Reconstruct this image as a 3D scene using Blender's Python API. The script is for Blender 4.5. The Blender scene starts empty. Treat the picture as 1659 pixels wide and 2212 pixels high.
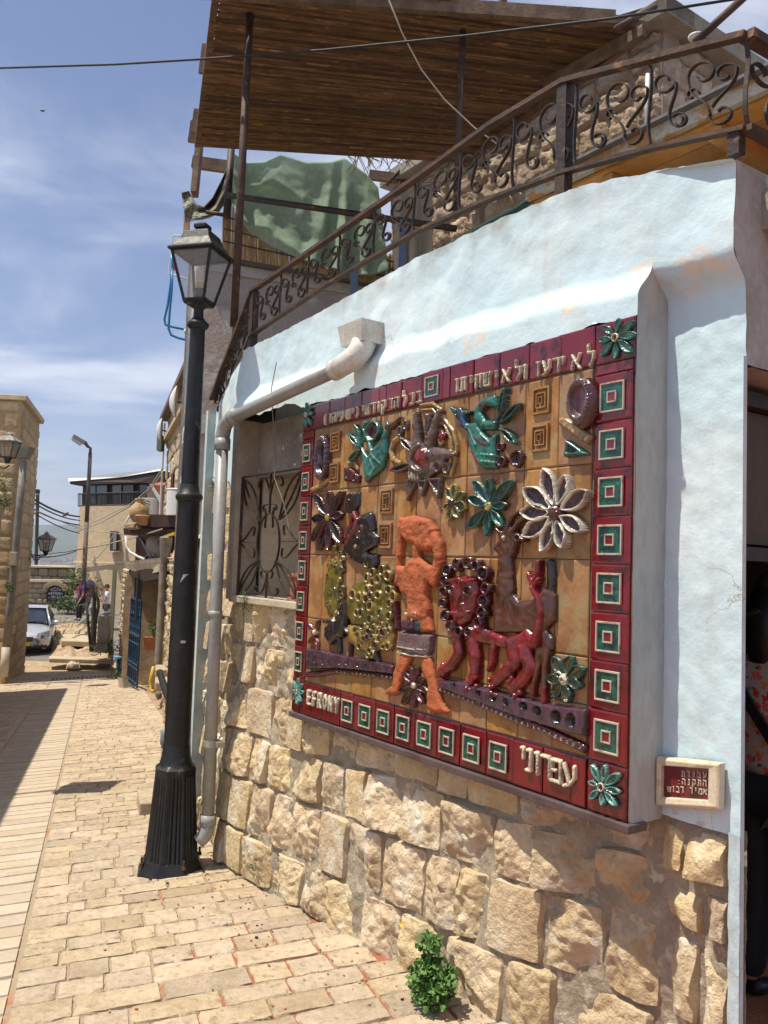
import bpy, bmesh, math, random
import numpy as np
from math import sin, cos, pi, radians as R
from mathutils import Vector, Matrix, noise
V = Vector
random.seed(7)
sc = bpy.context.scene
col = sc.collection
# ---------------------------------------------------------------- camera
CAMP = V((0, 0, 1.52)); PITCH = R(3.7); ROLL = R(2.0); FPX = 1789.0
Fw = V((0, cos(PITCH), sin(PITCH))); up0 = V((0, -sin(PITCH), cos(PITCH))); r0 = V((1, 0, 0))
Rt = r0 * cos(ROLL) + up0 * sin(ROLL); Up = up0 * cos(ROLL) - r0 * sin(ROLL)
cam = bpy.data.cameras.new('camera'); camo = bpy.data.objects.new('camera', cam); col.objects.link(camo)
cam.sensor_fit = 'VERTICAL'; cam.sensor_height = 24.0; cam.lens = 24.0 * FPX / 2212.0
cam.clip_start = .05; cam.clip_end = 20000
M = Matrix.Identity(4)
for i in range(3):
    M[i][0] = Rt[i]; M[i][1] = Up[i]; M[i][2] = -Fw[i]; M[i][3] = CAMP[i]
camo.matrix_world = M
sc.camera = camo
def at(x, y, Y):
    """world point seen at photo position (x, y) that lies at distance Y down the street"""
    d = Fw + Rt * ((x - 829.5) / FPX) - Up * ((y - 1106.0) / FPX)
    return CAMP + d * (Y / d.y)
# ---------------------------------------------------------------- sun and sky
SUN_EL = R(68); SD = V((cos(R(16)), sin(R(16)), 0))           # direction in which shadows fall
sun_dir = V((-SD.x * cos(SUN_EL), -SD.y * cos(SUN_EL), sin(SUN_EL)))
sl = bpy.data.lights.new('sun', 'SUN'); sl.energy = 5.0; sl.angle = R(.53); sl.color = (1.0, .92, .78)
so = bpy.data.objects.new('sun', sl); col.objects.link(so)
so.rotation_euler = sun_dir.to_track_quat('Z', 'Y').to_euler(); so.location = (0, 0, 30)
w = bpy.data.worlds.new('World'); sc.world = w; w.use_nodes = True
nt = w.node_tree; N = nt.nodes; L = nt.links; N.clear()
wo = N.new('ShaderNodeOutputWorld'); bg = N.new('ShaderNodeBackground'); bg.inputs[1].default_value = .066
sk = N.new('ShaderNodeTexSky'); sk.sky_type = 'NISHITA'; sk.sun_disc = False
sk.sun_elevation = SUN_EL; sk.sun_rotation = math.atan2(sun_dir.x, sun_dir.y)
sk.altitude = 900; sk.air_density = 1.0; sk.dust_density = .8; sk.ozone_density = 2.0
tc = N.new('ShaderNodeTexCoord')
# thin cirrus: project the view direction on a high flat layer
sep = N.new('ShaderNodeSeparateXYZ'); L.new(tc.outputs['Generated'], sep.inputs[0])
def mth(op, a, b=None, clamp=False, nt=nt):
    n = nt.nodes.new('ShaderNodeMath'); n.operation = op; n.use_clamp = clamp
    for k, s in enumerate((a, b)):
        if s is None: continue
        if isinstance(s, (int, float)): n.inputs[k].default_value = s
        else: nt.links.new(s, n.inputs[k])
    return n.outputs[0]
zz = mth('MAXIMUM', sep.outputs[2], .0); zz = mth('ADD', zz, .12)
cx_ = mth('DIVIDE', sep.outputs[0], zz); cy_ = mth('DIVIDE', sep.outputs[1], zz)
cmb = N.new('ShaderNodeCombineXYZ'); L.new(cx_, cmb.inputs[0]); L.new(cy_, cmb.inputs[1])
mp = N.new('ShaderNodeMapping'); mp.inputs['Rotation'].default_value = (0, 0, R(-30)); mp.inputs['Scale'].default_value = (.75, 1.15, 1)
mp.inputs['Location'].default_value = (3.1, 1.7, 0)
L.new(cmb.outputs[0], mp.inputs[0])
n1 = N.new('ShaderNodeTexNoise'); n1.inputs['Scale'].default_value = 1.15; n1.inputs['Detail'].default_value = 8; n1.inputs['Roughness'].default_value = .56; n1.inputs['Distortion'].default_value = .5
L.new(mp.outputs[0], n1.inputs['Vector'])
n2 = N.new('ShaderNodeTexNoise'); n2.inputs['Scale'].default_value = .45; n2.inputs['Detail'].default_value = 3
L.new(cmb.outputs[0], n2.inputs['Vector'])
c1 = mth('MULTIPLY', n1.outputs[0], mth('ADD', n2.outputs[0], .45))
rp = N.new('ShaderNodeMapRange'); rp.inputs[1].default_value = .36; rp.inputs[2].default_value = .68; rp.inputs[3].default_value = 0; rp.inputs[4].default_value = .78
rp.interpolation_type = 'SMOOTHSTEP'
L.new(c1, rp.inputs[0])
mx = N.new('ShaderNodeMix'); mx.data_type = 'RGBA'; L.new(rp.outputs[0], mx.inputs['Factor'])
mx.inputs['B'].default_value = (11.5, 11.9, 13.0, 1)
hs = N.new('ShaderNodeMix'); hs.data_type = 'RGBA'; hs.blend_type = 'MULTIPLY'; hs.inputs['Factor'].default_value = 1
hs.inputs['B'].default_value = (1.12, 1.15, 1.38, 1)
L.new(sk.outputs[0], hs.inputs['A'])
L.new(hs.outputs['Result'], mx.inputs['A']); L.new(mx.outputs['Result'], bg.inputs[0]); L.new(bg.outputs[0], wo.inputs[0])
vs = sc.view_settings
sc.display_settings.display_device = 'sRGB'; vs.view_transform = 'Standard'; vs.look = 'None'; vs.exposure = 0.50; vs.gamma = 1.0; vs.use_curve_mapping = False
sc.cycles.max_bounces = 8; sc.cycles.diffuse_bounces = 4; sc.cycles.glossy_bounces = 3; sc.cycles.transmission_bounces = 5
sc.cycles.transparent_max_bounces = 8; sc.cycles.sample_clamp_indirect = 4; sc.cycles.caustics_reflective = False; sc.cycles.caustics_refractive = False

# ---------------------------------------------------------------- materials
MATS = {}
def mat(name, c, rough=.8, c2=None, scale=3.0, lo=.35, hi=.65, bump=.3, bscale=30.0, metal=0.0, rand=0.0, coat=0.0,
        c3=None, s3=1.0, lo3=.55, hi3=.65, spec=.4, attr=False, trans=0.0, alpha=1.0, emit=None, aniso=None, bdist=.01, rmix=None, huev=0.0, fdark=.22, adark=.62):
    if name in MATS: return MATS[name]
    m = bpy.data.materials.new(name); m.use_nodes = True; nt = m.node_tree; N = nt.nodes; L = nt.links
    b = N['Principled BSDF']; b.inputs['Roughness'].default_value = rough; b.inputs['Metallic'].default_value = metal
    b.inputs['Specular IOR Level'].default_value = spec; b.inputs['Coat Weight'].default_value = coat; b.inputs['Coat Roughness'].default_value = .08
    b.inputs['Transmission Weight'].default_value = trans; b.inputs['Alpha'].default_value = alpha
    g = N.new('ShaderNodeNewGeometry'); pos = g.outputs['Position']
    if aniso:
        mpn = N.new('ShaderNodeMapping'); mpn.inputs['Rotation'].default_value = aniso[0]; mpn.inputs['Scale'].default_value = aniso[1]
        L.new(pos, mpn.inputs[0]); pos = mpn.outputs[0]
    if rand:
        oi = N.new('ShaderNodeObjectInfo')
        va = N.new('ShaderNodeVectorMath'); va.operation = 'ADD'; L.new(pos, va.inputs[0])
        sm = N.new('ShaderNodeVectorMath'); sm.operation = 'SCALE'; sm.inputs[0].default_value = (37, 17, 23); L.new(oi.outputs['Random'], sm.inputs['Scale'])
        L.new(sm.outputs[0], va.inputs[1]); pos = va.outputs[0]
    def ns(s, d=5, r=.6):
        t = N.new('ShaderNodeTexNoise'); t.inputs['Scale'].default_value = s; t.inputs['Detail'].default_value = d; t.inputs['Roughness'].default_value = r
        L.new(pos, t.inputs['Vector']); return t.outputs[0]
    def mr(v, a, z, o0=0.0, o1=1.0):
        t = N.new('ShaderNodeMapRange'); t.interpolation_type = 'SMOOTHSTEP'
        for k, q in ((1, a), (2, z), (3, o0), (4, o1)): t.inputs[k].default_value = q
        L.new(v, t.inputs[0]); return t.outputs[0]
    def mixc(f, a, bb, mode='MIX'):
        t = N.new('ShaderNodeMix'); t.data_type = 'RGBA'; t.blend_type = mode
        if isinstance(f, float): t.inputs['Factor'].default_value = f
        else: L.new(f, t.inputs['Factor'])
        for k, q in (('A', a), ('B', bb)):
            if isinstance(q, tuple): t.inputs[k].default_value = q[:3] + (1,)
            else: L.new(q, t.inputs[k])
        return t.outputs['Result']
    base = tuple(c)
    if attr:
        at_ = N.new('ShaderNodeAttribute'); at_.attribute_name = 'Col'; base = at_.outputs['Color']
    nz = ns(scale)
    if c2 is not None: base = mixc(mr(nz, lo, hi), base, tuple(c2))
    fine = ns(scale * 9, 3)
    base = mixc(mr(fine, .2, .8, 0, fdark), base, (0.0, 0.0, 0.0), 'MIX') if not attr else mixc(mr(nz, .38, .68, 0, adark), base, (.02, .012, .008))
    if c3 is not None: base = mixc(mr(ns(s3, 7, .65), lo3, hi3), base, tuple(c3))
    if rand:
        hv = N.new('ShaderNodeHueSaturation'); L.new(base, hv.inputs['Color'])
        L.new(mr(oi.outputs['Random'], 0, 1, 1 - rand, 1 + rand * .6), hv.inputs['Value'])
        r2 = mth('FRACT', mth('MULTIPLY', oi.outputs['Random'], 17.31, nt=nt), nt=nt)
        L.new(mr(r2, 0, 1, .5 - huev, .5 + huev), hv.inputs['Hue']); L.new(mr(r2, 0, 1, .91, 1.07), hv.inputs['Saturation'])
        base = hv.outputs[0]
    if isinstance(base, tuple): b.inputs['Base Color'].default_value = base + (1,)
    else: L.new(base, b.inputs['Base Color'])
    if rmix: L.new(mr(ns(scale * 3), .3, .7, rmix[0], rmix[1]), b.inputs['Roughness'])
    if bump:
        bp = N.new('ShaderNodeBump'); bp.inputs['Strength'].default_value = bump; bp.inputs['Distance'].default_value = bdist
        hsum = mth('ADD', ns(bscale, 8, .65), mth('MULTIPLY', ns(bscale * .2, 4), 1.6, nt=nt), nt=nt)
        L.new(hsum, bp.inputs['Height']); L.new(bp.outputs[0], b.inputs['Normal'])
    if emit: b.inputs['Emission Color'].default_value = emit[:3] + (1,); b.inputs['Emission Strength'].default_value = emit[3]
    MATS[name] = m; return m
def smat(name, c, rough=.6, **k):
    k.setdefault('bump', .1); return mat(name, c, rough, **k)

STONE = mat('rough_limestone', (.66, .52, .325), .9, (.50, .35, .19), 6, .40, .75, 1.0, 34, rand=.13, c3=(.70, .64, .52), s3=4.5, lo3=.5, hi3=.7, huev=.004, bdist=.02)
STONEFAR = mat('far_limestone', (.62, .50, .32), .9, (.44, .33, .2), 2.5, .35, .7, .7, 14, rand=.16, c3=(.60, .53, .40), s3=1.5, lo3=.5, hi3=.7, huev=.004, bdist=.03)
STONELEFT = mat('ochre_limestone', (.60, .43, .24), .9, (.44, .30, .16), 2.2, .35, .7, .7, 12, rand=.14, c3=(.55, .44, .29), s3=1.3, lo3=.5, hi3=.7, huev=.004, bdist=.03)
MORTAR = mat('lime_mortar', (.39, .33, .245), .95, (.29, .24, .17), 9, .35, .65, .9, 40, c3=(.50, .43, .32), s3=14, bdist=.01)
PAVER = mat('pale_paving_stone', (.56, .45, .315), .88, (.43, .33, .215), 2.6, .35, .7, 1.0, 26, rand=.10, c3=(.33, .25, .165), s3=20, lo3=.54, hi3=.66, huev=.003, bdist=.02)
PAVJOINT = mat('joint_grit', (.36, .28, .19), .95, (.40, .15, .07), 1.1, .56, .64, .6, 60, c3=(.30, .25, .18), s3=30, lo3=.5, hi3=.6)
CONCR = mat('ribbed_concrete', (.52, .43, .32), .9, (.44, .36, .26), 4, .35, .7, .4, 60, rand=.07, c3=(.42, .34, .25), s3=2, lo3=.5, hi3=.7)
PLBLUE = mat('pale_blue_limewash', (.52, .68, .74), .85, (.61, .715, .75), 1.7, .38, .66, .35, 44, fdark=.07, c3=(.68, .71, .69), s3=3.1, lo3=.66, hi3=.74, bdist=.006)
PLBLUE2 = mat('pale_blue_side_plaster', (.50, .62, .66), .9, (.56, .60, .60), 3.5, .42, .6, .6, 22, c3=(.60, .52, .43), s3=4.2, lo3=.62, hi3=.68, bdist=.014, aniso=((0, 0, 0), (1, 1, .5)))
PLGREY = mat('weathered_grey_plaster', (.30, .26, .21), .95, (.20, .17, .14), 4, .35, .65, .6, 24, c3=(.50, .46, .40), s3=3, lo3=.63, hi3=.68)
PLPINK = mat('pinkish_plaster', (.42, .37, .35), .92, (.36, .31, .29), 3, .35, .65, .35, 24, c3=(.50, .46, .43), s3=2, lo3=.6, hi3=.7)
BLACKP = mat('black_paint', (.011, .011, .012), .42, (.02, .02, .022), 12, .4, .7, .15, 60, spec=.35, c3=(.09, .085, .078), s3=9, lo3=.64, hi3=.70, rmix=(.32, .55))
GREYFLAKE = mat('flaking_grey_paint', (.13, .145, .15), .6, (.06, .065, .07), 5, .4, .6, .5, 30, c3=(.46, .46, .44), s3=16, lo3=.54, hi3=.58, aniso=((0, 0, 0), (1, 1, .35)))
IRON = mat('rusty_wrought_iron', (.038, .029, .025), .6, (.075, .042, .028), 7, .45, .65, .4, 60, metal=.25, c3=(.20, .10, .055), s3=18, lo3=.6, hi3=.7)
RUST = mat('rust_brown_steel', (.095, .052, .033), .7, (.05, .035, .03), 8, .4, .65, .4, 50, metal=.2, c3=(.21, .11, .06), s3=12, lo3=.58, hi3=.68)
PIPEG = mat('grey_pvc', (.31, .31, .30), .42, (.27, .26, .245), 4, .4, .7, .05, 30, c3=(.30, .25, .19), s3=9, lo3=.60, hi3=.74)
HOPP = mat('painted_sheet_white', (.62, .60, .55), .6, (.5, .47, .42), 9, .45, .65, .3, 40, c3=(.20, .17, .13), s3=11, lo3=.66, hi3=.7)
REED = mat('aged_reed', (.21, .112, .047), .75, (.085, .043, .02), 3, .35, .65, .4, 60, rand=.45, c3=(.30, .17, .075), s3=5, lo3=.56, hi3=.68, huev=.015)
REEDL = mat('light_reed', (.48, .33, .16), .7, (.30, .19, .08), 8, .35, .65, .4, 60, rand=.25)
WOODG = mat('weathered_timber', (.20, .13, .085), .85, (.11, .07, .045), 6, .35, .65, .5, 40, c3=(.30, .22, .15), s3=8, lo3=.6, hi3=.7)
PINE = mat('varnished_pine', (.78, .42, .14), .5, (.62, .29, .08), 3, .35, .65, .2, 30, rand=.16, c3=(.16, .07, .03), s3=14, lo3=.73, hi3=.76)
FASCIA = mat('peeling_white_fascia', (.60, .55, .45), .8, (.58, .29, .10), 5, .5, .56, .3, 30, aniso=((0, 0, R(35)), (3, .8, 3)))
CLOTHG = mat('faded_green_cloth', (.40, .54, .41), .9, (.45, .58, .46), 3, .35, .65, .15, 90, spec=.1)
for _m in (CLOTHG,):
    _n = _m.node_tree.nodes; _l = _m.node_tree.links; _b = _n['Principled BSDF']; _t = _n.new('ShaderNodeBsdfTranslucent'); _x = _n.new('ShaderNodeMixShader'); _x.inputs[0].default_value = .4
    _l.new(_b.inputs['Base Color'].links[0].from_socket, _t.inputs[0]); _l.new(_b.outputs[0], _x.inputs[1]); _l.new(_t.outputs[0], _x.inputs[2]); _l.new(_x.outputs[0], [q for q in _n if q.type == 'OUTPUT_MATERIAL'][0].inputs[0])
CLOTHB = mat('beige_cloth', (.42, .37, .30), .9, spec=.1)
DARK = mat('dark_room', (.035, .028, .022), .95)
BROWNST = mat('dark_brown_steel', (.05, .026, .02), .5, (.08, .04, .03), 5, bump=.1)
WHITEP = mat('white_paint', (.74, .73, .70), .5, bump=.05)
BLUEP = mat('bright_blue_pipe', (.02, .20, .44), .35, bump=.02)
BLUEIR = mat('blue_painted_iron', (.010, .036, .08), .45, (.016, .065, .14), 9, bump=.1)
CONC2 = mat('old_concrete', (.34, .30, .25), .9, (.26, .225, .18), 4, .35, .65, .5, 30)
TERRA = mat('terracotta', (.42, .155, .075), .75, (.33, .11, .05), 6, bump=.2)
LEAF = mat('leaf_green', (.055, .115, .02), .55, (.09, .16, .035), 20, bump=.1, rand=.2, spec=.4)
LEAFY = mat('olive_leaf', (.11, .15, .035), .6, (.16, .18, .05), 14, bump=.1, rand=.25)
GLASS = mat('clear_pane', (.8, .82, .8), .12, trans=.85, bump=.02, spec=.5)
DGLASS = mat('dark_window_glass', (.03, .04, .05), .06, bump=0, spec=.8)
ASPH = mat('asphalt_road', (.19, .175, .155), .95, (.15, .14, .125), 2, .35, .65, .5, 20, c3=(.27, .22, .16), s3=.9, lo3=.56, hi3=.7)
SOIL = mat('dry_earth', (.42, .31, .19), .95, (.33, .235, .14), 2, .35, .65, .7, 14, c3=(.5, .40, .27), s3=5, bdist=.03)
ROOFW = mat('white_roof_sheet', (.78, .78, .76), .5, bump=.05)

PLREV = mat('shade_toned_reveal_plaster', (.36, .42, .42), .9, (.42, .44, .42), 3.5, .42, .6, .5, 22, aniso=((0, 0, 0), (1, 1, .4)), c3=(.46, .42, .36), s3=4, lo3=.64, hi3=.68)  # pier reveal: its shade is put into this darker, greyer plaster colour
# ---------------------------------------------------------------- mesh helpers
class MB:
    def __init__(s): s.v = []; s.f = []; s.c = None
    def add(s, vs, fs):
        o = len(s.v); s.v += [tuple(p) for p in vs]; s.f += [tuple(i + o for i in f) for f in fs]; return s
    def box(s, c, size, ax=None, rot=None):
        """box centred on c; ax = three unit vectors, default world"""
        c = V(c); a = ax or (V((1, 0, 0)), V((0, 1, 0)), V((0, 0, 1)))
        hx, hy, hz = [q / 2 for q in size]; vs = []
        for k in (-1, 1):
            for j in (-1, 1):
                for i in (-1, 1): vs.append(c + a[0] * (i * hx) + a[1] * (j * hy) + a[2] * (k * hz))
        return s.add(vs, [(0, 2, 3, 1), (4, 5, 7, 6), (0, 1, 5, 4), (2, 6, 7, 3), (0, 4, 6, 2), (1, 3, 7, 5)])
    def hexa(s, p):   # 8 points, bottom ring then top ring
        return s.add(p, [(3, 2, 1, 0), (4, 5, 6, 7), (0, 1, 5, 4), (1, 2, 6, 5), (2, 3, 7, 6), (3, 0, 4, 7)])
    def prism(s, poly, d):
        """polygon (list of points) extruded by vector d"""
        n = len(poly); d = V(d); vs = [V(p) for p in poly] + [V(p) + d for p in poly]
        return s.add(vs, [tuple(range(n))[::-1], tuple(range(n, 2 * n))] + [(i, (i + 1) % n, n + (i + 1) % n, n + i) for i in range(n)])
    def tube(s, pts, r, n=8, cap=True, flat=None):
        """tube through pts; r number or list; flat=(w,t) gives a flat bar"""
        pts = [V(p) for p in pts]; m = len(pts); rr = r if isinstance(r, (list, tuple)) else [r] * m
        ref = None; rings = []
        for i, p in enumerate(pts):
            t = (pts[min(i + 1, m - 1)] - pts[max(i - 1, 0)])
            if t.length < 1e-9: t = V((0, 0, 1))
            t.normalize()
            if ref is None: ref = t.orthogonal().normalized()
            ref = (ref - t * ref.dot(t))
            ref = ref.normalized() if ref.length > 1e-6 else t.orthogonal().normalized()
            b = t.cross(ref)
            rings.append([p + (ref * cos(2 * pi * k / n) + b * sin(2 * pi * k / n)) * rr[i] for k in range(n)])
        vs = [q for rg in rings for q in rg]
        fs = [(i * n + k, i * n + (k + 1) % n, (i + 1) * n + (k + 1) % n, (i + 1) * n + k) for i in range(m - 1) for k in range(n)]
        if cap: fs += [tuple(range(n))[::-1], tuple(range((m - 1) * n, m * n))]
        return s.add(vs, fs)
    def strap(s, pts, nrm, w_, t_):
        """flat iron bar: width w_ along nrm, thickness t_ in the plane of the curve"""
        pts = [V(p) for p in pts]; m = len(pts); nrm = V(nrm).normalized(); vs = []
        for i, p in enumerate(pts):
            t = (pts[min(i + 1, m - 1)] - pts[max(i - 1, 0)]).normalized(); b = t.cross(nrm).normalized()
            vs += [p + nrm * w_ / 2 + b * t_ / 2, p - nrm * w_ / 2 + b * t_ / 2, p - nrm * w_ / 2 - b * t_ / 2, p + nrm * w_ / 2 - b * t_ / 2]
        fs = [(i * 4 + k, i * 4 + (k + 1) % 4, (i + 1) * 4 + (k + 1) % 4, (i + 1) * 4 + k) for i in range(m - 1) for k in range(4)]
        return s.add(vs, fs + [(3, 2, 1, 0), tuple(range((m - 1) * 4, m * 4))])
    def lathe(s, c, prof, n=24, ax=None, ang=0):
        """prof = [(r, z)...] round the vertical axis through c"""
        c = V(c); vs = []; m = len(prof)
        for (r, z) in prof: vs += [c + V((r * cos(2 * pi * k / n + ang), r * sin(2 * pi * k / n + ang), z)) for k in range(n)]
        fs = [(i * n + k, i * n + (k + 1) % n, (i + 1) * n + (k + 1) % n, (i + 1) * n + k) for i in range(m - 1) for k in range(n)]
        return s.add(vs, fs + [tuple(range(n))[::-1], tuple(range((m - 1) * n, m * n))])
    def grid(s, fn, nu, nv):
        vs = [fn(i / nu, j / nv) for j in range(nv + 1) for i in range(nu + 1)]
        return s.add(vs, [(j * (nu + 1) + i, j * (nu + 1) + i + 1, (j + 1) * (nu + 1) + i + 1, (j + 1) * (nu + 1) + i) for j in range(nv) for i in range(nu)])
    def mesh(s, name, m, smooth=False):
        me = bpy.data.meshes.new(name); me.from_pydata(s.v, [], s.f); me.update()
        for q in (m if isinstance(m, (list, tuple)) else [m]): me.materials.append(q)
        if smooth: me.polygons.foreach_set('use_smooth', [True] * len(me.polygons))
        return me
    def build(s, name, m, parent=None, smooth=False, bev=0.0, sub=0, solid=0.0, auto=None):
        me = s.mesh(name, m, smooth or auto is not None)
        if auto is not None: me.set_sharp_from_angle(angle=R(auto))
        o = link(name, me, parent)
        if solid: md = o.modifiers.new('solid', 'SOLIDIFY'); md.thickness = solid; md.offset = 0
        if sub: md = o.modifiers.new('sub', 'SUBSURF'); md.levels = sub; md.render_levels = sub
        if bev:
            md = o.modifiers.new('bev', 'BEVEL'); md.width = bev; md.segments = 2; md.limit_method = 'ANGLE'; md.angle_limit = R(40)
        return o
def link(name, me, parent=None, M=None):
    o = bpy.data.objects.new(name, me); col.objects.link(o)
    if parent is not None: setpar(o, parent)
    if M is not None: o.matrix_basis = M
    return o
WM = {}
def wmat(o):
    """world matrix without a depsgraph update"""
    if o.parent is None: return o.matrix_basis.copy()
    return wmat(o.parent) @ o.matrix_parent_inverse @ o.matrix_basis
def setpar(o, p):
    o.parent = p; o.matrix_parent_inverse = wmat(p).inverted()
def thing(name, loc, label, cat, group=None):
    o = bpy.data.objects.new(name, None); col.objects.link(o); o.location = loc; o.empty_display_size = .1
    o['label'] = label; o['category'] = cat
    if group: o['group'] = group
    return o
def tag(o, label, cat, group=None):
    o['label'] = label; o['category'] = cat
    if group: o['group'] = group
    return o
def struct(o): o['kind'] = 'structure'; return o
def stuff(o): o['kind'] = 'stuff'; return o
def copy_tree(o, M, parent=None, first=True):
    """copy of a thing with its parts; M moves it in the world"""
    c = o.copy(); col.objects.link(c)
    if first: c.matrix_basis = M @ o.matrix_basis
    else: c.parent = parent; c.matrix_parent_inverse = o.matrix_parent_inverse
    for ch in [q for q in o.children]: copy_tree(ch, M, c, False)
    return c
def frame(o, a, b, c):
    m = Matrix.Identity(4)
    for i in range(3): m[i][0] = a[i]; m[i][1] = b[i]; m[i][2] = c[i]; m[i][3] = o[i]
    return m
Z = V((0, 0, 1))
rnd = random.Random(11)
def fbm(p, o=5): return noise.fractal(V(p), 1.0, 2.1, o)

# ================================================================ frames of the place
S_ = V((-sin(R(18.8)), cos(R(18.8)), 0)); E_ = V((cos(R(18.8)), sin(R(18.8)), 0))    # along and across the street
U_ = V((-sin(R(35)), cos(R(35)), 0)); Nn = V((-cos(R(35)), -sin(R(35)), 0))            # along the mural wall, and its outward normal
A0 = V((.7955, 2.6417, 0))
def W(t, z, n=0.0): return A0 + U_ * t + Nn * n + Z * z
def sstep(a, b, x):
    q = min(max((x - a) / (b - a), 0), 1); return q * q * (3 - 2 * q)
def G(x, y):
    near = .0716 * max(min(x, 3), -13) - .0494 * y
    far = -2.0 + min(max(y - 26, -6), 12) * .075
    k = sstep(22.5, 27.5, y); g = near * (1 - k) + far * k
    if y > 46: g = -1.1 + hillh(x, y)
    return g
def hillh(x, y):
    d = y - 46
    a = -28 * sstep(0, 300, d) - 40 * sstep(200, 900, d)
    ridge = 118 + 30 * fbm((x * .0012 + 3, 1.3, 0), 3) + (x + 1000) * .034
    a += (ridge + 68) * sstep(1400, 3000, y + 260 * fbm((x * .002, y * .001, 5), 4))
    a += 9 * fbm((x * .006, y * .006, 2), 5) * sstep(300, 1500, y)
    return a
def gp(p, dz=0.0): return V((p.x, p.y, G(p.x, p.y) + dz))
# ---- ground sheet reaching the horizon
ys = [-6 + i * .25 for i in range(44)] + [5 + i * .5 for i in range(83)] + [47 + (i ** 2.05) * 1.1 for i in range(1, 64)]
xs = [-1, -.6, -.38, -.25, -.17, -.115, -.075, -.045, -.025, -.01, 0, .01, .025, .045, .075, .115, .17, .25, .38, .6, 1]
gb = MB(); vs_ = []; nx = 41
for y in ys:
    wd = 14 + max(0, y - 20) * 1.15
    for i in range(nx):
        q = -1 + 2 * i / (nx - 1); x = -5 - max(0, y - 46) * .33 + q * wd
        vs_.append((x, y, G(x, y) - .009))
gb.add(vs_, [(j * nx + i, j * nx + i + 1, (j + 1) * nx + i + 1, (j + 1) * nx + i) for j in range(len(ys) - 1) for i in range(nx - 1)])
HILL = mat('scrub_covered_hill', (.055, .075, .035), 1, (.12, .115, .07), .012, .4, .6, 0, 1, c3=(.035, .055, .022), s3=.05, lo3=.45, hi3=.6)
REDJ = mat('red_brick_grit', (.36, .125, .06), .95, (.30, .2, .13), 5, .5, .62, .8, 60)
go = gb.build('ground', [PAVJOINT, ASPH, SOIL, HILL, REDJ], None, smooth=True)
for p in go.data.polygons:
    y = p.center.y; x = p.center.x
    e = V((x, y, 0)).dot(E_)
    p.material_index = 3 if y > 47 else (1 if y > 27.2 else (2 if y > 23.8 else (4 if (y < 4.3 and x > -.9 + (y - 2.5) * .25) else 0)))
struct(go)

# ---- far town: pale specks of houses on the valley side
tb = MB()
for k in range(260):
    y = rnd.uniform(1500, 2050); x = -y * rnd.uniform(.30, .46)
    h = rnd.uniform(3, 7); wd = rnd.uniform(6, 15); z = G(x, y)
    tb.box((x, y, z + h / 2 - 1), (wd, wd, h + 2))
to = tb.build('distant_town', mat('distant_house', (.5, .45, .4), .9, (.5, .3, .2), .03, .5, .55, 0), None); stuff(to)
tag(to, 'tiny pale houses of a far town scattered low on the hillside', 'town')

# ---- paving: a paver is a slightly domed slab with worn edges
def paver_mesh(seed):
    rr = random.Random(seed); n = 6; m = MB()
    def fn(a, b):
        ea = min(a, 1 - a, .999) * 1.0; eb = min(b, 1 - b)
        e = min(ea, eb); dz = -.011 if e < .001 else 0
        jx = (rr.random() - .5) * .05 if e < .001 else 0; jy = (rr.random() - .5) * .08 if e < .001 else 0
        aa = a if e < .001 else a
        return (a - .5 + jx, b - .5 + jy, dz + (rr.random() - .5) * (.0045 if e > .001 else .002))
    ks = [0, .025, .17, .33, .5, .67, .83, .975, 1]
    vs = []
    for b in ks:
        for a in ks: vs.append(fn(a, b))
    m.add(vs, [(j * 9 + i, j * 9 + i + 1, (j + 1) * 9 + i + 1, (j + 1) * 9 + i) for j in range(8) for i in range(8)])
    return m
PM = [paver_mesh(i) for i in range(10)]
PME = [p.mesh('paver', PAVER, True) for p in PM]
for me in PME: me.set_sharp_from_angle(angle=R(16))
pave = bpy.data.objects.new('pavement', None); col.objects.link(pave); struct(pave)
def pmat(c, wx, wy, tilt=.0):
    g = G(c.x, c.y); d = .1
    dx = (G(c.x + E_.x * d, c.y + E_.y * d) - g) / d; dy = (G(c.x + S_.x * d, c.y + S_.y * d) - g) / d
    a = V((E_.x, E_.y, dx + rnd.uniform(-tilt, tilt))); b = V((S_.x, S_.y, dy + rnd.uniform(-tilt, tilt)))
    n = a.cross(b).normalized()
    return frame(V((c.x, c.y, g + rnd.uniform(-.003, .003))), a.normalized() * wx, b.normalized() * wy, n)
cand = []
def rowfill(e0, e1, s0, s1, wall=False):
    s = s0; r = 0
    while s < s1:
        d = rnd.choice([.155, .175, .18, .20]); e = e0 + .006 - 0
        while e < e1:
            wd = rnd.choice([.17, .18, .19, .26, .33]) * rnd.uniform(.9, 1.1)
            if e + wd > e1 - .08: wd = e1 - e
            c = S_ * (s + d / 2) + E_ * (e + wd / 2)
            c.z = 0
            if not (wall and (c - A0).dot(Nn) < -.12 and (c - A0).dot(U_) < 3.1):
                cand.append((c, wd - .006, d - .006))
            e += wd
        s += d; r += 1
rowfill(-.245, 1.02, 9.2, 26.0)
rowfill(-.245, 1.35, 5.6, 9.2, True)
rowfill(-.245, 3.4, 1.4, 5.6, True)
rowfill(-2.2, -.965, 5.0, 26.5)
def seen(c):
    v = V((c.x, c.y, G(c.x, c.y))) - CAMP; zc = v.dot(Fw)
    if zc < .5: return False
    x = 829.5 + FPX * v.dot(Rt) / zc; y = 1106 - FPX * v.dot(Up) / zc
    return -60 < x < 1720 and y < 2330
cand = [q for q in cand if seen(q[0])]
cand.sort(key=lambda q: q[0].length)
for i, (c, wx, wy) in enumerate(cand[:298]):
    link('paver', PME[i % 10], pave, pmat(c, wx, wy, .006))
mb = MB()
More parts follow.
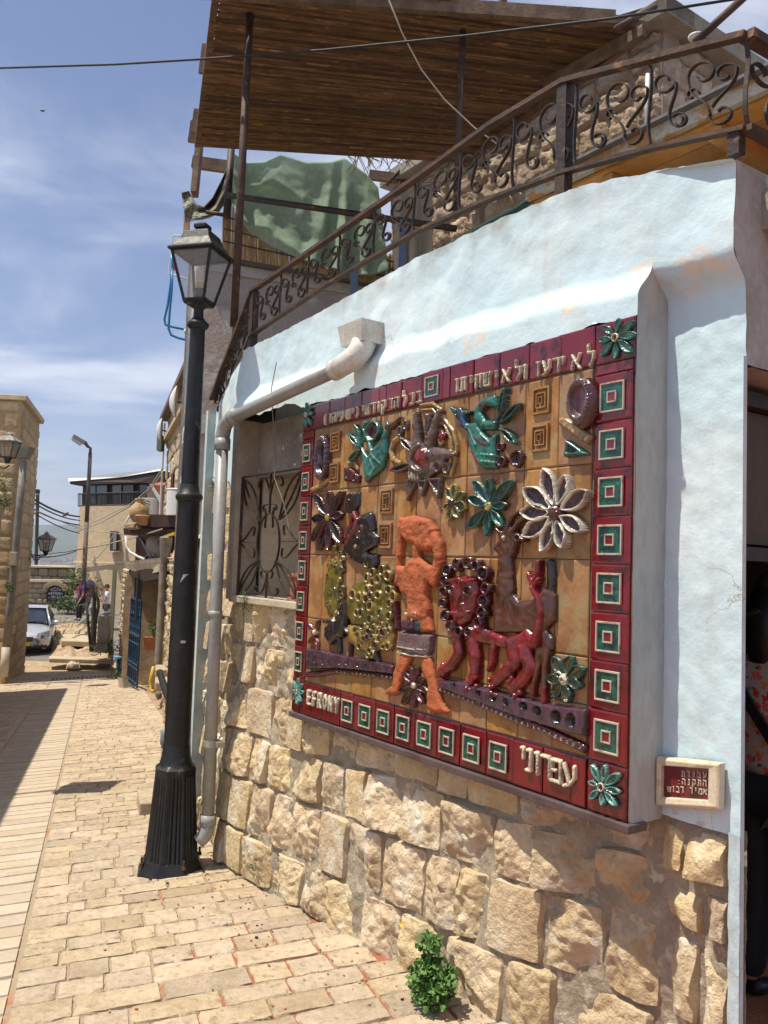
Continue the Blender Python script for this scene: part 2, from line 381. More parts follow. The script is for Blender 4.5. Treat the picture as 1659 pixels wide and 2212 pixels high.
for i, (c, wx, wy) in enumerate(cand[298:]):
    m = pmat(c, wx, wy, .004); p = PM[i % 10]
    mb.add([m @ V(v) for v in p.v], p.f)
o = mb.build('small_pavers', PAVER, pave, True); stuff(o); o.data.set_sharp_from_angle(angle=R(50))
# concrete drainage strip down the middle: ribbed slabs
strip = bpy.data.objects.new('concrete_path', None); col.objects.link(strip); struct(strip)
SM = []
for q in range(4):
    m = MB(); m.add([(x, y, -.02 if (abs(y) > .499 or abs(x) > .499) else 0 + rnd.uniform(-.001, .001)) for y in (-.5, -.465, 0, .465, .5) for x in (-.5, -.495, -.2, .2, .495, .5)],
                    [(j * 6 + i, j * 6 + i + 1, (j + 1) * 6 + i + 1, (j + 1) * 6 + i) for j in range(4) for i in range(5)])
    SM.append(m.mesh('slab', CONCR, False))
s = 2.9; k = 0
while s < 26:
    d = .172 * rnd.uniform(.9, 1.1)
    c = S_ * (s + d / 2) + E_ * (-.605)
    link('slab', SM[k % 4], strip, pmat(c, .70, d - .011, .002)); s += d; k += 1
# drain grating across the strip
gr = MB(); c0 = S_ * 22.6
for k in range(15):
    p = gp(c0 + E_ * (-.95 + k * .1), .012); gr.box(p, (.045, .16, .012), (E_, S_, Z))
o = gr.build('drain_grating', IRON); tag(o, 'iron drain grating of short bars across the paved street', 'drain')
# grit, fallen petals and stone crumbs on the paving near the wall
db = MB(); dk = MB()
for k in range(240):
    t = rnd.uniform(-.6, 3.0); n = abs(rnd.gauss(0, .35)) + .0; p = W(t, 0, n); p = gp(p, .004)
    r = rnd.uniform(.002, .006); q = (db if rnd.random() < .88 else dk)
    a = rnd.uniform(0, 6.28); ax = (V((cos(a), sin(a), rnd.uniform(-.3, .3))).normalized(),); b = ax[0].cross(Z).normalized(); q.box(p, (r * 2, r * 1.4, r), (ax[0], b, ax[0].cross(b)))
for k in range(6):
    p = gp(V((rnd.uniform(-1.6, .4), rnd.uniform(2.9, 5.0), 0)), .006); dk.box(p, (.014, .010, .007))
stuff(tag(db.build('brick_crumbs', mat('red_brick_crumb', (.36, .10, .045), .9, (.5, .3, .2), 30)), 'red brick crumbs strewn along the foot of the wall', 'rubble'))
stuff(tag(dk.build('dry_petals', mat('dry_dark_petal', (.06, .02, .02), .8)), 'small dark dried petals lying on the pavers', 'litter'))

# ================================================================ the corner house with the mural
NC = -.165                                   # the pier's face lies this far behind the mural
house = thing('corner_house', W(1.3, -.25, -.3), 'stone and pale blue plastered corner house with terrace railing, carrying the ceramic mural', 'house')
def zt(t):
    P = [(-.3, 2.80), (-.05, 2.86), (.3, 2.915), (.7, 2.935), (1.3, 2.935), (1.9, 2.90), (2.6, 2.86), (3.05, 2.86)]
    for (a, b), (c, d) in zip(P, P[1:]):
        if t <= c: return b + (d - b) * (max(t, a) - a) / (c - a)
    return P[-1][1]
def ledge(t): return 2.475 + .045 * min(max(t, 0), 1.2) / 1.2 * 1 + .03 * sin(t * 3.1) * .4
def nwall(t, z, side=None):
    zl = ledge(t); a = (t > 0) if side is None else side
    up = -.056 - .045 * sstep(.25, -.25, t) + .012 * fbm((t * 1.6, z * 1.6, 0), 3) + .006 * fbm((t * 6, z * 6, 3), 3)
    lo = (-.004 if a else NC) + (.006 * fbm((t * 3, z * 3, 8), 4) - .004) + (.003 * fbm((t * 18, z * 18, 5), 3) if not a else 0)
    k = sstep(zl - .050, zl + .065, z + .012 * fbm((t * 5, z * 3, 1), 2))
    return lo * (1 - k) + up * k
def plaster(t0, t1, zlo, zhi, nu, nv, side, wob=0.0):
    m = MB()
    def fn(a, b):
        t = t0 + (t1 - t0) * a; z0 = zlo(t) if callable(zlo) else zlo; z1 = zhi(t) if callable(zhi) else zhi
        if b == 0 and wob: z0 += wob * fbm((t * 9, 0, 4), 4)
        z = z0 + (z1 - z0) * b
        if b > .985: z += .008 * fbm((t * 12, 2, 4), 4)
        return W(t, z, nwall(t, z, side))
    m.grid(fn, nu, nv); return m
o = plaster(0.0, 3.10, lambda t: 2.362 if t < 2.2 else 2.362 + .035 * sstep(2.2, 2.3, t), zt, 230, 56, True, .012).build('plaster_wall', PLBLUE, house, True)
# pier to the right of the mural: reveal, set-back face, painted edge strip
o = plaster(-.282, 0.0, lambda t: .748, zt, 30, 130, False, .006).build('pier_face', PLBLUE, house, True)
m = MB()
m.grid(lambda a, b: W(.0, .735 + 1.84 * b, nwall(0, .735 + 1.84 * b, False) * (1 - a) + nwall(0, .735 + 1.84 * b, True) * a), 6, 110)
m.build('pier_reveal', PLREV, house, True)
m = MB()
m.grid(lambda a, b: W(-.241 - .043 * a + (.004 * fbm((b * 14, 1, 1), 3) if a == 0 else 0), -.2 + .96 * b, NC + .004 + .01 * (a > 0) + .002 * fbm((b * 9, a, 7), 3)), 3, 60)
m.grid(lambda a, b: W(-.284 + .0, -.2 + 2.4 * b, NC + .012 - .02 * a), 4, 60)
m.build('painted_edge', PLBLUE2, house, True)
# wall top (coping of the parapet) and the back of the parapet
m = MB()
m.grid(lambda a, b: W(-.284 + 3.38 * a, zt(-.284 + 3.38 * a) - .003 + .006 * fbm((a * 30, b * 2, 3), 3) - (.03 * b), -.085 - .22 * b), 90, 4)
m.grid(lambda a, b: W(-.284 + 3.38 * a, zt(-.284 + 3.38 * a) - .033 - .5 * b, -.305), 30, 2)
m.build('parapet_top', PLBLUE, house, True)
# end wall over the doorway
SHADEP = mat('stained_shade_toned_plaster', (.40, .41, .40), .9, (.30, .27, .235), 3, .4, .6, .6, 20, c3=(.42, .43, .43), s3=3, lo3=.55, hi3=.65)  # stained plaster, darkened in colour to carry the end wall's shade
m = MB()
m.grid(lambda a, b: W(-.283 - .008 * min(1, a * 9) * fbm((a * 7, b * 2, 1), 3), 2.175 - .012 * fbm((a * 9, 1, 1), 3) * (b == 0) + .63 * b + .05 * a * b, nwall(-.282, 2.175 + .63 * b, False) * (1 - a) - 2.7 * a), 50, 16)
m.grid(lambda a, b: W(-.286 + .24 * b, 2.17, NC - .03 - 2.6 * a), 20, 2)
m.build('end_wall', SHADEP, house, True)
# dark doorway with its brown frame head; a room behind it
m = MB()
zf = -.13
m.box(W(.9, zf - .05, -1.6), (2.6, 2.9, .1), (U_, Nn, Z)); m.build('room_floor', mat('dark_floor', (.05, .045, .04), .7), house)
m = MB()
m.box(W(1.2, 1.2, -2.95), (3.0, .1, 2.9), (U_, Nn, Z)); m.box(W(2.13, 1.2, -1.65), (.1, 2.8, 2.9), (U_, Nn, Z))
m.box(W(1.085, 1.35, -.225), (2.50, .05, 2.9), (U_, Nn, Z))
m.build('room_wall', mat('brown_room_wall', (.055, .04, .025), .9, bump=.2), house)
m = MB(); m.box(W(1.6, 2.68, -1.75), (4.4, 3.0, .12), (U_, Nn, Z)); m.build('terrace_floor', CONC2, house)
m = MB()
for z, h, n_ in ((2.115, .05, 0), (1.60, .045, .01)):
    m.box(W(-.15, z, NC - 1.3), (.05 + n_, 2.4, h), (U_, Nn, Z))
m.build('door_frame', mat('dark_brown_wood', (.018, .012, .01), .6), house)
m = MB(); m.box(W(-.12, 1.86, NC - 1.3), (.02, 2.3, .45), (U_, Nn, Z)); m.build('door_panel', mat('brown_panel', (.07, .052, .033), .7), house)
# ---- stones of the lower wall, each hewn by itself
def nbase(t, z):
    a = -.085 + .06 * (1 - min(max((z + .2) / .9, 0), 1)) + .012 * fbm((t * 1.3, z * 1.3, 2), 2)
    k = sstep(.62, .03, t); return a * (1 - k) + (NC - .01) * k
def lerpc(pts):
    def f(t):
        for (a, b), (c, d) in zip(pts, pts[1:]):
            if t <= c: return b + (d - b) * (max(t, a) - a) / (c - a)
        return pts[-1][1]
    return f
CL = [lerpc([(-.3, -.42), (3.1, -.60)]), lerpc([(-.3, -.13), (.6, -.16), (1.6, -.22), (3.1, -.31)]), lerpc([(-.3, .12), (.5, .115), (1.1, .06), (2.2, -.02), (3.1, -.06)]),
      lerpc([(-.3, .41), (.2, .40), (.7, .36), (1.3, .33), (2.0, .29), (3.1, .23)]), lerpc([(-.3, .60), (.8, .59), (1.3, .59), (1.7, .55), (2.5, .50), (3.1, .51)]),
      lerpc([(-.3, .755), (2.1, .80), (3.1, .77)])]
CL2 = [CL[5], lerpc([(2, 1.03), (3.1, 1.02)]), lerpc([(2, 1.275), (3.1, 1.27)])]
def hewn(t0, t1, zl, zh, seed, nf=nbase, NUV=(34, 28), out=.030, pos=W):
    m = MB(); rr = random.Random(seed); off = (rr.uniform(0, 50), rr.uniform(0, 50), rr.uniform(0, 50)); p = rr.uniform(7, 14)
    amp = out * rr.uniform(.5, 1.15); flat = rr.random() < .22
    tlx, tly = rr.uniform(-.02, .02), rr.uniform(-.02, .02)
    planes = [(rr.uniform(.012, .026), rr.uniform(-.036, .036), rr.uniform(-.036, .036), rr.uniform(-.6, .6), rr.uniform(-.6, .6)) for _ in range(7)]
    def fn(a, b):
        q = .01; A = a * 2 - 1; B = b * 2 - 1
        t = t0 + (t1 - t0) * a; z = zl(t) + (zh(t) - zl(t)) * b
        # rounded, uneven outline
        cr = (abs(A) * abs(B)) ** 7 * .05; A_, B_ = A, B
        tc = (t0 + t1) / 2; zc_ = (zl(tc) + zh(tc)) / 2
        t = t + (tc - t) * cr * 2 + .012 * noise.noise(V((z * 9 + off[0], A * 2, 1))); z = z + (zc_ - z) * cr * 2 + .010 * noise.noise(V((t * 9, B * 2 + off[1], 4)))
        e = max(abs(A), abs(B)) if True else 0
        rise = (1 - abs(A) ** p) * (1 - abs(B) ** p)
        P = (t * 7 + off[0], z * 7 + off[1], off[2])
        f1 = fbm(P, 5)
        wa, wb_ = A + .30 * noise.noise(V((t * 14, z * 14, off[2]))), B + .30 * noise.noise(V((t * 14 + 9, z * 14, off[1])))
        pl_ = min(h_ + gx * (wa - ax_) + gy * (wb_ - ay_) for h_, gx, gy, ax_, ay_ in planes)
        vd = noise.voronoi(V((t * 16 + off[0], z * 16, off[1])))[0]; pl_ += .016 * (vd[1] - vd[0]) - .006
        n = nf(t, z) + .006 + rise ** .4 * (amp * .35 + (.003 * f1 if flat else pl_ + .011 * f1 + .012 * abs(noise.noise(V((t * 26 + off[1], z * 26, 9))))) + tlx * A + tly * B)
        if e > .999: n = nf(t, z) - .035
        return pos(t, z, n)
    m.grid(fn, *NUV); return m
def course(lo, hi, t0, t1, wmin, wmax, seed, parent, nf=nbase, gap=.010, skip=None):
    rr = random.Random(seed); t = t0; k = 0
    while t < t1 - .03:
        wd = rr.uniform(wmin, wmax)
        if t + wd > t1 - .08: wd = t1 - t
        g = rr.uniform(.5, 1.5) * gap
        if not (skip and skip(t + wd / 2)):
            zl = lambda q, g=g: lo(q) + g * .38; zh = lambda q, g=g: hi(q) - g * .38
            hewn(t + g / 2, t + wd - g / 2, zl, zh, seed * 100 + k, nf).build('stone', STONE, parent, auto=28)
        t += wd; k += 1
course(CL[0], CL[1], -.05, 3.0, .2, .36, 1, house)
course(CL[1], CL[2], .02, 3.11, .19, .36, 2, house)
course(CL[2], CL[3], .0, 3.11, .17, .31, 3, house)
course(CL[3], CL[4], .03, 3.11, .18, .32, 4, house)
course(CL[4], CL[5], .0, 3.11, .18, .32, 5, house)
course(CL2[0], CL2[1], 2.2, 3.11, .14, .27, 6, house)
course(CL2[1], CL2[2], 2.2, 3.11, .14, .27, 7, house)
for a, b, s_ in ((CL[0], CL[1], 11), (CL[1], CL[2], 12), (CL[2], CL[3], 13), (CL[3], lerpc([(-.3, .57), (1, .57)]), 14), (lerpc([(-.3, .57), (1, .57)]), lerpc([(-.3, .745), (1, .745)]), 15)):
    rr = random.Random(s_); cut = -.13 + rr.uniform(-.03, .05)
    for u0, u1 in ((-.238, cut), (cut, .0)):
        if rr.random() < .85: hewn(u0 + .006, u1 - .008, lambda q, a=a: a(q) + .01, lambda q, b=b: b(q) - .01, s_ * 7 + int(u0 * 100), nbase, (14, 12), .04).build('stone', STONE, house, auto=28)
m = MB()
m.grid(lambda a, b: W(-.285 + 3.40 * a, -.6 + 1.37 * b, nbase(-.285 + 3.40 * a, -.6 + 1.37 * b) - .011 + .011 * fbm((a * 30, b * 9, 2), 4) + .006 * fbm((a * 90, b * 40, 2), 2)), 300, 110)
m.grid(lambda a, b: W(2.19 + .93 * a, .76 + .55 * b, nbase(2.3, .76) - .010 + .012 * fbm((a * 9, b * 9, 2), 4)), 60, 40)
m.build('mortar', MORTAR, house, True)
# ---- window recess left of the mural
WB = dict(t0=2.21, t1=3.03, z0=1.30, z1=2.05)
m = MB()
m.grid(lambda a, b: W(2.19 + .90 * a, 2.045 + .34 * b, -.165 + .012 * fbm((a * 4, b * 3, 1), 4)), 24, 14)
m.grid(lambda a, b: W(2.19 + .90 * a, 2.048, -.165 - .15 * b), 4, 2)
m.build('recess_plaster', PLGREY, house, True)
m = MB()
m.box(W(3.075, 1.84, -.105), (.085, .16, 1.12), (U_, Nn, Z)); m.build('window_jamb', mat('pale_render', (.42, .38, .31), .95, (.34, .29, .22), 6, bump=.5), house)
m = MB(); m.box(W(2.19, 1.84, -.13), (.03, .2, 1.1), (U_, Nn, Z)); m.build('window_jamb', MORTAR, house)
m = MB(); m.box(W(2.63, 1.285, -.115), (.92, .17, .045), (U_, Nn, Z)); m.build('window_sill', mat('stone_sill', (.52, .45, .33), .9, (.42, .35, .25), 9, bump=.5), house, bev=.008)
m = MB(); m.box(W(2.6, 1.68, -.50), (1.0, .04, .9), (U_, Nn, Z)); m.box(W(3.06, 1.68, -.47), (.02, .5, .9), (U_, Nn, Z)); m.box(W(2.2, 1.68, -.47), (.02, .5, .9), (U_, Nn, Z))
m.box(W(2.6, 1.255, -.45), (.9, .56, .03), (U_, Nn, Z)); m.box(W(2.6, 2.085, -.45), (.9, .56, .03), (U_, Nn, Z))
m.build('window_niche', mat('niche_plaster', (.74, .66, .52), .9, (.62, .55, .43), 4), house)
# ---- side wall L running down the street
K2 = W(3.10, 0, -.09); K3 = V((-1.25, 6.02, 0)); LD = (K3 - K2); LL = LD.length; LD.normalize(); LN = V((-LD.y, LD.x, 0))
if LN.x > 0: LN = -LN
def WL(t, z, n=0.0): return K2 + LD * t + LN * n + Z * z
m = MB()
def ztl(t): return 2.86 - .27 * t / LL
m.grid(lambda a, b: WL(-.02 + (LL + .02) * a, 2.05 + .12 * fbm((a * 6, 0, 0), 3) * (b == 0) + (ztl(LL * a) - 2.05) * b, .02 + .01 * fbm((a * 4, b * 3, 3), 4)), 40, 24)
m.grid(lambda a, b: WL(LL * a, ztl(LL * a), .02 - .25 * b), 20, 2)
m.build('plaster_wall', PLBLUE, house, True)
m = MB(); m.box(WL(LL - .02, .95, .03), (.07, .09, 3.3), (LD, LN, Z)); m.build('painted_edge', PLBLUE2, house)
LC = [lambda t, z=z: z - .05 * t for z in (-.55, -.33, -.08, .17, .42, .66, .9, 1.14, 1.38, 1.62, 1.86, 2.1)]
for i in range(11):
    rr = random.Random(300 + i); t = 0.0; k = 0
    while t < LL - .08:
        wd = rr.uniform(.16, .3); wd = min(wd, LL - .05 - t)
        if wd > .06:
            hewn(t + .008, t + wd - .008, lambda q, i=i: LC[i](q) + .008, lambda q, i=i: LC[i + 1](q) - .008, 900 + i * 10 + k, lambda a, b: .0, (12, 10), .05, WL).build('stone', STONE, house, auto=28)
        t += wd; k += 1
m = MB(); m.grid(lambda a, b: WL(LL * a, -.6 + 2.8 * b, -.004 + .01 * fbm((a * 9, b * 20, 2), 4)), 30, 70); m.build('mortar', MORTAR, house, True)
# back and far sides so that the house is closed
m = MB(); m.box(WL(LL - .1, 1.1, -.5), (.12, 1.0, 3.2), (LD, LN, Z)); m.build('far_wall', MORTAR, house)
# ---- extra shader detail on the limewash: worn band at the ledge, hairline cracks
def wear(m, band=True):
    nt = m.node_tree; N = nt.nodes; L = nt.links; b = N['Principled BSDF']; src = b.inputs['Base Color'].links[0].from_socket
    g = N.new('ShaderNodeNewGeometry'); s = N.new('ShaderNodeSeparateXYZ'); L.new(g.outputs['Position'], s.inputs[0])
    nz = N.new('ShaderNodeTexNoise'); nz.inputs['Scale'].default_value = 7.5; nz.inputs['Detail'].default_value = 9; nz.inputs['Roughness'].default_value = .68; L.new(g.outputs['Position'], nz.inputs['Vector'])
    a = mth('ABSOLUTE', mth('SUBTRACT', s.outputs[2], 2.50, nt=nt), nt=nt); band_ = mth('SUBTRACT', 1, mth('MULTIPLY', a, 7.5, nt=nt), True, nt=nt)
    k = mth('ADD', nz.outputs[0], mth('MULTIPLY', band_, .11, nt=nt), nt=nt)
    mr = N.new('ShaderNodeMapRange'); mr.inputs[1].default_value = .655; mr.inputs[2].default_value = .67; L.new(k, mr.inputs[0])
    m1 = N.new('ShaderNodeMix'); m1.data_type = 'RGBA'; L.new(mr.outputs[0], m1.inputs['Factor']); L.new(src, m1.inputs['A']); m1.inputs['B'].default_value = (.64, .60, .54, 1)
    vo = N.new('ShaderNodeTexVoronoi'); vo.feature = 'DISTANCE_TO_EDGE'; vo.inputs['Scale'].default_value = 1.7
    dn = N.new('ShaderNodeTexNoise'); dn.inputs['Scale'].default_value = 7; dn.inputs['Detail'].default_value = 5; L.new(g.outputs['Position'], dn.inputs['Vector'])
    va = N.new('ShaderNodeVectorMath'); va.operation = 'SCALE'; L.new(dn.outputs['Color'], va.inputs[0]); va.inputs['Scale'].default_value = .22
    vb = N.new('ShaderNodeVectorMath'); L.new(g.outputs['Position'], vb.inputs[0]); L.new(va.outputs[0], vb.inputs[1]); L.new(vb.outputs[0], vo.inputs['Vector'])
    ck = N.new('ShaderNodeMapRange'); ck.inputs[1].default_value = 0; ck.inputs[2].default_value = .0045; ck.inputs[3].default_value = .75; ck.inputs[4].default_value = 0; L.new(vo.outputs[0], ck.inputs[0])
    ms = N.new('ShaderNodeMapRange'); ms.inputs[1].default_value = .5; ms.inputs[2].default_value = .6; nz2 = N.new('ShaderNodeTexNoise'); nz2.inputs['Scale'].default_value = 1.3; L.new(g.outputs['Position'], nz2.inputs['Vector']); L.new(nz2.outputs[0], ms.inputs[0])
    f = mth('MULTIPLY', ck.outputs[0], ms.outputs[0], nt=nt)
    m2 = N.new('ShaderNodeMix'); m2.data_type = 'RGBA'; L.new(f, m2.inputs['Factor']); L.new(m1.outputs['Result'], m2.inputs['A']); m2.inputs['B'].default_value = (.30, .26, .21, 1)
    # grime along the very top edge
    gz = N.new('ShaderNodeMapRange'); gz.inputs[1].default_value = 2.80; gz.inputs[2].default_value = 2.92; L.new(s.outputs[2], gz.inputs[0])
    g2 = mth('MULTIPLY', gz.outputs[0], mth('SUBTRACT', mth('MULTIPLY', dn.outputs[0], 3.2, nt=nt), 1.25, True, nt=nt), nt=nt)
    m3 = N.new('ShaderNodeMix'); m3.data_type = 'RGBA'; L.new(mth('MULTIPLY', g2, .75, True, nt=nt), m3.inputs['Factor']); L.new(m2.outputs['Result'], m3.inputs['A']); m3.inputs['B'].default_value = (.20, .17, .12, 1)
    mp_ = N.new('ShaderNodeMapping'); mp_.inputs['Scale'].default_value = (11, 11, .55); L.new(g.outputs['Position'], mp_.inputs[0]); st = N.new('ShaderNodeTexNoise'); st.inputs['Scale'].default_value = 1; st.inputs['Detail'].default_value = 6; L.new(mp_.outputs[0], st.inputs['Vector'])
    sm_ = N.new('ShaderNodeMapRange'); sm_.inputs[1].default_value = .56; sm_.inputs[2].default_value = .78; sm_.inputs[4].default_value = .38; L.new(st.outputs[0], sm_.inputs[0])
    m4 = N.new('ShaderNodeMix'); m4.data_type = 'RGBA'; L.new(sm_.outputs[0], m4.inputs['Factor']); L.new(m3.outputs['Result'], m4.inputs['A']); m4.inputs['B'].default_value = (.42, .38, .31, 1)
    L.new(m4.outputs['Result'], b.inputs['Base Color'])
wear(PLBLUE); wear(PLBLUE2)

# ================================================================ the ceramic mural
MW, MH = 2.18, 1.62
def MP(s, v, h=0.0): return W(MW - s, .742 + v, h)
mural = thing('ceramic_mural', MP(MW / 2, 0, -.05), 'large glazed ceramic relief mural with red framed border of green squares on the stone wall', 'mural')
CC = dict(teal=(.018, .14, .105), mint=(.16, .42, .36), deepteal=(.012, .075, .065), navy=(.015, .05, .06), blue=(.02, .07, .16), black=(.013, .010, .012), brown=(.085, .028, .014),
          tan=(.36, .23, .09), sand=(.52, .38, .18), taupe=(.13, .085, .07), red=(.19, .008, .012), maroon=(.075, .006, .010), cream=(.62, .55, .40), purple=(.075, .032, .055),
          plum=(.06, .018, .035), pink=(.30, .13, .17), greyplum=(.13, .08, .085), gold=(.30, .20, .045), olive=(.15, .12, .02), terracotta=(.38, .098, .032), white=(.66, .62, .52),
          yellow=(.30, .25, .045), rose=(.22, .05, .06))
def glaze(name, rough=.2, bump=.7, bs=34, coat=.35, ad=.62):
    return mat(name, (.5, .5, .5), rough, scale=14, bump=bump, bscale=bs, coat=coat, attr=True, spec=.5, bdist=.004, adark=ad)
GLAZE = glaze('coloured_glaze'); CLAY = glaze('bare_clay', .85, .9, 45, 0, .28)
RED = mat('ox_blood_glaze', (.165, .006, .012), .14, (.045, .004, .008), 12, .5, .68, .2, 40, coat=.6, rand=.12, bdist=.003)
GREEN = mat('bottle_green_glaze', (.004, .10, .065), .14, (.003, .028, .024), 28, .4, .62, .2, 50, coat=.6, rand=.2, c3=(.05, .25, .17), s3=60, lo3=.6, hi3=.7, bdist=.003)
CREAMG = mat('cream_glaze_line', (.50, .42, .33), .35, (.30, .2, .17), 30, .5, .7, .2, bdist=.002)
OCHRE = mat('ochre_brown_glaze', (.40, .215, .085), .36, (.27, .12, .042), 6, .36, .64, .6, 30, coat=.15, rand=.12, c3=(.31, .23, .11), s3=7, lo3=.50, hi3=.66, huev=.004, bdist=.004)
GROUT = mat('dark_grout', (.20, .16, .12), .95, bump=.5)
BOARD = mat('plum_edge_board', (.12, .085, .085), .5, (.08, .05, .05), 8)
m = MB(); m.box(MP(MW / 2, MH / 2, -.042), (MW - .004, .062, MH - .004), (U_, Nn, Z)); m.build('backing', GROUT, mural)
m = MB(); m.hexa([MP(-.004, -.03, -.08), MP(MW + .012, -.03, -.08), MP(MW + .012, -.03, .012), MP(-.004, -.03, .012), MP(-.004, -.002, -.08), MP(MW + .012, -.002, -.08), MP(MW + .012, -.002, .014), MP(-.004, -.002, .014)])
m.build('edge_board', BOARD, mural, bev=.004)
def MF(s, v, h, w_, h_, d=1.0): return frame(MP(s, v, h), -U_ * w_, Z * h_, Nn * d)
def tilemesh(name, m_, k=.012):
    b = MB(); o = .5; i = .5 - k * 3
    for q, z in ((o, -1), (o, -.25), (i, 0)): b.add([(-q, -q, z), (q, -q, z), (q, q, z), (-q, q, z)], [])
    b.f = [(0, 1, 5, 4), (1, 2, 6, 5), (2, 3, 7, 6), (3, 0, 4, 7), (4, 5, 9, 8), (5, 6, 10, 9), (6, 7, 11, 10), (7, 4, 8, 11), (8, 9, 10, 11)]
    return b.mesh(name, m_)
def frameline(name, m_, half, wl, h):
    """a square raised line"""
    b = MB()
    for q, z in ((half, 0), (half - wl * .2, h), (half - wl * .8, h), (half - wl, 0)): b.add([(-q, -q, z), (q, -q, z), (q, q, z), (-q, q, z)], [])
    b.f = [(r * 4 + k, r * 4 + (k + 1) % 4, r * 4 + 4 + (k + 1) % 4, r * 4 + 4 + k) for r in range(3) for k in range(4)]
    return b.mesh(name, m_)
TR = tilemesh('border_tile', RED); TO = tilemesh('background_tile', OCHRE, .006)
bb = MB(); bb.add([(-.5, -.5, 0), (.5, -.5, 0), (.5, .5, 0), (-.5, .5, 0)], [(0, 1, 2, 3)]); GSQ = bb.mesh('green_square', GREEN); RSQ = bb.mesh('red_square', RED)
FL1 = frameline('white_line', CREAMG, .5, .075, .45); FL2 = frameline('white_line', CREAMG, .5, .16, .5)
mr_ = random.Random(5)
def tile(s0, v0, s1, v1, me, name, h=.0):
    g = .0035; o = link(name, me, mural, MF((s0 + s1) / 2 + mr_.uniform(-.0008, .0008), (v0 + v1) / 2, h + mr_.uniform(-.002, .002), s1 - s0 - g, v1 - v0 - g, .012))
    return o
def sqtile(s0, v0, s1, v1):
    tile(s0, v0, s1, v1, TR, 'border_tile'); cs, cv = (s0 + s1) / 2, (v0 + v1) / 2; w_, h_ = (s1 - s0) * .60, (v1 - v0) * .60
    a = link('green_square', GSQ, mural, MF(cs, cv, .0035, w_, h_, 1)); link('white_line', FL1, a, MF(cs, cv, .0025, w_ + .006, h_ + .006, .012))
    link('red_square', RSQ, a, MF(cs, cv, .0055, w_ * .34, h_ * .34, 1)); link('white_line', FL2, a, MF(cs, cv, .004, w_ * .42, h_ * .42, .010))
vr = [.168, .334, .4925, .650, .8085, .967, 1.125, 1.283, 1.443]
for a, b in zip(vr, vr[1:]): sqtile(2.012, a, 2.172, b)
tile(2.012, 1.443, 2.172, 1.480, TR, 'border_tile'); tile(2.012, 1.480, 2.18, 1.62, TR, 'corner_tile'); tile(2.008, .0, 2.172, .168, TR, 'corner_tile')
vl = [.180, .344, .497, .656, .819, .972, 1.128, 1.286, 1.435]
for a, b in zip(vl, vl[1:]): sqtile(.006, a, .122, b)
tile(.004, 1.435, .122, 1.478, TR, 'border_tile'); tile(0, 1.478, .124, 1.606, TR, 'corner_tile'); tile(0, 0, .130, .180, TR, 'corner_tile')
sb = [.477, .625, .774, .921, 1.069, 1.217, 1.364, 1.515, 1.664]
for a, b in zip(sb, sb[1:]): sqtile(a, .004, b, .166)
for a, b in ((.130, .305), (.305, .477), (1.664, 1.81), (1.81, 1.945), (1.945, 2.008)): tile(a, .002, b, .164, TR, 'border_tile')
sqtile(1.048, 1.482, 1.195, 1.622)
td = [.127, .275, .421, .575, .725, .779, .899, 1.048]
for a, b in list(zip(td, td[1:])) + [(1.195, 1.24), (1.24, 1.387), (1.387, 1.537), (1.537, 1.697), (1.697, 1.858), (1.858, 2.012)]:
    tile(a, 1.482, b, 1.612 + .01 * (a > 1), TR, 'border_tile')
bc = [.130, .268, .427, .567, .733, .889, 1.03, 1.20, 1.358, 1.512, 1.681, 1.849, 2.004]
br = [.170, .338, .495, .822, 1.148, 1.477]
for j, (a, b) in enumerate(zip(br, br[1:])):
    for i, (p, q) in enumerate(zip(bc, bc[1:])):
        tile(p, a, q, b, TO, 'background_tile', -.004)
# pressed square stamps on the background tiles
ST = frameline('stamp', OCHRE, .5, .12, 1.0)
for s, v in ((1.769, 1.397), (1.767, 1.26), (.350, 1.391), (.350, 1.234)):
    link('stamp', ST, mural, MF(s, v, -.001, .086, .102, .009)); link('stamp', ST, mural, MF(s, v, -.001, .050, .060, .009)); link('stamp', ST, mural, MF(s, v, -.001, .020, .026, .012))
for s, v in ((.815, 1.07), (.813, .914)):
    link('stamp', ST, mural, MF(s, v, -.001, .100, .118, .009)); link('stamp', ST, mural, MF(s, v, -.001, .060, .080, .009)); link('stamp', ST, mural, MF(s, v, -.001, .022, .034, .016))

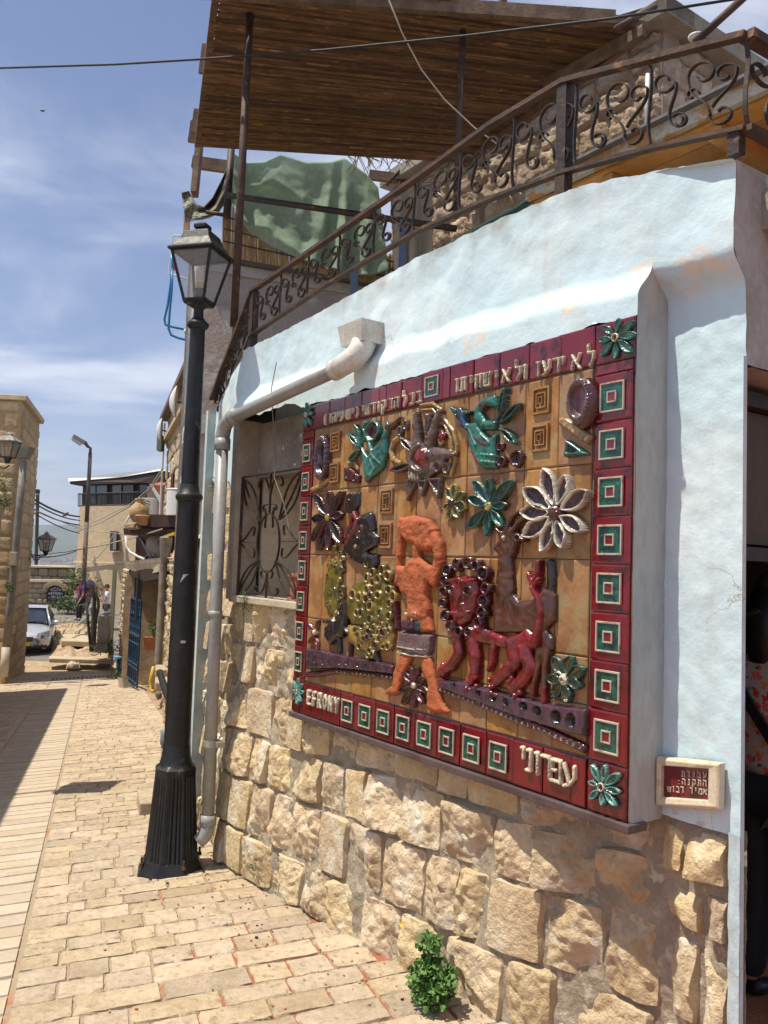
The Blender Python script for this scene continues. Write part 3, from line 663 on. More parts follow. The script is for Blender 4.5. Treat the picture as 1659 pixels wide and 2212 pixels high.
# ---- reliefs modelled as height fields of clay over the tiles
def smooth_noise(rs, shp, cell):
    k = max(2, int(cell / .0034)); h, w = shp[0] // k + 3, shp[1] // k + 3; g = rs.rand(h, w) * 2 - 1; yy = np.arange(shp[0]) / k; xx = np.arange(shp[1]) / k; y0 = yy.astype(int); x0 = xx.astype(int); fy = yy - y0; fx = xx - x0; fy = (fy * fy * (3 - 2 * fy))[:, None]; fx = (fx * fx * (3 - 2 * fx))[None]
    return g[np.ix_(y0, x0)] * (1 - fy) * (1 - fx) + g[np.ix_(y0 + 1, x0)] * fy * (1 - fx) + g[np.ix_(y0, x0 + 1)] * (1 - fy) * fx + g[np.ix_(y0 + 1, x0 + 1)] * fy * fx
class Relief:
    def __init__(s, res=.0035): s.ops = []; s.res = res; s.col = 'tan'
    def seg(s, pts, rs, h, c): s.ops.append(('C', np.array(pts, float), rs, h, c))
    def poly(s, pts, h, rnd_, c): s.ops.append(('G', np.array(pts, float), h, rnd_, c))
    def ell(s, x, y, rx, ry, rim, h, c, ci, full=False): s.ops.append(('O', (x, y), rx, ry, rim, h, c, ci, full))
    def petal(s, b, t, w_, h, rim, c, ci): s.ops.append(('P', np.array(b, float), np.array(t, float), w_, h, rim, c, ci))
    def bounds(s):
        lo = np.array([9., 9.]); hi = -lo
        for o in s.ops:
            if o[0] == 'C': p = o[1]; r = max(o[2])
            elif o[0] in 'GT': p = o[1]; r = .002
            elif o[0] == 'O': p = np.array([o[1]]); r = max(o[2], o[3])
            else: p = np.array([o[1], o[2]]); r = o[3] * .6
            lo = np.minimum(lo, p.min(0) - r); hi = np.maximum(hi, p.max(0) + r)
        return lo - .006, hi + .006
    def build(s, name, parent, m_=None, base=-.004, rough=0.0):
        lo, hi = s.bounds(); r = s.res; nx = max(4, int((hi[0] - lo[0]) / r)); ny = max(4, int((hi[1] - lo[1]) / r))
        X, Y = np.meshgrid(np.linspace(lo[0], hi[0], nx), np.linspace(lo[1], hi[1], ny)); H = np.zeros_like(X); C = np.zeros(X.shape + (3,))
        rs = np.random.RandomState(abs(hash(name + str(round(lo[0], 3)))) % 1000 if False else int(lo[0] * 1000) % 997)
        for o in s.ops:
            cc = None
            if o[0] == 'C':
                P = o[1]; best = np.full(X.shape, -1.0); rr = o[2]
                for i in range(max(1, len(P) - 1)):
                    a = P[i]; b = P[min(i + 1, len(P) - 1)]; d = b - a; L2 = max(d @ d, 1e-12)
                    t = np.clip(((X - a[0]) * d[0] + (Y - a[1]) * d[1]) / L2, 0, 1); ra = rr[i] + (rr[min(i + 1, len(rr) - 1)] - rr[i]) * t
                    q = 1 - np.hypot(X - a[0] - t * d[0], Y - a[1] - t * d[1]) / ra; best = np.maximum(best, q)
                h = np.where(best > 0, o[3] * (.45 + .55 * np.sqrt(np.clip(1 - (1 - np.clip(best, 0, 1)) ** 2, 0, 1))), 0); cc = o[4]
            elif o[0] in 'GT':
                P = o[1]; n = len(P); ins = np.zeros(X.shape, bool); dist = np.full(X.shape, 9.)
                for i in range(n):
                    a = P[i]; b = P[(i + 1) % n]; d = b - a
                    cond = ((a[1] > Y) != (b[1] > Y)) & (X < d[0] * (Y - a[1]) / (d[1] if abs(d[1]) > 1e-9 else 1e-9) + a[0]); ins ^= cond
                    t = np.clip(((X - a[0]) * d[0] + (Y - a[1]) * d[1]) / max(d @ d, 1e-12), 0, 1); dist = np.minimum(dist, np.hypot(X - a[0] - t * d[0], Y - a[1] - t * d[1]))
                if o[0] == 'G':
                    q = np.clip(dist / o[3], 0, 1); h = np.where(ins, o[2] * (.4 + .6 * np.sqrt(1 - (1 - q) ** 2)), 0); cc = o[4]
                else:
                    rim = o[3]; h = np.where(ins, np.where(dist < rim, o[2] * (.8 + .2 * np.sin(np.pi * np.clip(dist / rim, 0, 1))), o[2] * .3), 0); cc = o[4]
            elif o[0] == 'O':
                (x, y), rx, ry, rim, H0, c, ci, full = o[1:]
                q = np.hypot((X - x) / rx, (Y - y) / ry); d = (1 - q) * min(rx, ry); ins = d > 0; k = np.clip(d / rim, 0, 1)
                rimh = H0 * (.72 + .28 * np.sin(np.pi * k)); innerh = H0 * (.28 if not full else .2)
                h = np.where(ins, np.where(k < 1, rimh, innerh), 0)
                if ci: C[(h > H) & (k >= 1) & ins] = CC[ci] if False else CC[ci]
                # a hole cuts what lies beneath it
                hole = ins & (k >= 1); msk = (h > H) & ins & (k < 1); H[msk] = h[msk]; C[msk] = CC[c]; H[hole] = np.minimum(H[hole], innerh) if not full else H[hole]; H[hole & (H < innerh)] = innerh; C[hole] = CC[ci or c]; continue
            else:
                b, t_, wd, H0, rim, c, ci = o[1:]; d = t_ - b; L_ = np.hypot(*d); d = d / L_; al = ((X - b[0]) * d[0] + (Y - b[1]) * d[1]) / L_; ac = np.abs(-(X - b[0]) * d[1] + (Y - b[1]) * d[0])
                k = np.clip(al, 0, 1); hw = wd / 2 * np.sin(np.pi * k ** 1.15) ** .75; ds = hw - ac; ins = (al > 0) & (al < 1) & (ds > 0)
                kk = np.clip(ds / rim, 0, 1); rimh = H0 * (.70 + .30 * np.sin(np.pi * kk)) * (.8 + .25 * k); hole = ins & (kk >= 1)
                msk = ins & (kk < 1) & (rimh > H); H[msk] = rimh[msk]; C[msk] = CC[c]
                if rim < 900e-3 * wd: H[hole] = H0 * .42 + .1 * H0 * np.clip((ds[hole] / rim - 1) * -.5, -1, 0); C[hole] = CC[ci]
                continue
            msk = h > H; H[msk] = h[msk]; C[msk] = CC[cc]
        I = H > 0; H = H * .64; wob = sum(am * smooth_noise(rs, X.shape, r * nf_) for am, nf_ in ((.10, 9), (.05, 4))); H = H * (1 + wob)
        if rough: H = H * (1 + rough * (rs.rand(*H.shape) - .5)) ; 
        # wobble of hand-formed clay
        idx = -np.ones(X.shape, int); keep = I.copy(); keep[1:] |= I[:-1]; keep[:-1] |= I[1:]; keep[:, 1:] |= I[:, :-1]; keep[:, :-1] |= I[:, 1:]
        # skirt vertices take the colour of their neighbours
        for _ in range(1):
            for dy, dx in ((0, 1), (0, -1), (1, 0), (-1, 0)):
                sh = np.roll(np.roll(C, dy, 0), dx, 1); si = np.roll(np.roll(I, dy, 0), dx, 1); e = keep & ~I & si & (C.sum(2) == 0); C[e] = sh[e]
        ids = np.argwhere(keep); idx[keep] = np.arange(len(ids)); xs = X[keep]; ys = Y[keep]; hs_ = np.where(I, H, 0)[keep] + base
        M0 = np.array(MP(0, 0, 0)); pts = M0 - np.outer(xs, np.array(U_)) + np.outer(ys, [0, 0, 1]) + np.outer(hs_, np.array(Nn))
        a = idx[:-1, :-1]; b = idx[:-1, 1:]; c = idx[1:, 1:]; d = idx[1:, :-1]; ok = (a >= 0) & (b >= 0) & (c >= 0) & (d >= 0) & (I[:-1, :-1] | I[:-1, 1:] | I[1:, 1:] | I[1:, :-1])
        F = np.stack([a[ok], b[ok], c[ok], d[ok]], 1)
        me = bpy.data.meshes.new(name); me.from_pydata(pts.tolist(), [], F.tolist()); me.update(); me.materials.append(m_ or GLAZE)
        at_ = me.color_attributes.new('Col', 'FLOAT_COLOR', 'POINT'); cc = np.ones((len(ids), 4)); cc[:, :3] = C[keep]; at_.data.foreach_set('color', cc.ravel())
        me.polygons.foreach_set('use_smooth', [True] * len(me.polygons))
        o = link(name, me, parent); return o
MOTIFS = r'''
M relief_bird|teal bird relief facing right with an open beak
K teal
G 598,1344 664,1288 708,1325 761,1356 793,1404 827,1400 810,1357 815,1289 789,1224 712,1190 652,1165 631,1236 612,1296 : 42 22
B 815,1415 20 48
L 655,1402 714,1286 776,1247 :7 50 mint
L 694,1271 728,1228 699,1196 :6 50 mint
K brown
C 840,1412 887,1423 919,1441 :16 10 5 : 46
K teal
P 599,1332 549,1456 34 44 9 black
P 590,1333 486,1415 32 44 9 black
P 590,1327 501,1282 36 44 9 black
O 697,1403 62 50 14 46 maroon
C 635,1451 621,1424 649,1391 625,1365 :9 8 8 6 : 44
M relief_bird|large teal bird relief with dark blue head and fanned tail
K teal
G 1367,1363 1430,1356 1469,1308 1513,1286 1544,1299 1553,1163 1470,1169 1420,1209 1388,1278 : 46 24
G 1538,1450 1467,1449 1419,1418 1413,1369 1456,1325 1543,1313 1546,1347 1486,1360 1457,1396 1492,1410 1548,1400 : 46 20
K red
C 1423,1301 1469,1269 1506,1257 :6 10 5 : 50
C 1418,1242 1439,1212 1460,1194 :8 11 8 : 50
C 1495,1426 1472,1407 :6 8 : 50
K mint
L 1396,1332 1440,1266 :5 54 mint
L 1463,1308 1520,1264 :5 54 mint
L 1474,1225 1546,1213 :4 54 mint
L 1475,1198 1547,1187 :4 54 mint
K navy
B 1325,1406 27 52
C 1300,1417 1268,1441 :16 5 : 46
C 1337,1401 1392,1402 :16 7 : 48
O 1317,1409 12 11 4 60 black
K blue
C 1354,1393 1347,1360 :14 16 : 52
C 1355,1376 1378,1334 :10 8 : 52
K deepteal
P 1554,1340 1598,1471 30 56 9 black
P 1562,1333 1683,1398 34 56 10 black
P 1564,1320 1666,1244 34 56 10 black
M relief_sun|grey clay hand like sun relief with a red ball in its palm
K tan
C 1055,1479 1132,1476 1192,1442 1219,1392 1277,1339 1303,1276 1291,1206 1270,1157 :8 8 9 9 9 9 8 6 : 26
C 1061,1457 1138,1450 1178,1408 1225,1361 1263,1310 1271,1254 1257,1194 :6 6 7 7 7 6 5 : 22
C 908,1356 857,1339 839,1299 857,1258 910,1237 :14 14 14 14 12 : 30
K taupe
C 1053,1282 1045,1357 1036,1441 :30 24 10 : 60
C 1121,1280 1168,1358 1200,1427 :32 26 14 : 64
C 1140,1255 1223,1248 1306,1239 :34 26 9 : 60
C 1022,1205 1118,1187 1208,1216 :34 40 26 : 50
P 1035,1268 926,1349 34 58 10 black
P 1037,1225 853,1205 36 58 10 black
P 1108,1330 1124,1433 26 52 8 brown
O 1083,1242 76 66 20 66 taupe
K red
B 1109,1245 50 92
K cream
C 1007,1185 1013,1160 :7 7 : 52
C 1025,1181 1031,1156 :7 7 : 52
C 1044,1178 1050,1154 :7 7 : 52
C 1065,1176 1070,1154 :7 7 : 52
K tan
P 1203,1362 1207,1284 36 34 9 brown
K red
B 1213,1325 20 46
K taupe
O 1192,1198 22 26 8 40 maroon
O 1245,1189 24 26 8 36 taupe
T 981,1160 1061,1150 985,1061 : 42 9 maroon
T 1052,1150 1130,1148 1093,1074 : 42 9 black
T 1129,1153 1223,1152 1208,1058 : 46 10 red
O 951,1403 16 26 7 34 brown
O 911,1380 16 26 7 34 brown
M relief_oval|grey purple beaded oval ring relief on the left
K purple
O 245,1318 66 118 24 62 black
C 203,1358 215,1293 :12 14 : 40
K taupe
N 250,1317 54 106 26 7 66
K tan
C 133,1161 226,1173 294,1202 :12 15 10 : 26
K tan
C 476,1273 543,1268 567,1236 :9 12 9 : 26
M relief_house|small dark red house relief with two openings
K maroon
G 455,1253 509,1249 593,1204 588,1166 460,1183 : 34 12
O 489,1214 14 26 6 42 black
O 556,1195 16 22 6 42 black
M relief_oval|tall maroon and grey oval cup relief with pink hollow
K maroon
O 1983,1353 58 88 30 54 plum
K greyplum
O 1970,1363 52 80 20 72 pink
N 1973,1362 46 72 34 5 76
M relief_comb|tan toothed comb relief sloping down to the right
K tan
G 1865,1321 1900,1316 2022,1237 1996,1212 1971,1226 1862,1296 : 34 10
L 1905,1293 1895,1282 :3 40 sand
L 1924,1281 1915,1270 :3 40 sand
L 1943,1269 1934,1258 :3 40 sand
L 1962,1258 1953,1247 :3 40 sand
L 1981,1246 1972,1235 :3 40 sand
L 1999,1235 1990,1224 :3 40 sand
M relief_triangle|blue green triangle relief with a hollow centre
K deepteal
T 1902,1240 2009,1175 1898,1178 : 44 15 black
M relief_berries|three small dark red ring reliefs under the bird tail
K maroon
O 1564,1245 18 17 7 34 maroon
O 1577,1188 25 21 9 38 black
O 1659,1193 33 33 11 42 black
M relief_bull|black horned beast relief with a red wing
K black
G 486,1119 595,1122 594,1058 563,1030 487,1026 473,1075 : 30 12
O 522,1102 24 20 6 36 brown
C 632,986 694,996 718,944 :26 30 22 : 52
G 604,1004 703,996 716,944 783,910 771,871 687,842 682,769 553,801 484,847 491,907 542,965 : 46 24
K red
C 573,1022 597,987 589,946 538,906 512,876 :12 16 18 16 12 : 58
C 561,1011 542,964 501,924 :10 12 9 : 56
K brown
O 646,945 22 20 7 62 tan
O 632,916 20 18 7 62 tan
K gold
B 604,862 13 62
K black
G 587,838 702,833 768,825 773,789 743,747 707,760 654,796 574,806 : 50 24
C 656,890 715,918 :20 8 : 48
M relief_sheep|olive glazed sheep relief built of curled loops with a black head
K olive
G 354,801 450,826 472,761 450,677 444,593 443,534 381,524 319,568 308,635 319,721 : 34 20
W 419,675 72 240 : 22 15 52 3
K olive
G 601,706 723,729 832,714 902,662 911,587 901,522 778,502 572,497 525,551 530,633 : 44 40
W 748,616 172 190 : 27 27 66 5
K gold
G 543,489 912,518 920,465 899,420 767,385 646,378 559,415 : 46 30
W 759,448 165 95 : 22 20 66 9
K black
C 776,397 805,332 :15 12 : 36
C 735,387 737,354 :12 10 : 34
C 568,404 567,347 :12 10 : 34
C 456,435 473,360 :13 12 : 34
G 487,590 557,611 546,541 534,482 510,428 455,417 407,380 345,419 353,468 448,511 479,548 : 62 22
C 343,491 413,496 :10 15 : 60
C 503,497 550,455 :14 8 : 60
B 410,461 12 70
M relief_blossom|small red blossom relief with white seeded centre at left edge
K red
P 228,415 161,471 26 34 7 maroon
P 228,415 170,366 26 34 7 maroon
P 229,408 275,358 26 34 7 maroon
K brown
P 233,427 264,497 24 34 7 brown
K cream
B 235,429 15 48
M relief_brick_band|purple band relief with dark oval stones on the left
K purple
G 174,343 303,346 454,344 628,345 770,348 933,345 929,307 763,297 621,288 459,277 176,235 : 46 8
K black
O 208,293 13 26 4 50 black
O 261,296 13 24 4 50 black
O 337,296 15 24 4 50 black
O 407,297 14 21 4 50 black
O 497,308 11 14 4 50 black
O 568,312 16 14 4 50 black
O 653,315 18 13 4 50 black
O 721,318 18 11 4 50 black
O 805,323 14 8 4 50 cream
K maroon
C 157,206 305,231 442,260 605,272 758,280 912,289 :13 13 12 12 12 12 : 30
D 170,208 446,257 : 8 5 34 rose
D 463,259 914,291 : 14 5 34 cream
M relief_brick_band|purple band relief with dark oval stones sloping down at lower right
K purple
G 1246,325 1392,334 1528,327 1677,323 1840,319 2019,329 2016,239 1944,239 1843,244 1693,252 1538,267 1394,282 1252,298 : 48 8
K black
O 1351,317 18 9 4 54 black
O 1435,311 18 9 4 54 black
O 1496,307 19 13 4 54 black
O 1581,303 22 16 4 54 black
O 1648,295 20 17 4 54 black
O 1737,296 26 17 4 54 black
O 1805,291 25 19 4 54 black
O 1895,284 27 26 5 54 black
O 1960,282 24 30 5 54 black
K maroon
C 1243,286 1381,274 1526,257 1682,239 1832,226 1998,199 :12 12 13 14 15 17 : 32
D 1255,285 1514,260 : 10 6 36 cream
D 1534,256 1992,202 : 18 6 37 cream
M relief_man|rough terracotta figure relief with patterned skirt and raised arms
K terracotta
G 950,991 1030,999 1100,989 1164,977 1203,936 1180,901 1199,860 1158,845 1091,849 1055,875 1001,886 959,913 : 66 26
C 943,978 947,903 947,828 :20 18 16 : 48
C 1176,926 1207,870 1222,820 :24 30 26 : 58
C 936,867 938,760 936,706 :14 20 18 : 44
C 1216,872 1219,802 1195,721 :26 30 24 : 54
C 1063,888 1068,805 :24 24 : 48
G 936,784 991,777 1033,817 1093,820 1154,788 1195,786 1208,706 1158,714 1148,663 1172,604 1166,563 1100,548 1021,552 1020,646 966,665 931,717 : 58 26
G 1086,593 1162,593 1198,515 1116,503 : 46 14
K cream
W 1071,582 62 30 : 12 8 66 2
K plum
G 993,550 1081,557 1083,506 987,505 : 52 10
K navy
G 1081,557 1132,550 1126,504 1083,506 : 52 10
K greyplum
G 966,498 1081,497 1197,501 1189,434 1161,406 1060,408 951,415 : 44 12
K cream
L 961,429 1062,429 1155,436 :3 48 cream
L 953,405 1064,401 1165,408 :3 48 cream
K maroon
D 972,420 1153,426 : 9 4 50 rose
K terracotta
G 973,399 1057,400 1025,339 988,288 973,229 929,212 864,210 881,236 922,258 923,311 : 40 20
G 1114,401 1181,406 1203,356 1230,295 1261,236 1309,202 1232,187 1167,192 1170,287 1134,342 : 38 20
K maroon
C 927,706 928,604 943,504 :10 11 11 : 44
M relief_lion|deep red glazed lion relief with human like face and looped mane
K red
G 1298,739 1375,750 1461,744 1475,692 1462,628 1432,573 1375,547 1324,565 1303,629 : 60 40
C 1394,736 1390,677 1377,633 :10 12 14 : 82
C 1401,635 1414,614 :12 13 : 80
C 1404,729 1461,736 :8 7 : 74
C 1319,729 1374,736 :6 8 : 74
C 1331,601 1386,599 1435,610 :7 9 7 : 76
K maroon
O 1427,692 24 20 6 80 gold
O 1335,690 18 18 6 78 gold
K maroon
O 1288,769 27 26 9 62 black
O 1349,792 25 28 9 62 gold
O 1416,799 25 26 9 62 gold
O 1463,789 25 24 9 62 black
O 1507,761 32 30 10 66 black
O 1525,704 28 24 9 66 black
O 1513,657 30 26 9 66 black
O 1506,612 30 26 9 66 black
O 1485,569 28 26 9 66 black
O 1431,533 24 22 8 62 black
O 1371,528 24 22 8 62 black
O 1318,545 26 25 8 62 gold
O 1284,586 27 24 8 62 black
O 1270,635 25 22 8 62 black
O 1272,683 26 20 8 62 black
O 1274,727 26 22 8 62 black
K red
G 1470,576 1530,552 1629,532 1700,551 1741,576 1769,559 1804,528 1791,498 1702,497 1615,488 1532,492 1453,495 1428,519 : 52 28
C 1783,527 1802,576 1810,639 1792,682 1767,717 :22 18 16 14 10 : 66
C 1763,720 1751,763 :10 8 : 56
C 1766,729 1785,774 1791,813 :10 13 7 : 56
C 1772,720 1795,750 :8 7 : 54
C 1751,744 1739,773 :7 5 : 54
C 1344,506 1364,444 1320,390 1260,361 :26 26 22 20 : 56
C 1444,494 1462,438 1465,381 1446,347 :32 30 22 20 : 60
C 1559,484 1553,428 1539,400 :16 14 10 : 46
C 1667,491 1682,448 1634,402 1583,360 :36 32 24 20 : 62
C 1723,492 1760,432 1713,378 1679,349 :32 30 24 22 : 62
K red
W 1268,357 30 36 : 6 12 60 4
W 1447,342 40 36 : 6 12 66 5
W 1579,345 44 40 : 7 12 66 6
W 1678,349 44 40 : 7 13 66 7
M relief_antelope|dark brown antelope relief with ribbed horns standing behind the lion
K brown
G 1588,923 1650,943 1681,897 1665,841 1654,826 1595,825 1557,846 1545,861 1578,892 : 50 22
C 1570,931 1589,918 :7 10 : 56
C 1678,904 1714,889 :14 8 : 56
C 1624,922 1644,963 1697,997 :12 11 6 : 58
C 1653,917 1685,954 1723,969 :12 11 7 : 58
O 1688,896 18 14 5 60 black
K maroon
N 1626,943 10 10 4 4 62
K cream
B 1617,897 11 66
K brown
C 1610,862 1613,785 1612,708 :30 38 50 : 54
G 1550,690 1598,723 1650,700 1687,669 1743,670 1783,691 1803,719 1842,723 1866,695 1865,605 1827,573 1857,548 1859,505 1810,495 1788,561 1719,552 1634,547 1556,538 : 40 26
K black
C 1836,807 1841,752 1835,708 :16 18 20 : 34
K brown
C 1798,499 1787,425 1772,370 :20 14 12 : 42
C 1831,497 1823,430 1825,373 :18 14 12 : 42
K red
C 1772,371 1770,344 :13 13 : 44
C 1825,373 1824,323 :14 13 : 44
F star_flower|teal eight petalled star flower on the top right corner tile|2106,1557|teal|mint|cream|26|14|2119,1621 2183,1598 2195,1550 2174,1493 2110,1482 2047,1505 2035,1561 2056,1609
F star_flower|pale teal star flower with a chipped petal on the bottom right corner tile|2082,91|mint|teal|cream|28|16|2097,166 2152,148 2159,92 2141,45 2086,31 2034,42 2027,96 2039,154
F star_flower|small teal star flower on the top left corner tile|48,1568|teal|mint|cream|24|13|53,1633 107,1613 127,1568 107,1505 52,1495 17,1512 6,1570 11,1613
F star_flower|small pale teal star flower on the bottom left corner tile|68,106|mint|teal|cream|22|13|81,180 126,155 142,113 123,64 80,42 39,61 9,101 24,157
F white_flower|large white flower with dark purple hollow petals|1869,982|white|plum|brown|62|26|1813,1145 1921,1113 2020,1052 2000,917 1912,854 1812,844 1718,901 1704,991 1715,1079
F teal_flower|teal flower with eight pointed glossy petals and seeded centre|1520,1017|teal|deepteal|gold|46|22|1432,1126 1516,1127 1647,1113 1624,1021 1599,939 1509,903 1401,937 1400,1060
F yellow_flower|small yellow green flower with round petals and dark centre|1292,1041|yellow|deepteal|black|38|20|1259,1107 1313,1118 1368,1081 1385,1017 1342,979 1277,968 1239,1022
F red_flower|large dark red flower with hollow loop petals at upper left|330,1009|maroon|black|yellow|44|20|186,1133 336,1146 461,1136 469,1023 469,877 351,841 243,840 174,890 170,1001
F red_flower|dark red pointed flower between the feet of the figure|1075,276|maroon|brown|cream|34|18|1049,358 1096,357 1157,318 1176,268 1146,211 1078,181 997,185 970,238 994,325
F green_flower|dark green round petalled flower with cream centre at lower right|1918,413|deepteal|olive|cream|44|24|1868,487 1949,498 2005,461 1997,402 1938,336 1869,347 1843,404
GLYPHS l 2004 1481 50;a 1936 1483 50;y 1876 1485 50;r 1845 1485 50;o 1796 1487 50;w 1755 1488 50;w 1687 1490 50;l 1652 1491 50;a 1586 1493 50;y 1531 1495 50;S 1479 1497 50;h 1428 1498 50;y 1383 1500 50;t 1336 1501 50;w 1295 1502 50;b 1041 1495 44;k 988 1495 44;l 936 1494 44;e 875 1494 44;r 831 1494 44;q 774 1494 44;w 732 1494 44;d 687 1494 44;S 640 1494 44;y 603 1494 44;( 550 1494 44;y 510 1494 44;S 469 1494 44;o 413 1494 44;y 375 1494 44;e 340 1494 44;w 302 1494 44;) 251 1494 44;E 200 64 66;F 253 64 66;R 306 64 66;O 357 64 66;N 409 64 66;Y 462 64 66;o 1945 59 70;p 1883 63 70;r 1837 66 70;w 1794 69 70;n 1756 72 70;y 1724 74 70
'''
def pt(q): a, b = q.split(','); return (int(a) / 1000, int(b) / 1000)
cur = None; items = []
for ln in MOTIFS.strip().split('\n'):
    if ln[0] == 'M': cur = ['M', ln[2:].split('|'), []]; items.append(cur)
    elif ln[0] == 'F': items.append(['F', ln.split('|')])
    elif ln.startswith('GLYPHS'): items.append(['L', ln[7:].split(';')])
    else: cur[2].append(ln)
for it in items:
    if it[0] == 'M':
        rl = Relief(.0034); colr = 'tan'; rough = 0; mm = GLAZE
        if it[1][0] == 'relief_man': rl.res = .0040; rough = .09; mm = CLAY
        if it[1][0] == 'relief_sun': rough = .05
        for ln in it[2]:
            k = ln.split(); T = k[0]
            if T == 'K': colr = k[1]; continue
            if ':' in ln:
                left, right = ln.split(':')[0], ln.split(':')[-1]; P = [pt(q) for q in left.split()[1:] if ',' in q]; extra = [q for q in left.split()[1:] if ',' not in q]
            if T == 'C':
                rr, h = ln.split(':')[1], ln.split(':')[2]; rr = [float(q) / 1000 for q in rr.split()]; rr += [rr[-1]] * (len(P) - len(rr)); rl.seg([pt(q) for q in ln.split(':')[0].split()[1:]], rr, float(h) / 1000, colr)
            elif T == 'L': a = right.split(); rl.seg(P, [float(a[0]) / 1000] * len(P), float(a[1]) / 1000, a[2])
            elif T == 'G': a = right.split(); rl.poly(P, float(a[0]) / 1000, float(a[1]) / 1000, colr)
            elif T == 'T': a = right.split(); rl.ops.append(('T', np.array(P), float(a[0]) / 1000, float(a[1]) / 1000, colr))
            elif T == 'B': x, y = pt(k[1]); rl.seg([(x, y)], [float(k[2]) / 1000], float(k[3]) / 1000, colr)
            elif T == 'O': x, y = pt(k[1]); rl.ell(x, y, float(k[2]) / 1000, float(k[3]) / 1000, float(k[4]) / 1000, float(k[5]) / 1000, colr, k[6])
            elif T == 'P': rl.petal(pt(k[1]), pt(k[2]), float(k[3]) / 1000, float(k[4]) / 1000, float(k[5]) / 1000, colr, k[6])
            elif T == 'N':   # beads round an oval
                x, y = pt(k[1]); rx, ry = float(k[2]) / 1000, float(k[3]) / 1000; n = int(k[4])
                for j in range(n): rl.seg([(x + rx * cos(j * 6.2832 / n), y + ry * sin(j * 6.2832 / n))], [float(k[5]) / 1000], float(k[6]) / 1000, colr)
            elif T == 'D':   # ringed dots along a line
                a = right.split(); n = int(a[0]); r_ = float(a[1]) / 1000
                for j in range(n):
                    f = j / (n - 1) * (len(P) - 1); i = min(int(f), len(P) - 2); g = f - i
                    rl.ell(P[i][0] + (P[i + 1][0] - P[i][0]) * g, P[i][1] + (P[i + 1][1] - P[i][1]) * g, r_, r_, r_ * .5, float(a[2]) / 1000, a[3], 'maroon')
            elif T == 'W':   # a mass of curls inside an ellipse
                x, y = P[0]; rx, ry = [float(q) / 1000 for q in extra]; a = right.split(); n = int(a[0]); r_ = float(a[1]) / 1000; H0 = float(a[2]) / 1000; w_ = random.Random(int(a[3])); pl = []
                for _ in range(n * 40):
                    q = w_.random() ** .5; an = w_.random() * 6.2832; px, py = x + rx * q * cos(an), y + ry * q * sin(an)
                    if all(math.hypot(px - u_, py - v_) > r_ * 1.25 for u_, v_ in pl): pl.append((px, py))
                    if len(pl) >= n: break
                for px, py in pl:
                    dome = H0 * (.8 + .3 * (1 - math.hypot((px - x) / rx, (py - y) / ry)))
                    if n > 10 and colr in ('olive', 'gold'): rl.ell(px, py, r_ * w_.uniform(.75, 1.1), r_ * w_.uniform(.75, 1.1), r_ * .38, dome, w_.choice(['olive', 'gold', 'brown' if colr == 'gold' else 'olive']), 'black')
                    else: rl.seg([(px, py)], [r_], dome, colr)
        o = rl.build(it[1][0], mural, mm, rough=rough)
        o['label'] = it[1][1]
    elif it[0] == 'F':
        _, lab, c, cm, rim, ctr, H0, wd, tips = it[1]; nm = it[1][0][2:]; c = pt(c); H0 = float(H0) / 1000; wd = float(wd) / 1000; tips = [pt(q) for q in tips.split()]
        rc = Relief(.0025); big = H0 > .05
        if nm == 'star_flower': rc.ell(c[0], c[1], .015, .016, .007, H0 * 1.1, 'cream', 'black')
        else:
            r_ = .030 if big else (.022 if H0 > .035 else .015); rc.seg([c], [r_], H0 * 1.05, ctr)
            if ctr != 'cream':
                for j in range(9): rc.seg([(c[0] + r_ * .55 * cos(j * .7), c[1] + r_ * .55 * sin(j * .7))], [r_ * .2], H0 * 1.14, 'sand' if ctr == 'gold' else ctr)
            else: rc.ell(c[0], c[1], r_ * .5, r_ * .5, r_ * .25, H0 * 1.2, 'cream', 'brown')
        fo = rc.build(nm, mural, GLAZE, base=.0); fo['label'] = lab
        for tp in tips:
            d = math.hypot(tp[0] - c[0], tp[1] - c[1]); f = (.012 if not big else .022) / d; b = (c[0] + (tp[0] - c[0]) * f, c[1] + (tp[1] - c[1]) * f)
            rp_ = Relief(.0025); W_ = max(wd * 1.15, d * (.40 if nm in ('white_flower', 'yellow_flower', 'green_flower') else .34))
            if nm in ('white_flower',): W_ *= 1.0
            if nm in ('yellow_flower', 'green_flower'): W_ *= 1.3
            rp_.petal(b, tp, W_, H0, .0065 if not big else .010, cm, rim)
            if nm not in ('white_flower', 'red_flower'): rp_.seg([(b[0] + (tp[0] - b[0]) * .25, b[1] + (tp[1] - b[1]) * .25), (b[0] + (tp[0] - b[0]) * .8, b[1] + (tp[1] - b[1]) * .8)], [.0022, .0022], H0 * .5, cm)
            rp_.build('petal', fo, GLAZE, base=.0)
    else: GLY = it[1]
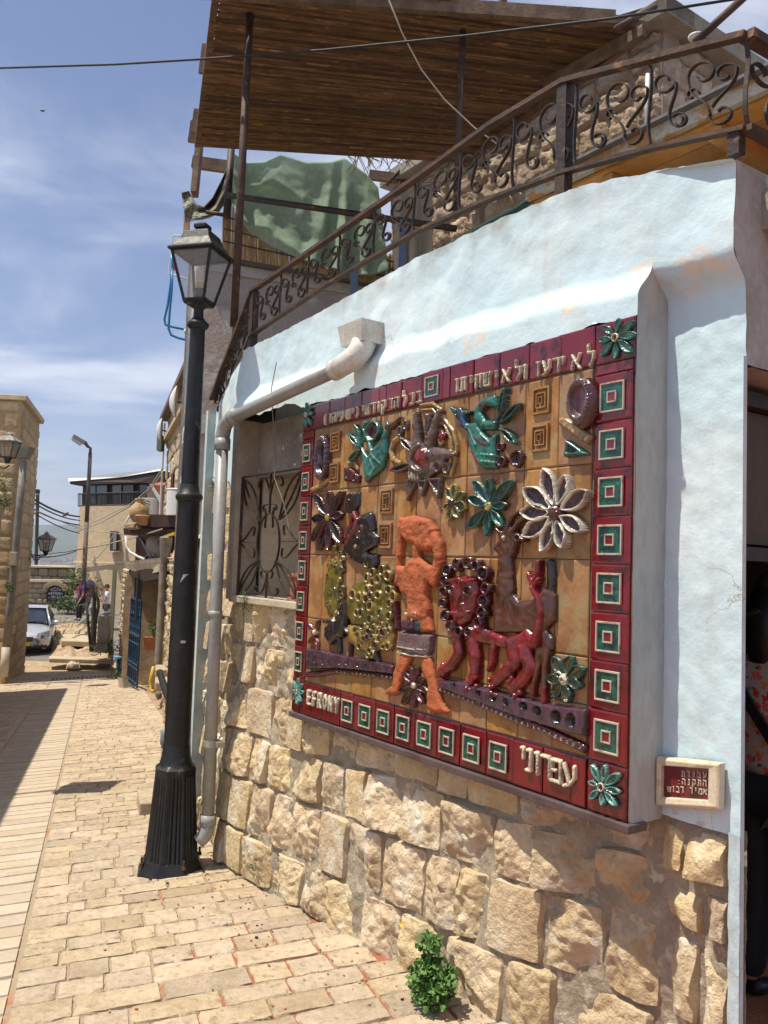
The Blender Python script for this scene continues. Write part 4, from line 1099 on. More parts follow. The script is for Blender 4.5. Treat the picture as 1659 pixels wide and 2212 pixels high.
# ---- raised letters
HEB = {'a': [((0, 1), (1, 0)), ((1, 1), (.62, .42)), ((0, 0), (.12, .45), (.32, .62))], 'b': [((0, 1), (.8, 1), (.8, 0)), ((0, 0), (1, 0))], 'd': [((0, 1), (1, 1)), ((.8, 1), (.8, 0))],
       'e': [((0, 1), (.9, 1), (.9, 0)), ((.1, 0), (.1, .6))], 'w': [((.2, 1), (.6, 1), (.6, 0))], 'h': [((0, 1), (1, 1)), ((.1, 1), (.1, 0)), ((.9, 1), (.9, 0))],
       'y': [((.2, 1), (.6, 1), (.55, .5))], 'k': [((.1, 1), (.85, 1), (.85, 0), (.1, 0))], 'l': [((.05, 1.5), (.05, .95), (.85, .95), (.85, .5), (.35, 0))],
       'm': [((.05, 1), (.25, .75), (.02, 0)), ((.2, .75), (.5, 1), (.9, .9), (.9, 0), (.5, 0))], 'n': [((.25, 1), (.65, 1), (.65, 0), (.15, 0))],
       'o': [((0, 1), (.45, .2)), ((.9, 1), (.9, .45), (.55, .12), (0, -.02))], 'p': [((.1, .5), (.1, 1), (.9, 1), (.9, 0), (.05, 0)), ((.1, .52), (.45, .52))],
       'q': [((0, 1), (.9, 1), (.9, .45), (.5, .1)), ((.1, .62), (.1, -.35))], 'r': [((.05, 1), (.85, 1), (.85, 0))], 'S': [((0, 1), (.08, 0), (.9, .0), (1, 1)), ((.5, 1), (.45, .45), (.1, .1))],
       't': [((.1, 1), (.9, 1), (.9, 0)), ((.3, 1), (.28, 0), (.0, 0))], '(': [((.35, 1.1), (.65, .8), (.65, .2), (.35, -.1))], ')': [((.65, 1.1), (.35, .8), (.35, .2), (.65, -.1))], ':': [((.5, .75), (.5, .7)), ((.5, .1), (.5, .05))],
       'E': [((.9, 1), (.1, 1), (.1, 0), (.9, 0)), ((.1, .5), (.7, .5))], 'F': [((.9, 1), (.1, 1), (.1, 0)), ((.1, .5), (.7, .5))], 'R': [((.1, 0), (.1, 1), (.8, 1), (.8, .5), (.1, .5)), ((.4, .5), (.85, 0))],
       'O': [((.5, 1), (.9, .7), (.9, .3), (.5, 0), (.1, .3), (.1, .7), (.5, 1))], 'N': [((.1, 0), (.1, 1), (.9, 0), (.9, 1))], 'Y': [((.05, 1), (.5, .5), (.5, 0)), ((.95, 1), (.5, .5))],
       'A': [((0, 0), (.5, 1), (1, 0)), ((.2, .35), (.8, .35))], 'C': [((.9, .85), (.5, 1), (.1, .6), (.1, .4), (.5, 0), (.9, .15))], 'D': [((.1, 0), (.1, 1), (.6, .95), (.9, .6), (.9, .4), (.6, .05), (.1, 0))],
       'P': [((.1, 0), (.1, 1), (.85, 1), (.85, .5), (.1, .5))], 'T': [((0, 1), (1, 1)), ((.5, 1), (.5, 0))], 's': [((.9, .85), (.5, 1), (.1, .8), (.5, .52), (.9, .25), (.5, 0), (.1, .15))]}
HW = {'w': .42, 'y': .42, 'n': .55, '(': .6, ')': .6, 'l': .62, ':': .3, 'd': .7, 'r': .66}
for g in GLY:
    ch, s, v, h = g.split(); s, v, h = int(s) / 1000, int(v) / 1000, int(h) / 1000; wd = h * (HW.get(ch, .72) if ch not in 'EFRONY' else .52)
    if v > 1: wd *= .95
    rl = Relief(.0016); r_ = h * .095
    for st in HEB[ch]: rl.seg([(s - wd / 2 + x * wd, v + y * h) for x, y in st], [r_] * len(st), .024, 'cream')
    rl.build('letter', mural, GLAZE, base=.0)
# ---- small ceramic plaque on the pier
plq = thing('ceramic_plaque', W(-.11, .86, NC), 'small cream framed ceramic plaque with three raised lines of writing on the blue pier', 'plaque')
def PP(t, z, h=0): return W(t, z, NC + .004 + h)
b = MB(); c_ = [(.003, .775), (-.229, .822), (-.232, .966), (.004, .94)]; i_ = [(-.022, .812), (-.189, .843), (-.191, .938), (-.022, .912)]
c_ = [(.0, .781), (-.226, .824), (-.228, .962), (.0, .936)]
vs_ = [PP(*q, 0) for q in c_] + [PP(*q, .026) for q in c_] + [PP(q[0] + (.008 if q[0] < -.1 else -.008), q[1] + (.008 if q[1] < .88 else -.008), .033) for q in c_] + [PP(*q, .030) for q in i_] + [PP(*q, .012) for q in i_]
b.add(vs_, [(r * 4 + k, r * 4 + (k + 1) % 4, r * 4 + 4 + (k + 1) % 4, r * 4 + 4 + k) for r in range(4) for k in range(4)])
b.build('plaque_frame', mat('cream_ceramic', (.66, .58, .42), .4, (.5, .4, .26), 12, .5, .7, .2), plq, bev=.003)
b = MB(); b.add([PP(*q, .0135) for q in i_], [(0, 1, 2, 3)]); b.build('plaque_panel', RED, plq)
for txt, z, x0, x1 in (('obwdt', .907, -.180, -.085), ('etqne:', .882, -.180, -.070), ('amyr dbwS', .857, -.180, -.036)):
    n = len(txt)
    for i, ch in enumerate(txt):
        if ch == ' ': continue
        f = (i + .5) / n; t = x0 + (x1 - x0) * f; zz_ = z + .17 * (-.18 - t) + .018 * f * 0; hh = .016; wd = hh * HW.get(ch, .72)
        b = MB()
        for st in HEB[ch]:
            # the writing runs from right to left, that is towards larger t
            b.tube([PP(t - wd * (x - .5) , zz_ + y * hh, .0165) for x, y in st], .0024, 6)
        b.build('letter', CREAMG, plq)

# ================================================================ instanced rough stones for walls farther off
def rockmesh(seed, m_, rough=1.0, n=9):
    m = MB(); rr = random.Random(seed); off = (rr.uniform(0, 90), rr.uniform(0, 90), 3)
    def fn(a, b):
        A, B = a * 2 - 1, b * 2 - 1; e = max(abs(A), abs(B)); cr = (abs(A) * abs(B)) ** 5 * .12
        x = A / 2 * (1 - cr) + .04 * noise.noise(V((B * 2 + off[0], A, 1))); y = B / 2 * (1 - cr) + .06 * noise.noise(V((A * 2 + off[1], B, 7)))
        z = -.6 if e > .999 else (1 - abs(A) ** 8) ** .5 * (1 - abs(B) ** 8) ** .5 * (.45 + rough * (.55 * noise.noise(V((A * 1.5 + off[0], B * 1.5, 2))) + .5 * noise.noise(V((A * 4 + off[0], B * 4, 5)))))
        return (x, y, z)
    m.grid(fn, n, n); return m
def rockset(m_, rough, cnt=8, n=9): 
    b = [rockmesh(50 + i, m_, rough, n) for i in range(cnt)]; return [(q, q.mesh('stone', m_, rough > .3)) for q in b]
RK = rockset(mat('shade_toned_limestone', (.50, .385, .275), .9, (.36, .25, .17), 6, .35, .7, .9, 30, rand=.2, c3=(.60, .50, .38), s3=3.5, lo3=.52, hi3=.7, huev=.004, bdist=.015), 1.0, 8, 11); RKF = rockset(STONEFAR, .9); RKL = rockset(STONELEFT, .35, 8, 7)  # first set: limestone toned down, terrace shade put into the upper house's colour
def stonewall(parent, pos, L_, z0, z1, ch, wmin, wmax, rocks, depth=.04, gap=.012, seed=1, skip=None, ax=None, limit=290, cnt=[0]):
    """rows of stones on the face pos(t, z); ax = (u, n)"""
    rr = random.Random(seed); z = z0; rest = MB(); c = 0
    while z < z1 - .03:
        h = min(ch * rr.uniform(.85, 1.2), z1 - z); t = -rr.uniform(0, wmin * .5)
        if z1 - z - h < ch * .4: h = z1 - z
        while t < L_:
            wd = rr.uniform(wmin, wmax); a, b = max(t, 0), min(t + wd, L_)
            if b - a > .05 and not (skip and skip((a + b) / 2, z + h / 2)):
                me = rr.choice(rocks); M_ = frame(pos((a + b) / 2, z + h / 2), ax[0] * (b - a - gap), Z * (h - gap), ax[1] * depth * rr.uniform(.6, 1.3))
                if c < limit: link('stone', me[1], parent, M_)
                else: rest.add([M_ @ V(v) for v in me[0].v], me[0].f)
                c += 1
            t += wd
        z += h
    if rest.v: stuff(rest.build('small_stones', rocks[0][1].materials[0], parent, True))
    return c
# ================================================================ window grille, planter, weeds on the sill
gl = thing('window_grille', W(2.6, 1.3, -.07), 'rusty scrolled wrought iron grille over the window left of the mural', 'grille')
def WG(a, b, n=-.065): return W(WB['t1'] - .0 - a * .76, WB['z0'] + .005 + b * .735, n)
def bez(p, k=14):
    p = [V((q[0], q[1], 0)) for q in p]; out = []
    for i in range(k + 1):
        t = i / k; q = list(p)
        while len(q) > 1: q = [q[j].lerp(q[j + 1], t) for j in range(len(q) - 1)]
        out.append((q[0].x, q[0].y))
    return out
def gbar(pts, w_=.013, t_=.004, n=-.065, name='scroll_bar'):
    m = MB(); m.strap([WG(*q, n) for q in pts], Nn, w_, t_); m.build(name, IRON, gl)
m = MB()
for p, q in (((0, 0), (1, 0)), ((0, 1), (1, 1)), ((0, 0), (0, 1)), ((1, 0), (1, 1))): m.strap([WG(*p), WG(*q)], Nn, .018, .008)
m.build('grille_frame', RUST, gl)
gbar([(.5 + .185 * cos(i * pi / 16), .44 + .235 * sin(i * pi / 16)) for i in range(33)])
gbar([(.5, 1), (.5, .68)], .012, .008); gbar([(.5, 0), (.5, .2)], .012, .008); gbar([(0, .45), (.315, .44)], .008, .005); gbar([(.685, .45), (1, .45)], .008, .005)
for sx in (1, -1):
    X = lambda a: .5 + sx * (a - .5)
    for cx in ([(.02, .98), (.10, .85), (.22, .72), (.33, .62)], [(.02, .98), (.26, .92), (.28, .75), (.34, .62)], [(.02, .98), (.02, .74), (.20, .66), (.33, .62)]): gbar([(X(a), b) for a, b in bez(cx)])
    for cx in ([(.02, .02), (.12, .14), (.24, .24), (.36, .30)], [(.02, .02), (.28, .06), (.30, .2), (.37, .30)], [(.02, .02), (.06, .22), (.22, .26), (.36, .30)]): gbar([(X(a), b) for a, b in bez(cx)])
    gbar([(X(a), b) for a, b in bez([(.5, .8), (.47, 1.02), (.30, 1.04), (.22, .88), (.34, .86), (.33, .9)], 18)]); gbar([(X(a), b) for a, b in bez([(.5, .75), (.44, .74), (.36, .78), (.38, .68), (.42, .70)], 10)]); gbar([(X(a), b) for a, b in bez([(.42, .72), (.47, .64), (.42, .60), (.44, .56)], 8)])
    gbar([(X(a), b) for a, b in bez([(.5, .18), (.46, -.02), (.30, -.03), (.24, .10), (.34, .12), (.33, .07)], 18)]); gbar([(X(a), b) for a, b in bez([(.5, .22), (.42, .2), (.38, .26), (.40, .15), (.44, .16)], 10)])
    gbar([(X(a), b) for a, b in bez([(.0, .45), (.14, .46), (.22, .62), (.30, .62), (.24, .5)], 12)]); gbar([(X(a), b) for a, b in bez([(.0, .44), (.12, .42), (.20, .26), (.32, .3), (.26, .4)], 12)])
tp = thing('flower_pot', W(2.42, 1.31, -.25), 'red brown rectangular planter standing behind the window grille', 'planter')
m = MB(); m.box(W(2.41, 1.375, -.25), (.30, .16, .13), (U_, Nn, Z)); m.build('pot_body', TERRA, tp, bev=.006)
m = MB(); m.box(W(2.41, 1.445, -.25), (.32, .18, .022), (U_, Nn, Z)); m.box(W(2.41, 1.308, -.25), (.32, .18, .02), (U_, Nn, Z)); m.build('pot_rim', TERRA, tp, bev=.004)
def leafy(name, c, r, n, size, m_, label, cat, group=None, up=.4, seed=3, stems=True, kindm=None, par=None, lobed=False):
    """a small plant: stems and many single leaves"""
    rr = random.Random(seed); c = V(c); o = thing(name, c, label, cat, group) if par is None else par
    lm = MB(); sm_ = MB()
    for i in range(n):
        d = V((rr.gauss(0, 1), rr.gauss(0, 1), rr.gauss(0, 1))); d.normalize(); q = rr.random() ** .4
        p = c + V((d.x * r[0] * q, d.y * r[1] * q, r[2] * (up + d.z * q * .9)))
        a = V((rr.gauss(0, 1), rr.gauss(0, 1), rr.gauss(0, .6))).normalized() * size * rr.uniform(.6, 1.3); b = a.cross(V((rr.gauss(0, 1), rr.gauss(0, 1), rr.gauss(0, 1)))).normalized() * a.length * .42
        if lobed:
            ks = 9; pts = []
            for k in range(ks):
                an = 2 * pi * k / ks; ra = 1.0 if k % 2 == 0 else .62
                pts.append(p + a * (cos(an) * ra * .5 + .4) + b * 1.3 * sin(an) * ra + a.cross(b).normalized() * rr.uniform(-.15, .15) * a.length)
            lm.add(pts, [tuple(range(ks))])
        else: lm.add([p, p + a * .5 + b * .5, p + a, p + a * .5 - b * .5], [(0, 1, 2, 3)])
        if stems and i % 9 == 0: sm_.tube([c + V((rr.uniform(-.2, .2) * r[0], rr.uniform(-.2, .2) * r[1], 0)), (c + p) / 2 + V((0, 0, .1 * r[2])), p], size * .06, 4)
    f = lm.build('foliage', m_, o)
    if sm_.v: sm_.build('stem', LEAFY, o)
    return o
leafy('sill_weed', W(2.83, 1.24, -.02), (.05, .04, .10), 170, .014, LEAF, 'small bright green weed growing on the window sill under the grille', 'weed', seed=5)
wp = leafy('mallow_plant', W(.80, -.12, .11), (.090, .075, .105), 500, .029, mat('mallow_leaf', (.075, .17, .035), .6, (.13, .25, .06), 30, bump=.2, rand=0, spec=.3), 'low bushy green plant with a yellow flower growing at the foot of the stone wall', 'plant', seed=8, up=.72, lobed=True)
for q_, (dt_, dz_, r_, n_) in enumerate(((.03, .075, .045, 90), (-.055, -.04, .055, 120), (.065, -.08, .055, 110), (-.01, .11, .03, 45))): leafy('z', W(.80 + dt_, -.02 + dz_, .11), (r_, r_, r_ * 1.3), n_, .024, MATS['mallow_leaf'], '', '', seed=80 + q_, par=wp, lobed=True)
m = MB()
for k in range(5): m.add([W(.89, .16, .20) + V((0, 0, 0)), W(.89 + .012 * cos(k * 1.26 + .5), .16 + .012 * sin(k * 1.26 + .5), .205), W(.89 + .012 * cos(k * 1.26 + 1.4), .16 + .012 * sin(k * 1.26 + 1.4), .205)], [(0, 1, 2)])
m.build('flower', mat('yellow_petal', (.85, .65, .02), .6, bump=0), wp)
leafy('wall_weed', WL(.45, 1.98, .06), (.06, .05, .09), 90, .02, LEAFY, 'dry green weed growing out of the wall beside the grey downpipe', 'weed', seed=15)
leafy('wall_weed', W(2.5, -.17, .02), (.02, .02, .04), 30, .016, LEAF, 'tiny green weed in a low joint of the stone wall near the lamp post', 'weed', seed=25)
# ================================================================ rain pipe with hopper
rp = thing('rain_pipe', W(3.02, -.2, .05), 'pale grey rain pipe running from a white hopper along the wall and down its corner', 'pipe')
ro = .0375
m = MB(); m.tube([W(1.70, 2.475, .075), W(2.30, 2.43, .075), W(2.93, 2.385, .07)], ro, 20); m.build('horizontal_pipe', PIPEG, rp, True)
m = MB(); m.tube([W(2.90, 2.387, .07), W(2.99, 2.375, .07), W(3.035, 2.345, .072), W(3.05, 2.29, .075), W(3.05, 2.25, .075)], [.044] * 5, 20); m.tube([W(2.86, 2.389, .07), W(2.93, 2.386, .07)], .050, 20); m.tube([W(3.05, 2.27, .075), W(3.05, 2.20, .075)], .049, 20); m.build('elbow', PIPEG, rp, True)
m = MB(); m.tube([W(3.05, 2.24, .075), W(3.03, 1.2, .075), W(3.0, -.06, .075)], ro, 20); m.build('downpipe', PIPEG, rp, True)
m = MB(); m.tube([W(3.0, 0.0, .075), W(3.0, -.06, .075)], .048, 20); m.tube([W(3.0, -.04, .075), W(3.0, -.09, .078), W(3.01, -.13, .095), W(3.02, -.155, .12)], .043, 20); m.build('foot_elbow', PIPEG, rp, True)
m = MB(); m.tube([W(3.035, 1.21, .075), W(3.035, 1.17, .075)], .044, 20); m.build('pipe_joint', PIPEG, rp, True)
m = MB(); m.tube([W(3.01, .435, .075), W(3.01, .40, .075)], .045, 20); m.box(W(2.985, .418, .04), (.09, .05, .03), (U_, Nn, Z)); m.build('pipe_clamp', mat('galvanised_steel', (.40, .38, .33), .45, metal=.5, bump=.1), rp)
m = MB(); m.tube([W(1.72, 2.475, .075), W(1.64, 2.487, .075), W(1.60, 2.505, .06), W(1.585, 2.55, .03), W(1.60, 2.60, .0)], [.05, .054, .056, .058, .062], 20); m.tube([W(1.75, 2.47, .075), W(1.70, 2.477, .075)], .052, 20); m.build('hopper_elbow', HOPP, rp, True)
m = MB()
c = W(1.45, 2.575, .07); bx = [(-.135, .0), (.135, .0)]
def HP(t, z, n): return W(1.62 + t, 2.585 + z, n - .075)
vs_ = [HP(-.085, 0, -.02), HP(.095, 0, -.02), HP(.095, 0, .135), HP(-.085, 0, .135), HP(-.10, .10, -.02), HP(.11, .10, -.02), HP(.11, .10, .15), HP(-.10, .10, .15)]
m.add(vs_, [(0, 1, 2, 3), (0, 4, 5, 1), (1, 5, 6, 2), (2, 6, 7, 3), (3, 7, 4, 0)])
m.build('hopper', HOPP, rp, solid=.004)
cd = thing('conduit', WL(.26, -.3, .06), 'thin grey iron water pipe climbing the wall behind the lamp post', 'pipe')
m = MB(); m.tube([W(3.02, 1.17, .03), WL(.24, 1.17, .07), WL(.26, 1.14, .08), WL(.26, .6, .08), WL(.24, .1, .08), WL(.2, -.28, .08)], .012, 10); m.build('riser', mat('grey_iron_pipe', (.22, .23, .22), .5, (.12, .08, .06), 9), cd, True)
m = MB(); m.tube([WL(.24, .16, .08), W(3.0, .15, .075)], .013, 8); m.build('branch', MATS['grey_iron_pipe'], cd, True)
m = MB(); m.tube([WL(.2, 1.175, .07), WL(.245, 1.172, .075), WL(.26, 1.155, .08), WL(.26, 1.12, .08)], .018, 8); m.build('elbow', RUST, cd, True)
wr = thing('hanging_wire', W(2.57, 2.6, 0), 'thin loose cable hanging down the wall past the window grille', 'cable')
m = MB(); m.tube([W(2.50, 2.66, .01), W(2.51, 2.5, .03), W(2.47, 2.4, .04), W(2.53, 2.1, -.03), W(2.52, 2.0, -.02), W(2.42, 1.86, -.03), W(2.35, 1.7, -.04)], .0032, 5); m.build('wire', mat('grey_cable', (.2, .18, .15), .7), wr)
# ================================================================ terrace railing
rl_ = thing('terrace_railing', W(1.4, 2.95, -.12), 'rusty wrought iron scroll railing along the top of the pale blue wall', 'railing')
TRp = [(-.30, 3.205), (.04, 3.30), (.46, 3.415), (.87, 3.42), (1.36, 3.38), (2.2, 3.33), (3.14, 3.28)]; LRp = [(-.30, 2.905), (.04, 2.98), (.46, 3.05), (.87, 3.09), (1.36, 3.11), (2.2, 3.07), (3.14, 2.98)]
fT, fL = lerpc(TRp), lerpc(LRp); NR = -.13
m = MB(); m.strap([W(t, z, NR) for t, z in TRp[::-1]], Nn, .036, .020); m.build('top_rail', RUST, rl_)
m = MB(); m.strap([W(t, z, NR) for t, z in LRp[::-1]], Nn, .032, .014); m.build('bottom_rail', RUST, rl_)
for t in (.46, 3.14):
    m = MB(); m.box(W(t, (fT(t) + zt(t)) / 2 - .02, NR - .01), (.05, .045, fT(t) - zt(t) + .02), (U_, Nn, Z)); m.build('post', IRON, rl_)
def spiral(cx, cy, r, a0, turns, k=16):
    return [(cx + r * (1 - .62 * i / k) * cos(a0 + turns * 2 * pi * i / k), cy + r * (1 - .62 * i / k) * sin(a0 + turns * 2 * pi * i / k)) for i in range(k + 1)]
def motif(x0, wd, mp, flip=1):
    """one repeat of the scroll pattern: wavy bar, double S scrolls and small curls; mp maps (x, y) in [0,1]"""
    out = []
    out.append(bez([(.0, .98), (.07, .72), (-.07, .35), (.02, .02)], 10))
    out.append(spiral(.17, .74, .15, -.3, -.95)[::-1][::-1][::-1] + bez([(.315, .70), (.36, .45), (.10, .38), (.20, .12), (.42, .02), (.45, .25), (.37, .28)], 20))
    out.append(spiral(.36, .22, .11, 2.4, -.8))
    out.append(spiral(.62, .72, .17, pi, -.95)[::-1] + bez([(.45, .72), (.47, .40), (.66, .48), (.70, .22)], 12) + spiral(.83, .20, .14, pi, .9))
    out.append(spiral(.86, .66, .13, .3, .85)); out.append(bez([(.98, .70), (.99, .5), (.80, .45), (.72, .30)], 10)); out.append(spiral(.50, .50, .08, 0, .8))
    for q in out:
        m = MB(); m.strap([mp(x0 + a * wd, min(max(b, .0), 1)) for a, b in q], mp.n, .015, .0045); m.build('scroll', IRON, rl_)
def mpA(x, y): 
    t = 3.14 - x; return W(t, fL(t) + .008 + (fT(t) - fL(t) - .025) * y, NR)
mpA.n = Nn
xx = .04
while xx < 3.38: motif(xx, .335, mpA); xx += .338
# the stretch that runs down along the side wall
P0t, P0l = W(3.14, 3.28, NR), W(3.14, 2.98, NR); P1t, P1l = at(459, 862, 6.0), at(468, 905, 5.95)
m = MB(); m.strap([P0t, P1t], LN, .05, .03); m.build('top_rail', RUST, rl_); m = MB(); m.strap([P0l, P0l.lerp(P1l, .75)], LN, .04, .02); m.build('bottom_rail', RUST, rl_)
def mpL(x, y): return P0l.lerp(P1l, x).lerp(P0t.lerp(P1t, x), y)
mpL.n = LN
for k in range(3): motif(k * .33, .31, mpL)
# turn at the other end
m = MB(); m.strap([W(-.30, 3.205, NR), W(-.36, 3.17, -.6), W(-.36, 3.10, -1.8)], U_, .05, .03); m.build('top_rail', RUST, rl_)
m = MB(); m.strap([W(-.30, 2.905, NR), W(-.36, 2.87, -.6), W(-.36, 2.80, -1.8)], U_, .04, .02); m.build('bottom_rail', RUST, rl_)
def mpE(x, y): return W(-.30 - .03 * x, 2.915 - .06 * x + .27 * y, NR - .9 * x)
mpE.n = U_; motif(0, .5, mpE); motif(.5, .5, mpE)
# ================================================================ black street lamp
LB = V((-1.205, 5.10, 0)); zg = -.375
lamp = thing('street_lamp', LB + Z * zg, 'black fluted lamp post with a glass lantern standing on the pavement before the downpipe', 'street lamp')
def octr(th, n=8): a = (th + pi / n) % (2 * pi / n) - pi / n; return cos(pi / n) / cos(a)
def ring(r, z, fl=0.0, n=128, octa=True, rot=.25):
    out = []
    for k in range(n):
        th = 2 * pi * k / n; rr = r * (octr(th) if octa else 1)
        if fl: a = ((th + pi / 8) % (pi / 4)) / (pi / 4); rr -= fl * (abs(sin(a * pi * 4.5)) < .55) * (.04 < a < .96)
        out.append(LB + V((rr * cos(th + rot), rr * sin(th + rot), z)))
    return out
def loft(rings, cap=True):
    m = MB(); n = len(rings[0]); m.v = [tuple(p) for r in rings for p in r]
    m.f = [(i * n + k, i * n + (k + 1) % n, (i + 1) * n + (k + 1) % n, (i + 1) * n + k) for i in range(len(rings) - 1) for k in range(n)]
    if cap: m.f += [tuple(range(n))[::-1], tuple(range((len(rings) - 1) * n, len(rings) * n))]
    return m
loft([ring(.205, zg - .03), ring(.205, zg + .035), ring(.195, zg + .05), ring(.172, zg + .105)]).build('base_plate', BLACKP, lamp, auto=35)
loft([ring(.170, zg + .105), ring(.166, zg + .115, .007), ring(.128, .215, .007), ring(.128, .222), ring(.128, .262), ring(.118, .272), ring(.098, .285, octa=False), ring(.086, .33, octa=False), ring(.079, .40, octa=False)]).build('plinth', BLACKP, lamp, auto=35)
m = MB(); m.lathe(LB, [(.077, .39), (.0765, .9), (.066, 1.88)], 32); m.build('lower_pole', BLACKP, lamp, auto=40)
m = MB(); m.lathe(LB, [(.067, 1.87), (.080, 1.885), (.084, 1.90), (.080, 1.915), (.066, 1.925), (.058, 1.965), (.053, 1.98)], 32); m.build('collar', BLACKP, lamp, auto=60)
m = MB(); m.lathe(LB, [(.054, 1.97), (.050, 2.5), (.046, 2.96)], 28); m.build('upper_pole', BLACKP, lamp, auto=40)
m = MB(); m.lathe(LB, [(.046, 2.95), (.066, 2.97), (.068, 2.99), (.05, 3.005), (.032, 3.03), (.030, 3.08), (.05, 3.10), (.085, 3.125)], 28); m.build('neck', BLACKP, lamp, auto=60)
for k in range(4):
    a = .25 + pi / 8 + k * pi / 2 + pi; p = LB + V((.183 * cos(a), .183 * sin(a), zg + .085)); m = MB(); m.lathe(p, [(.013, 0), (.013, .018), (.007, .02), (.007, .05)], 6); m.build('anchor_bolt', RUST, lamp)
for q in ((.0765, 1.40, .028, .04), (.0765, 1.02, .03, .018)):  # paint chips
    m = MB(); a0 = -1.75 if q[1] > 1.2 else -1.45
    if q[1] > 1.2: m.grid(lambda a, b: LB + V(((.0745) * cos(a0 + a * .45 + .25 * b), .0745 * sin(a0 + a * .45 + .25 * b), q[1] + q[3] * (b - .5) * (1.3 - a) + .02 * a)), 5, 4)
    else: m.grid(lambda a, b: LB + V((.0775 * cos(a0 + a * .4), .0775 * sin(a0 + a * .4), q[1] + q[3] * (b - .5) * (1 - .3 * abs(a * 2 - 1)))), 5, 3)
    m.build('bare_patch', mat('bare_primer', (.5, .47, .42), .7), lamp)
lr = R(-16)
def LP(x, y, z): return LB + V((x * cos(lr) - y * sin(lr), x * sin(lr) + y * cos(lr), z))
zb, ze = 3.125, 3.425; wb, we = .068, .132
cr = [(-1, -1), (1, -1), (1, 1), (-1, 1)]
m = MB()
for i in range(4):
    a, b = cr[i], cr[(i + 1) % 4]
    m.tube([LP(a[0] * wb, a[1] * wb, zb), LP(a[0] * we, a[1] * we, ze)], .011, 4); m.tube([LP(a[0] * wb, a[1] * wb, zb), LP(b[0] * wb, b[1] * wb, zb)], .013, 4); m.tube([LP(a[0] * we, a[1] * we, ze), LP(b[0] * we, b[1] * we, ze)], .011, 4)
m.hexa([LP(x * wb, y * wb, zb - .02) for x, y in cr] + [LP(x * wb * 1.08, y * wb * 1.08, zb + .008) for x, y in cr])
m.build('lantern_frame', BLACKP, lamp)
MILK = mat('dusty_glass', (.55, .55, .52), .35, trans=.0, alpha=.3, bump=.05, spec=.6)
for i in range(4):
    a, b = cr[i], cr[(i + 1) % 4]; m = MB(); m.add([LP(a[0] * wb, a[1] * wb, zb + .01), LP(b[0] * wb, b[1] * wb, zb + .01), LP(b[0] * we, b[1] * we, ze), LP(a[0] * we, a[1] * we, ze)], [(0, 1, 2, 3)]); m.build('glass_pane', MILK, lamp)
m = MB(); sq = lambda w_, z: [LP(x * w_, y * w_, z) for x, y in cr]
rs_ = [sq(.136, ze + .0), sq(.153, ze + .002), sq(.153, ze + .018), sq(.138, ze + .030), sq(.10, ze + .085), sq(.083, ze + .135), sq(.045, ze + .155), sq(.03, ze + .16), sq(.03, ze + .168), sq(.042, ze + .17), sq(.042, ze + .195), sq(.02, ze + .21)]
for r_ in rs_: m.v += [tuple(p) for p in r_]
m.f = [(i * 4 + k, i * 4 + (k + 1) % 4, i * 4 + 4 + (k + 1) % 4, i * 4 + 4 + k) for i in range(len(rs_) - 1) for k in range(4)] + [(3, 2, 1, 0), tuple(range(len(m.v) - 4, len(m.v)))]
m.build('lantern_roof', BLACKP, lamp, bev=.004)
m = MB(); pts = [LB + V((.022 * cos(i * .5), .022 * sin(i * .5), 3.245 + .0011 * i)) for i in range(76)]; m.tube(pts, .006, 5); bl = m.build('light_bulb', mat('bulb_white', (.85, .82, .72), .4, bump=0), lamp, True)
m = MB(); m.lathe(LB, [(.025, 3.20), (.028, 3.24), (.026, 3.25)], 16); m.build('bulb_base', mat('bulb_yellowed', (.55, .45, .22), .5, bump=0), bl)
m = MB(); m.lathe(LB, [(.028, 3.13), (.024, 3.20), (.045, 3.202), (.045, 3.205), (.01, 3.206)], 16); m.build('lamp_socket', BLACKP, lamp)
# ---- flaking steel pole behind, with the pipes strapped to it
GPc = at(393, 1280, 5.75); GPc.z = 0
gpo = thing('steel_pole', GPc + Z * -.45, 'tall flaking grey steel pole right behind the black lamp post', 'pole')
m = MB(); m.lathe(GPc, [(.052, -.5), (.052, 1.0), (.05, 3.6)], 20); m.build('shaft', GREYFLAKE, gpo, True)
bp_ = thing('blue_pipe', at(378, 1600, 5.9), 'bright blue plastic pipe strapped upright to the flaking pole', 'pipe')
m = MB(); m.tube([at(386, 1370, 6.05), at(383, 1440, 6.0), at(379, 1520, 5.95), at(374, 1568, 5.9)], .014, 10); m.build('pipe', BLUEP, bp_, True)
m = MB(); m.tube([at(366, 1562, 6.0), at(380, 1574, 5.9)], .018, 6); m.strap([at(376, 1570, 5.85), at(365, 1590, 5.85), at(352, 1612, 5.85)], V((1, .2, .4)), .03, .004); m.build('tape', mat('grey_tape', (.16, .15, .13), .7), bp_)
pl2 = thing('drain_stub', at(362, 1620, 6.1), 'short grey upright drain pipe standing beside the flaking pole', 'pipe')
pg = at(358, 1625, 6.3); m = MB(); m.lathe(V((pg.x, pg.y, 0)), [(.036, G(pg.x, pg.y) - .05), (.036, .17)], 16); m.build('pipe', mat('blue_grey_pvc', (.16, .21, .25), .5, (.26, .26, .24), 9), pl2, True)
m = MB(); m.lathe(V((pg.x, pg.y, 0)), [(.044, .13), (.046, .17), (.044, .20), (.046, .235), (.03, .24)], 16); m.build('collar', MATS['blue_grey_pvc'], pl2, True)
m = MB(); m.tube([at(345, 1452, 8.2), at(360, 1500, 7.6), at(378, 1532, 7.0)], .032, 10); tag(m.build('black_hose', mat('black_rubber', (.012, .012, .013), .5)), 'thick black hose end sticking up behind the lamp post', 'hose')
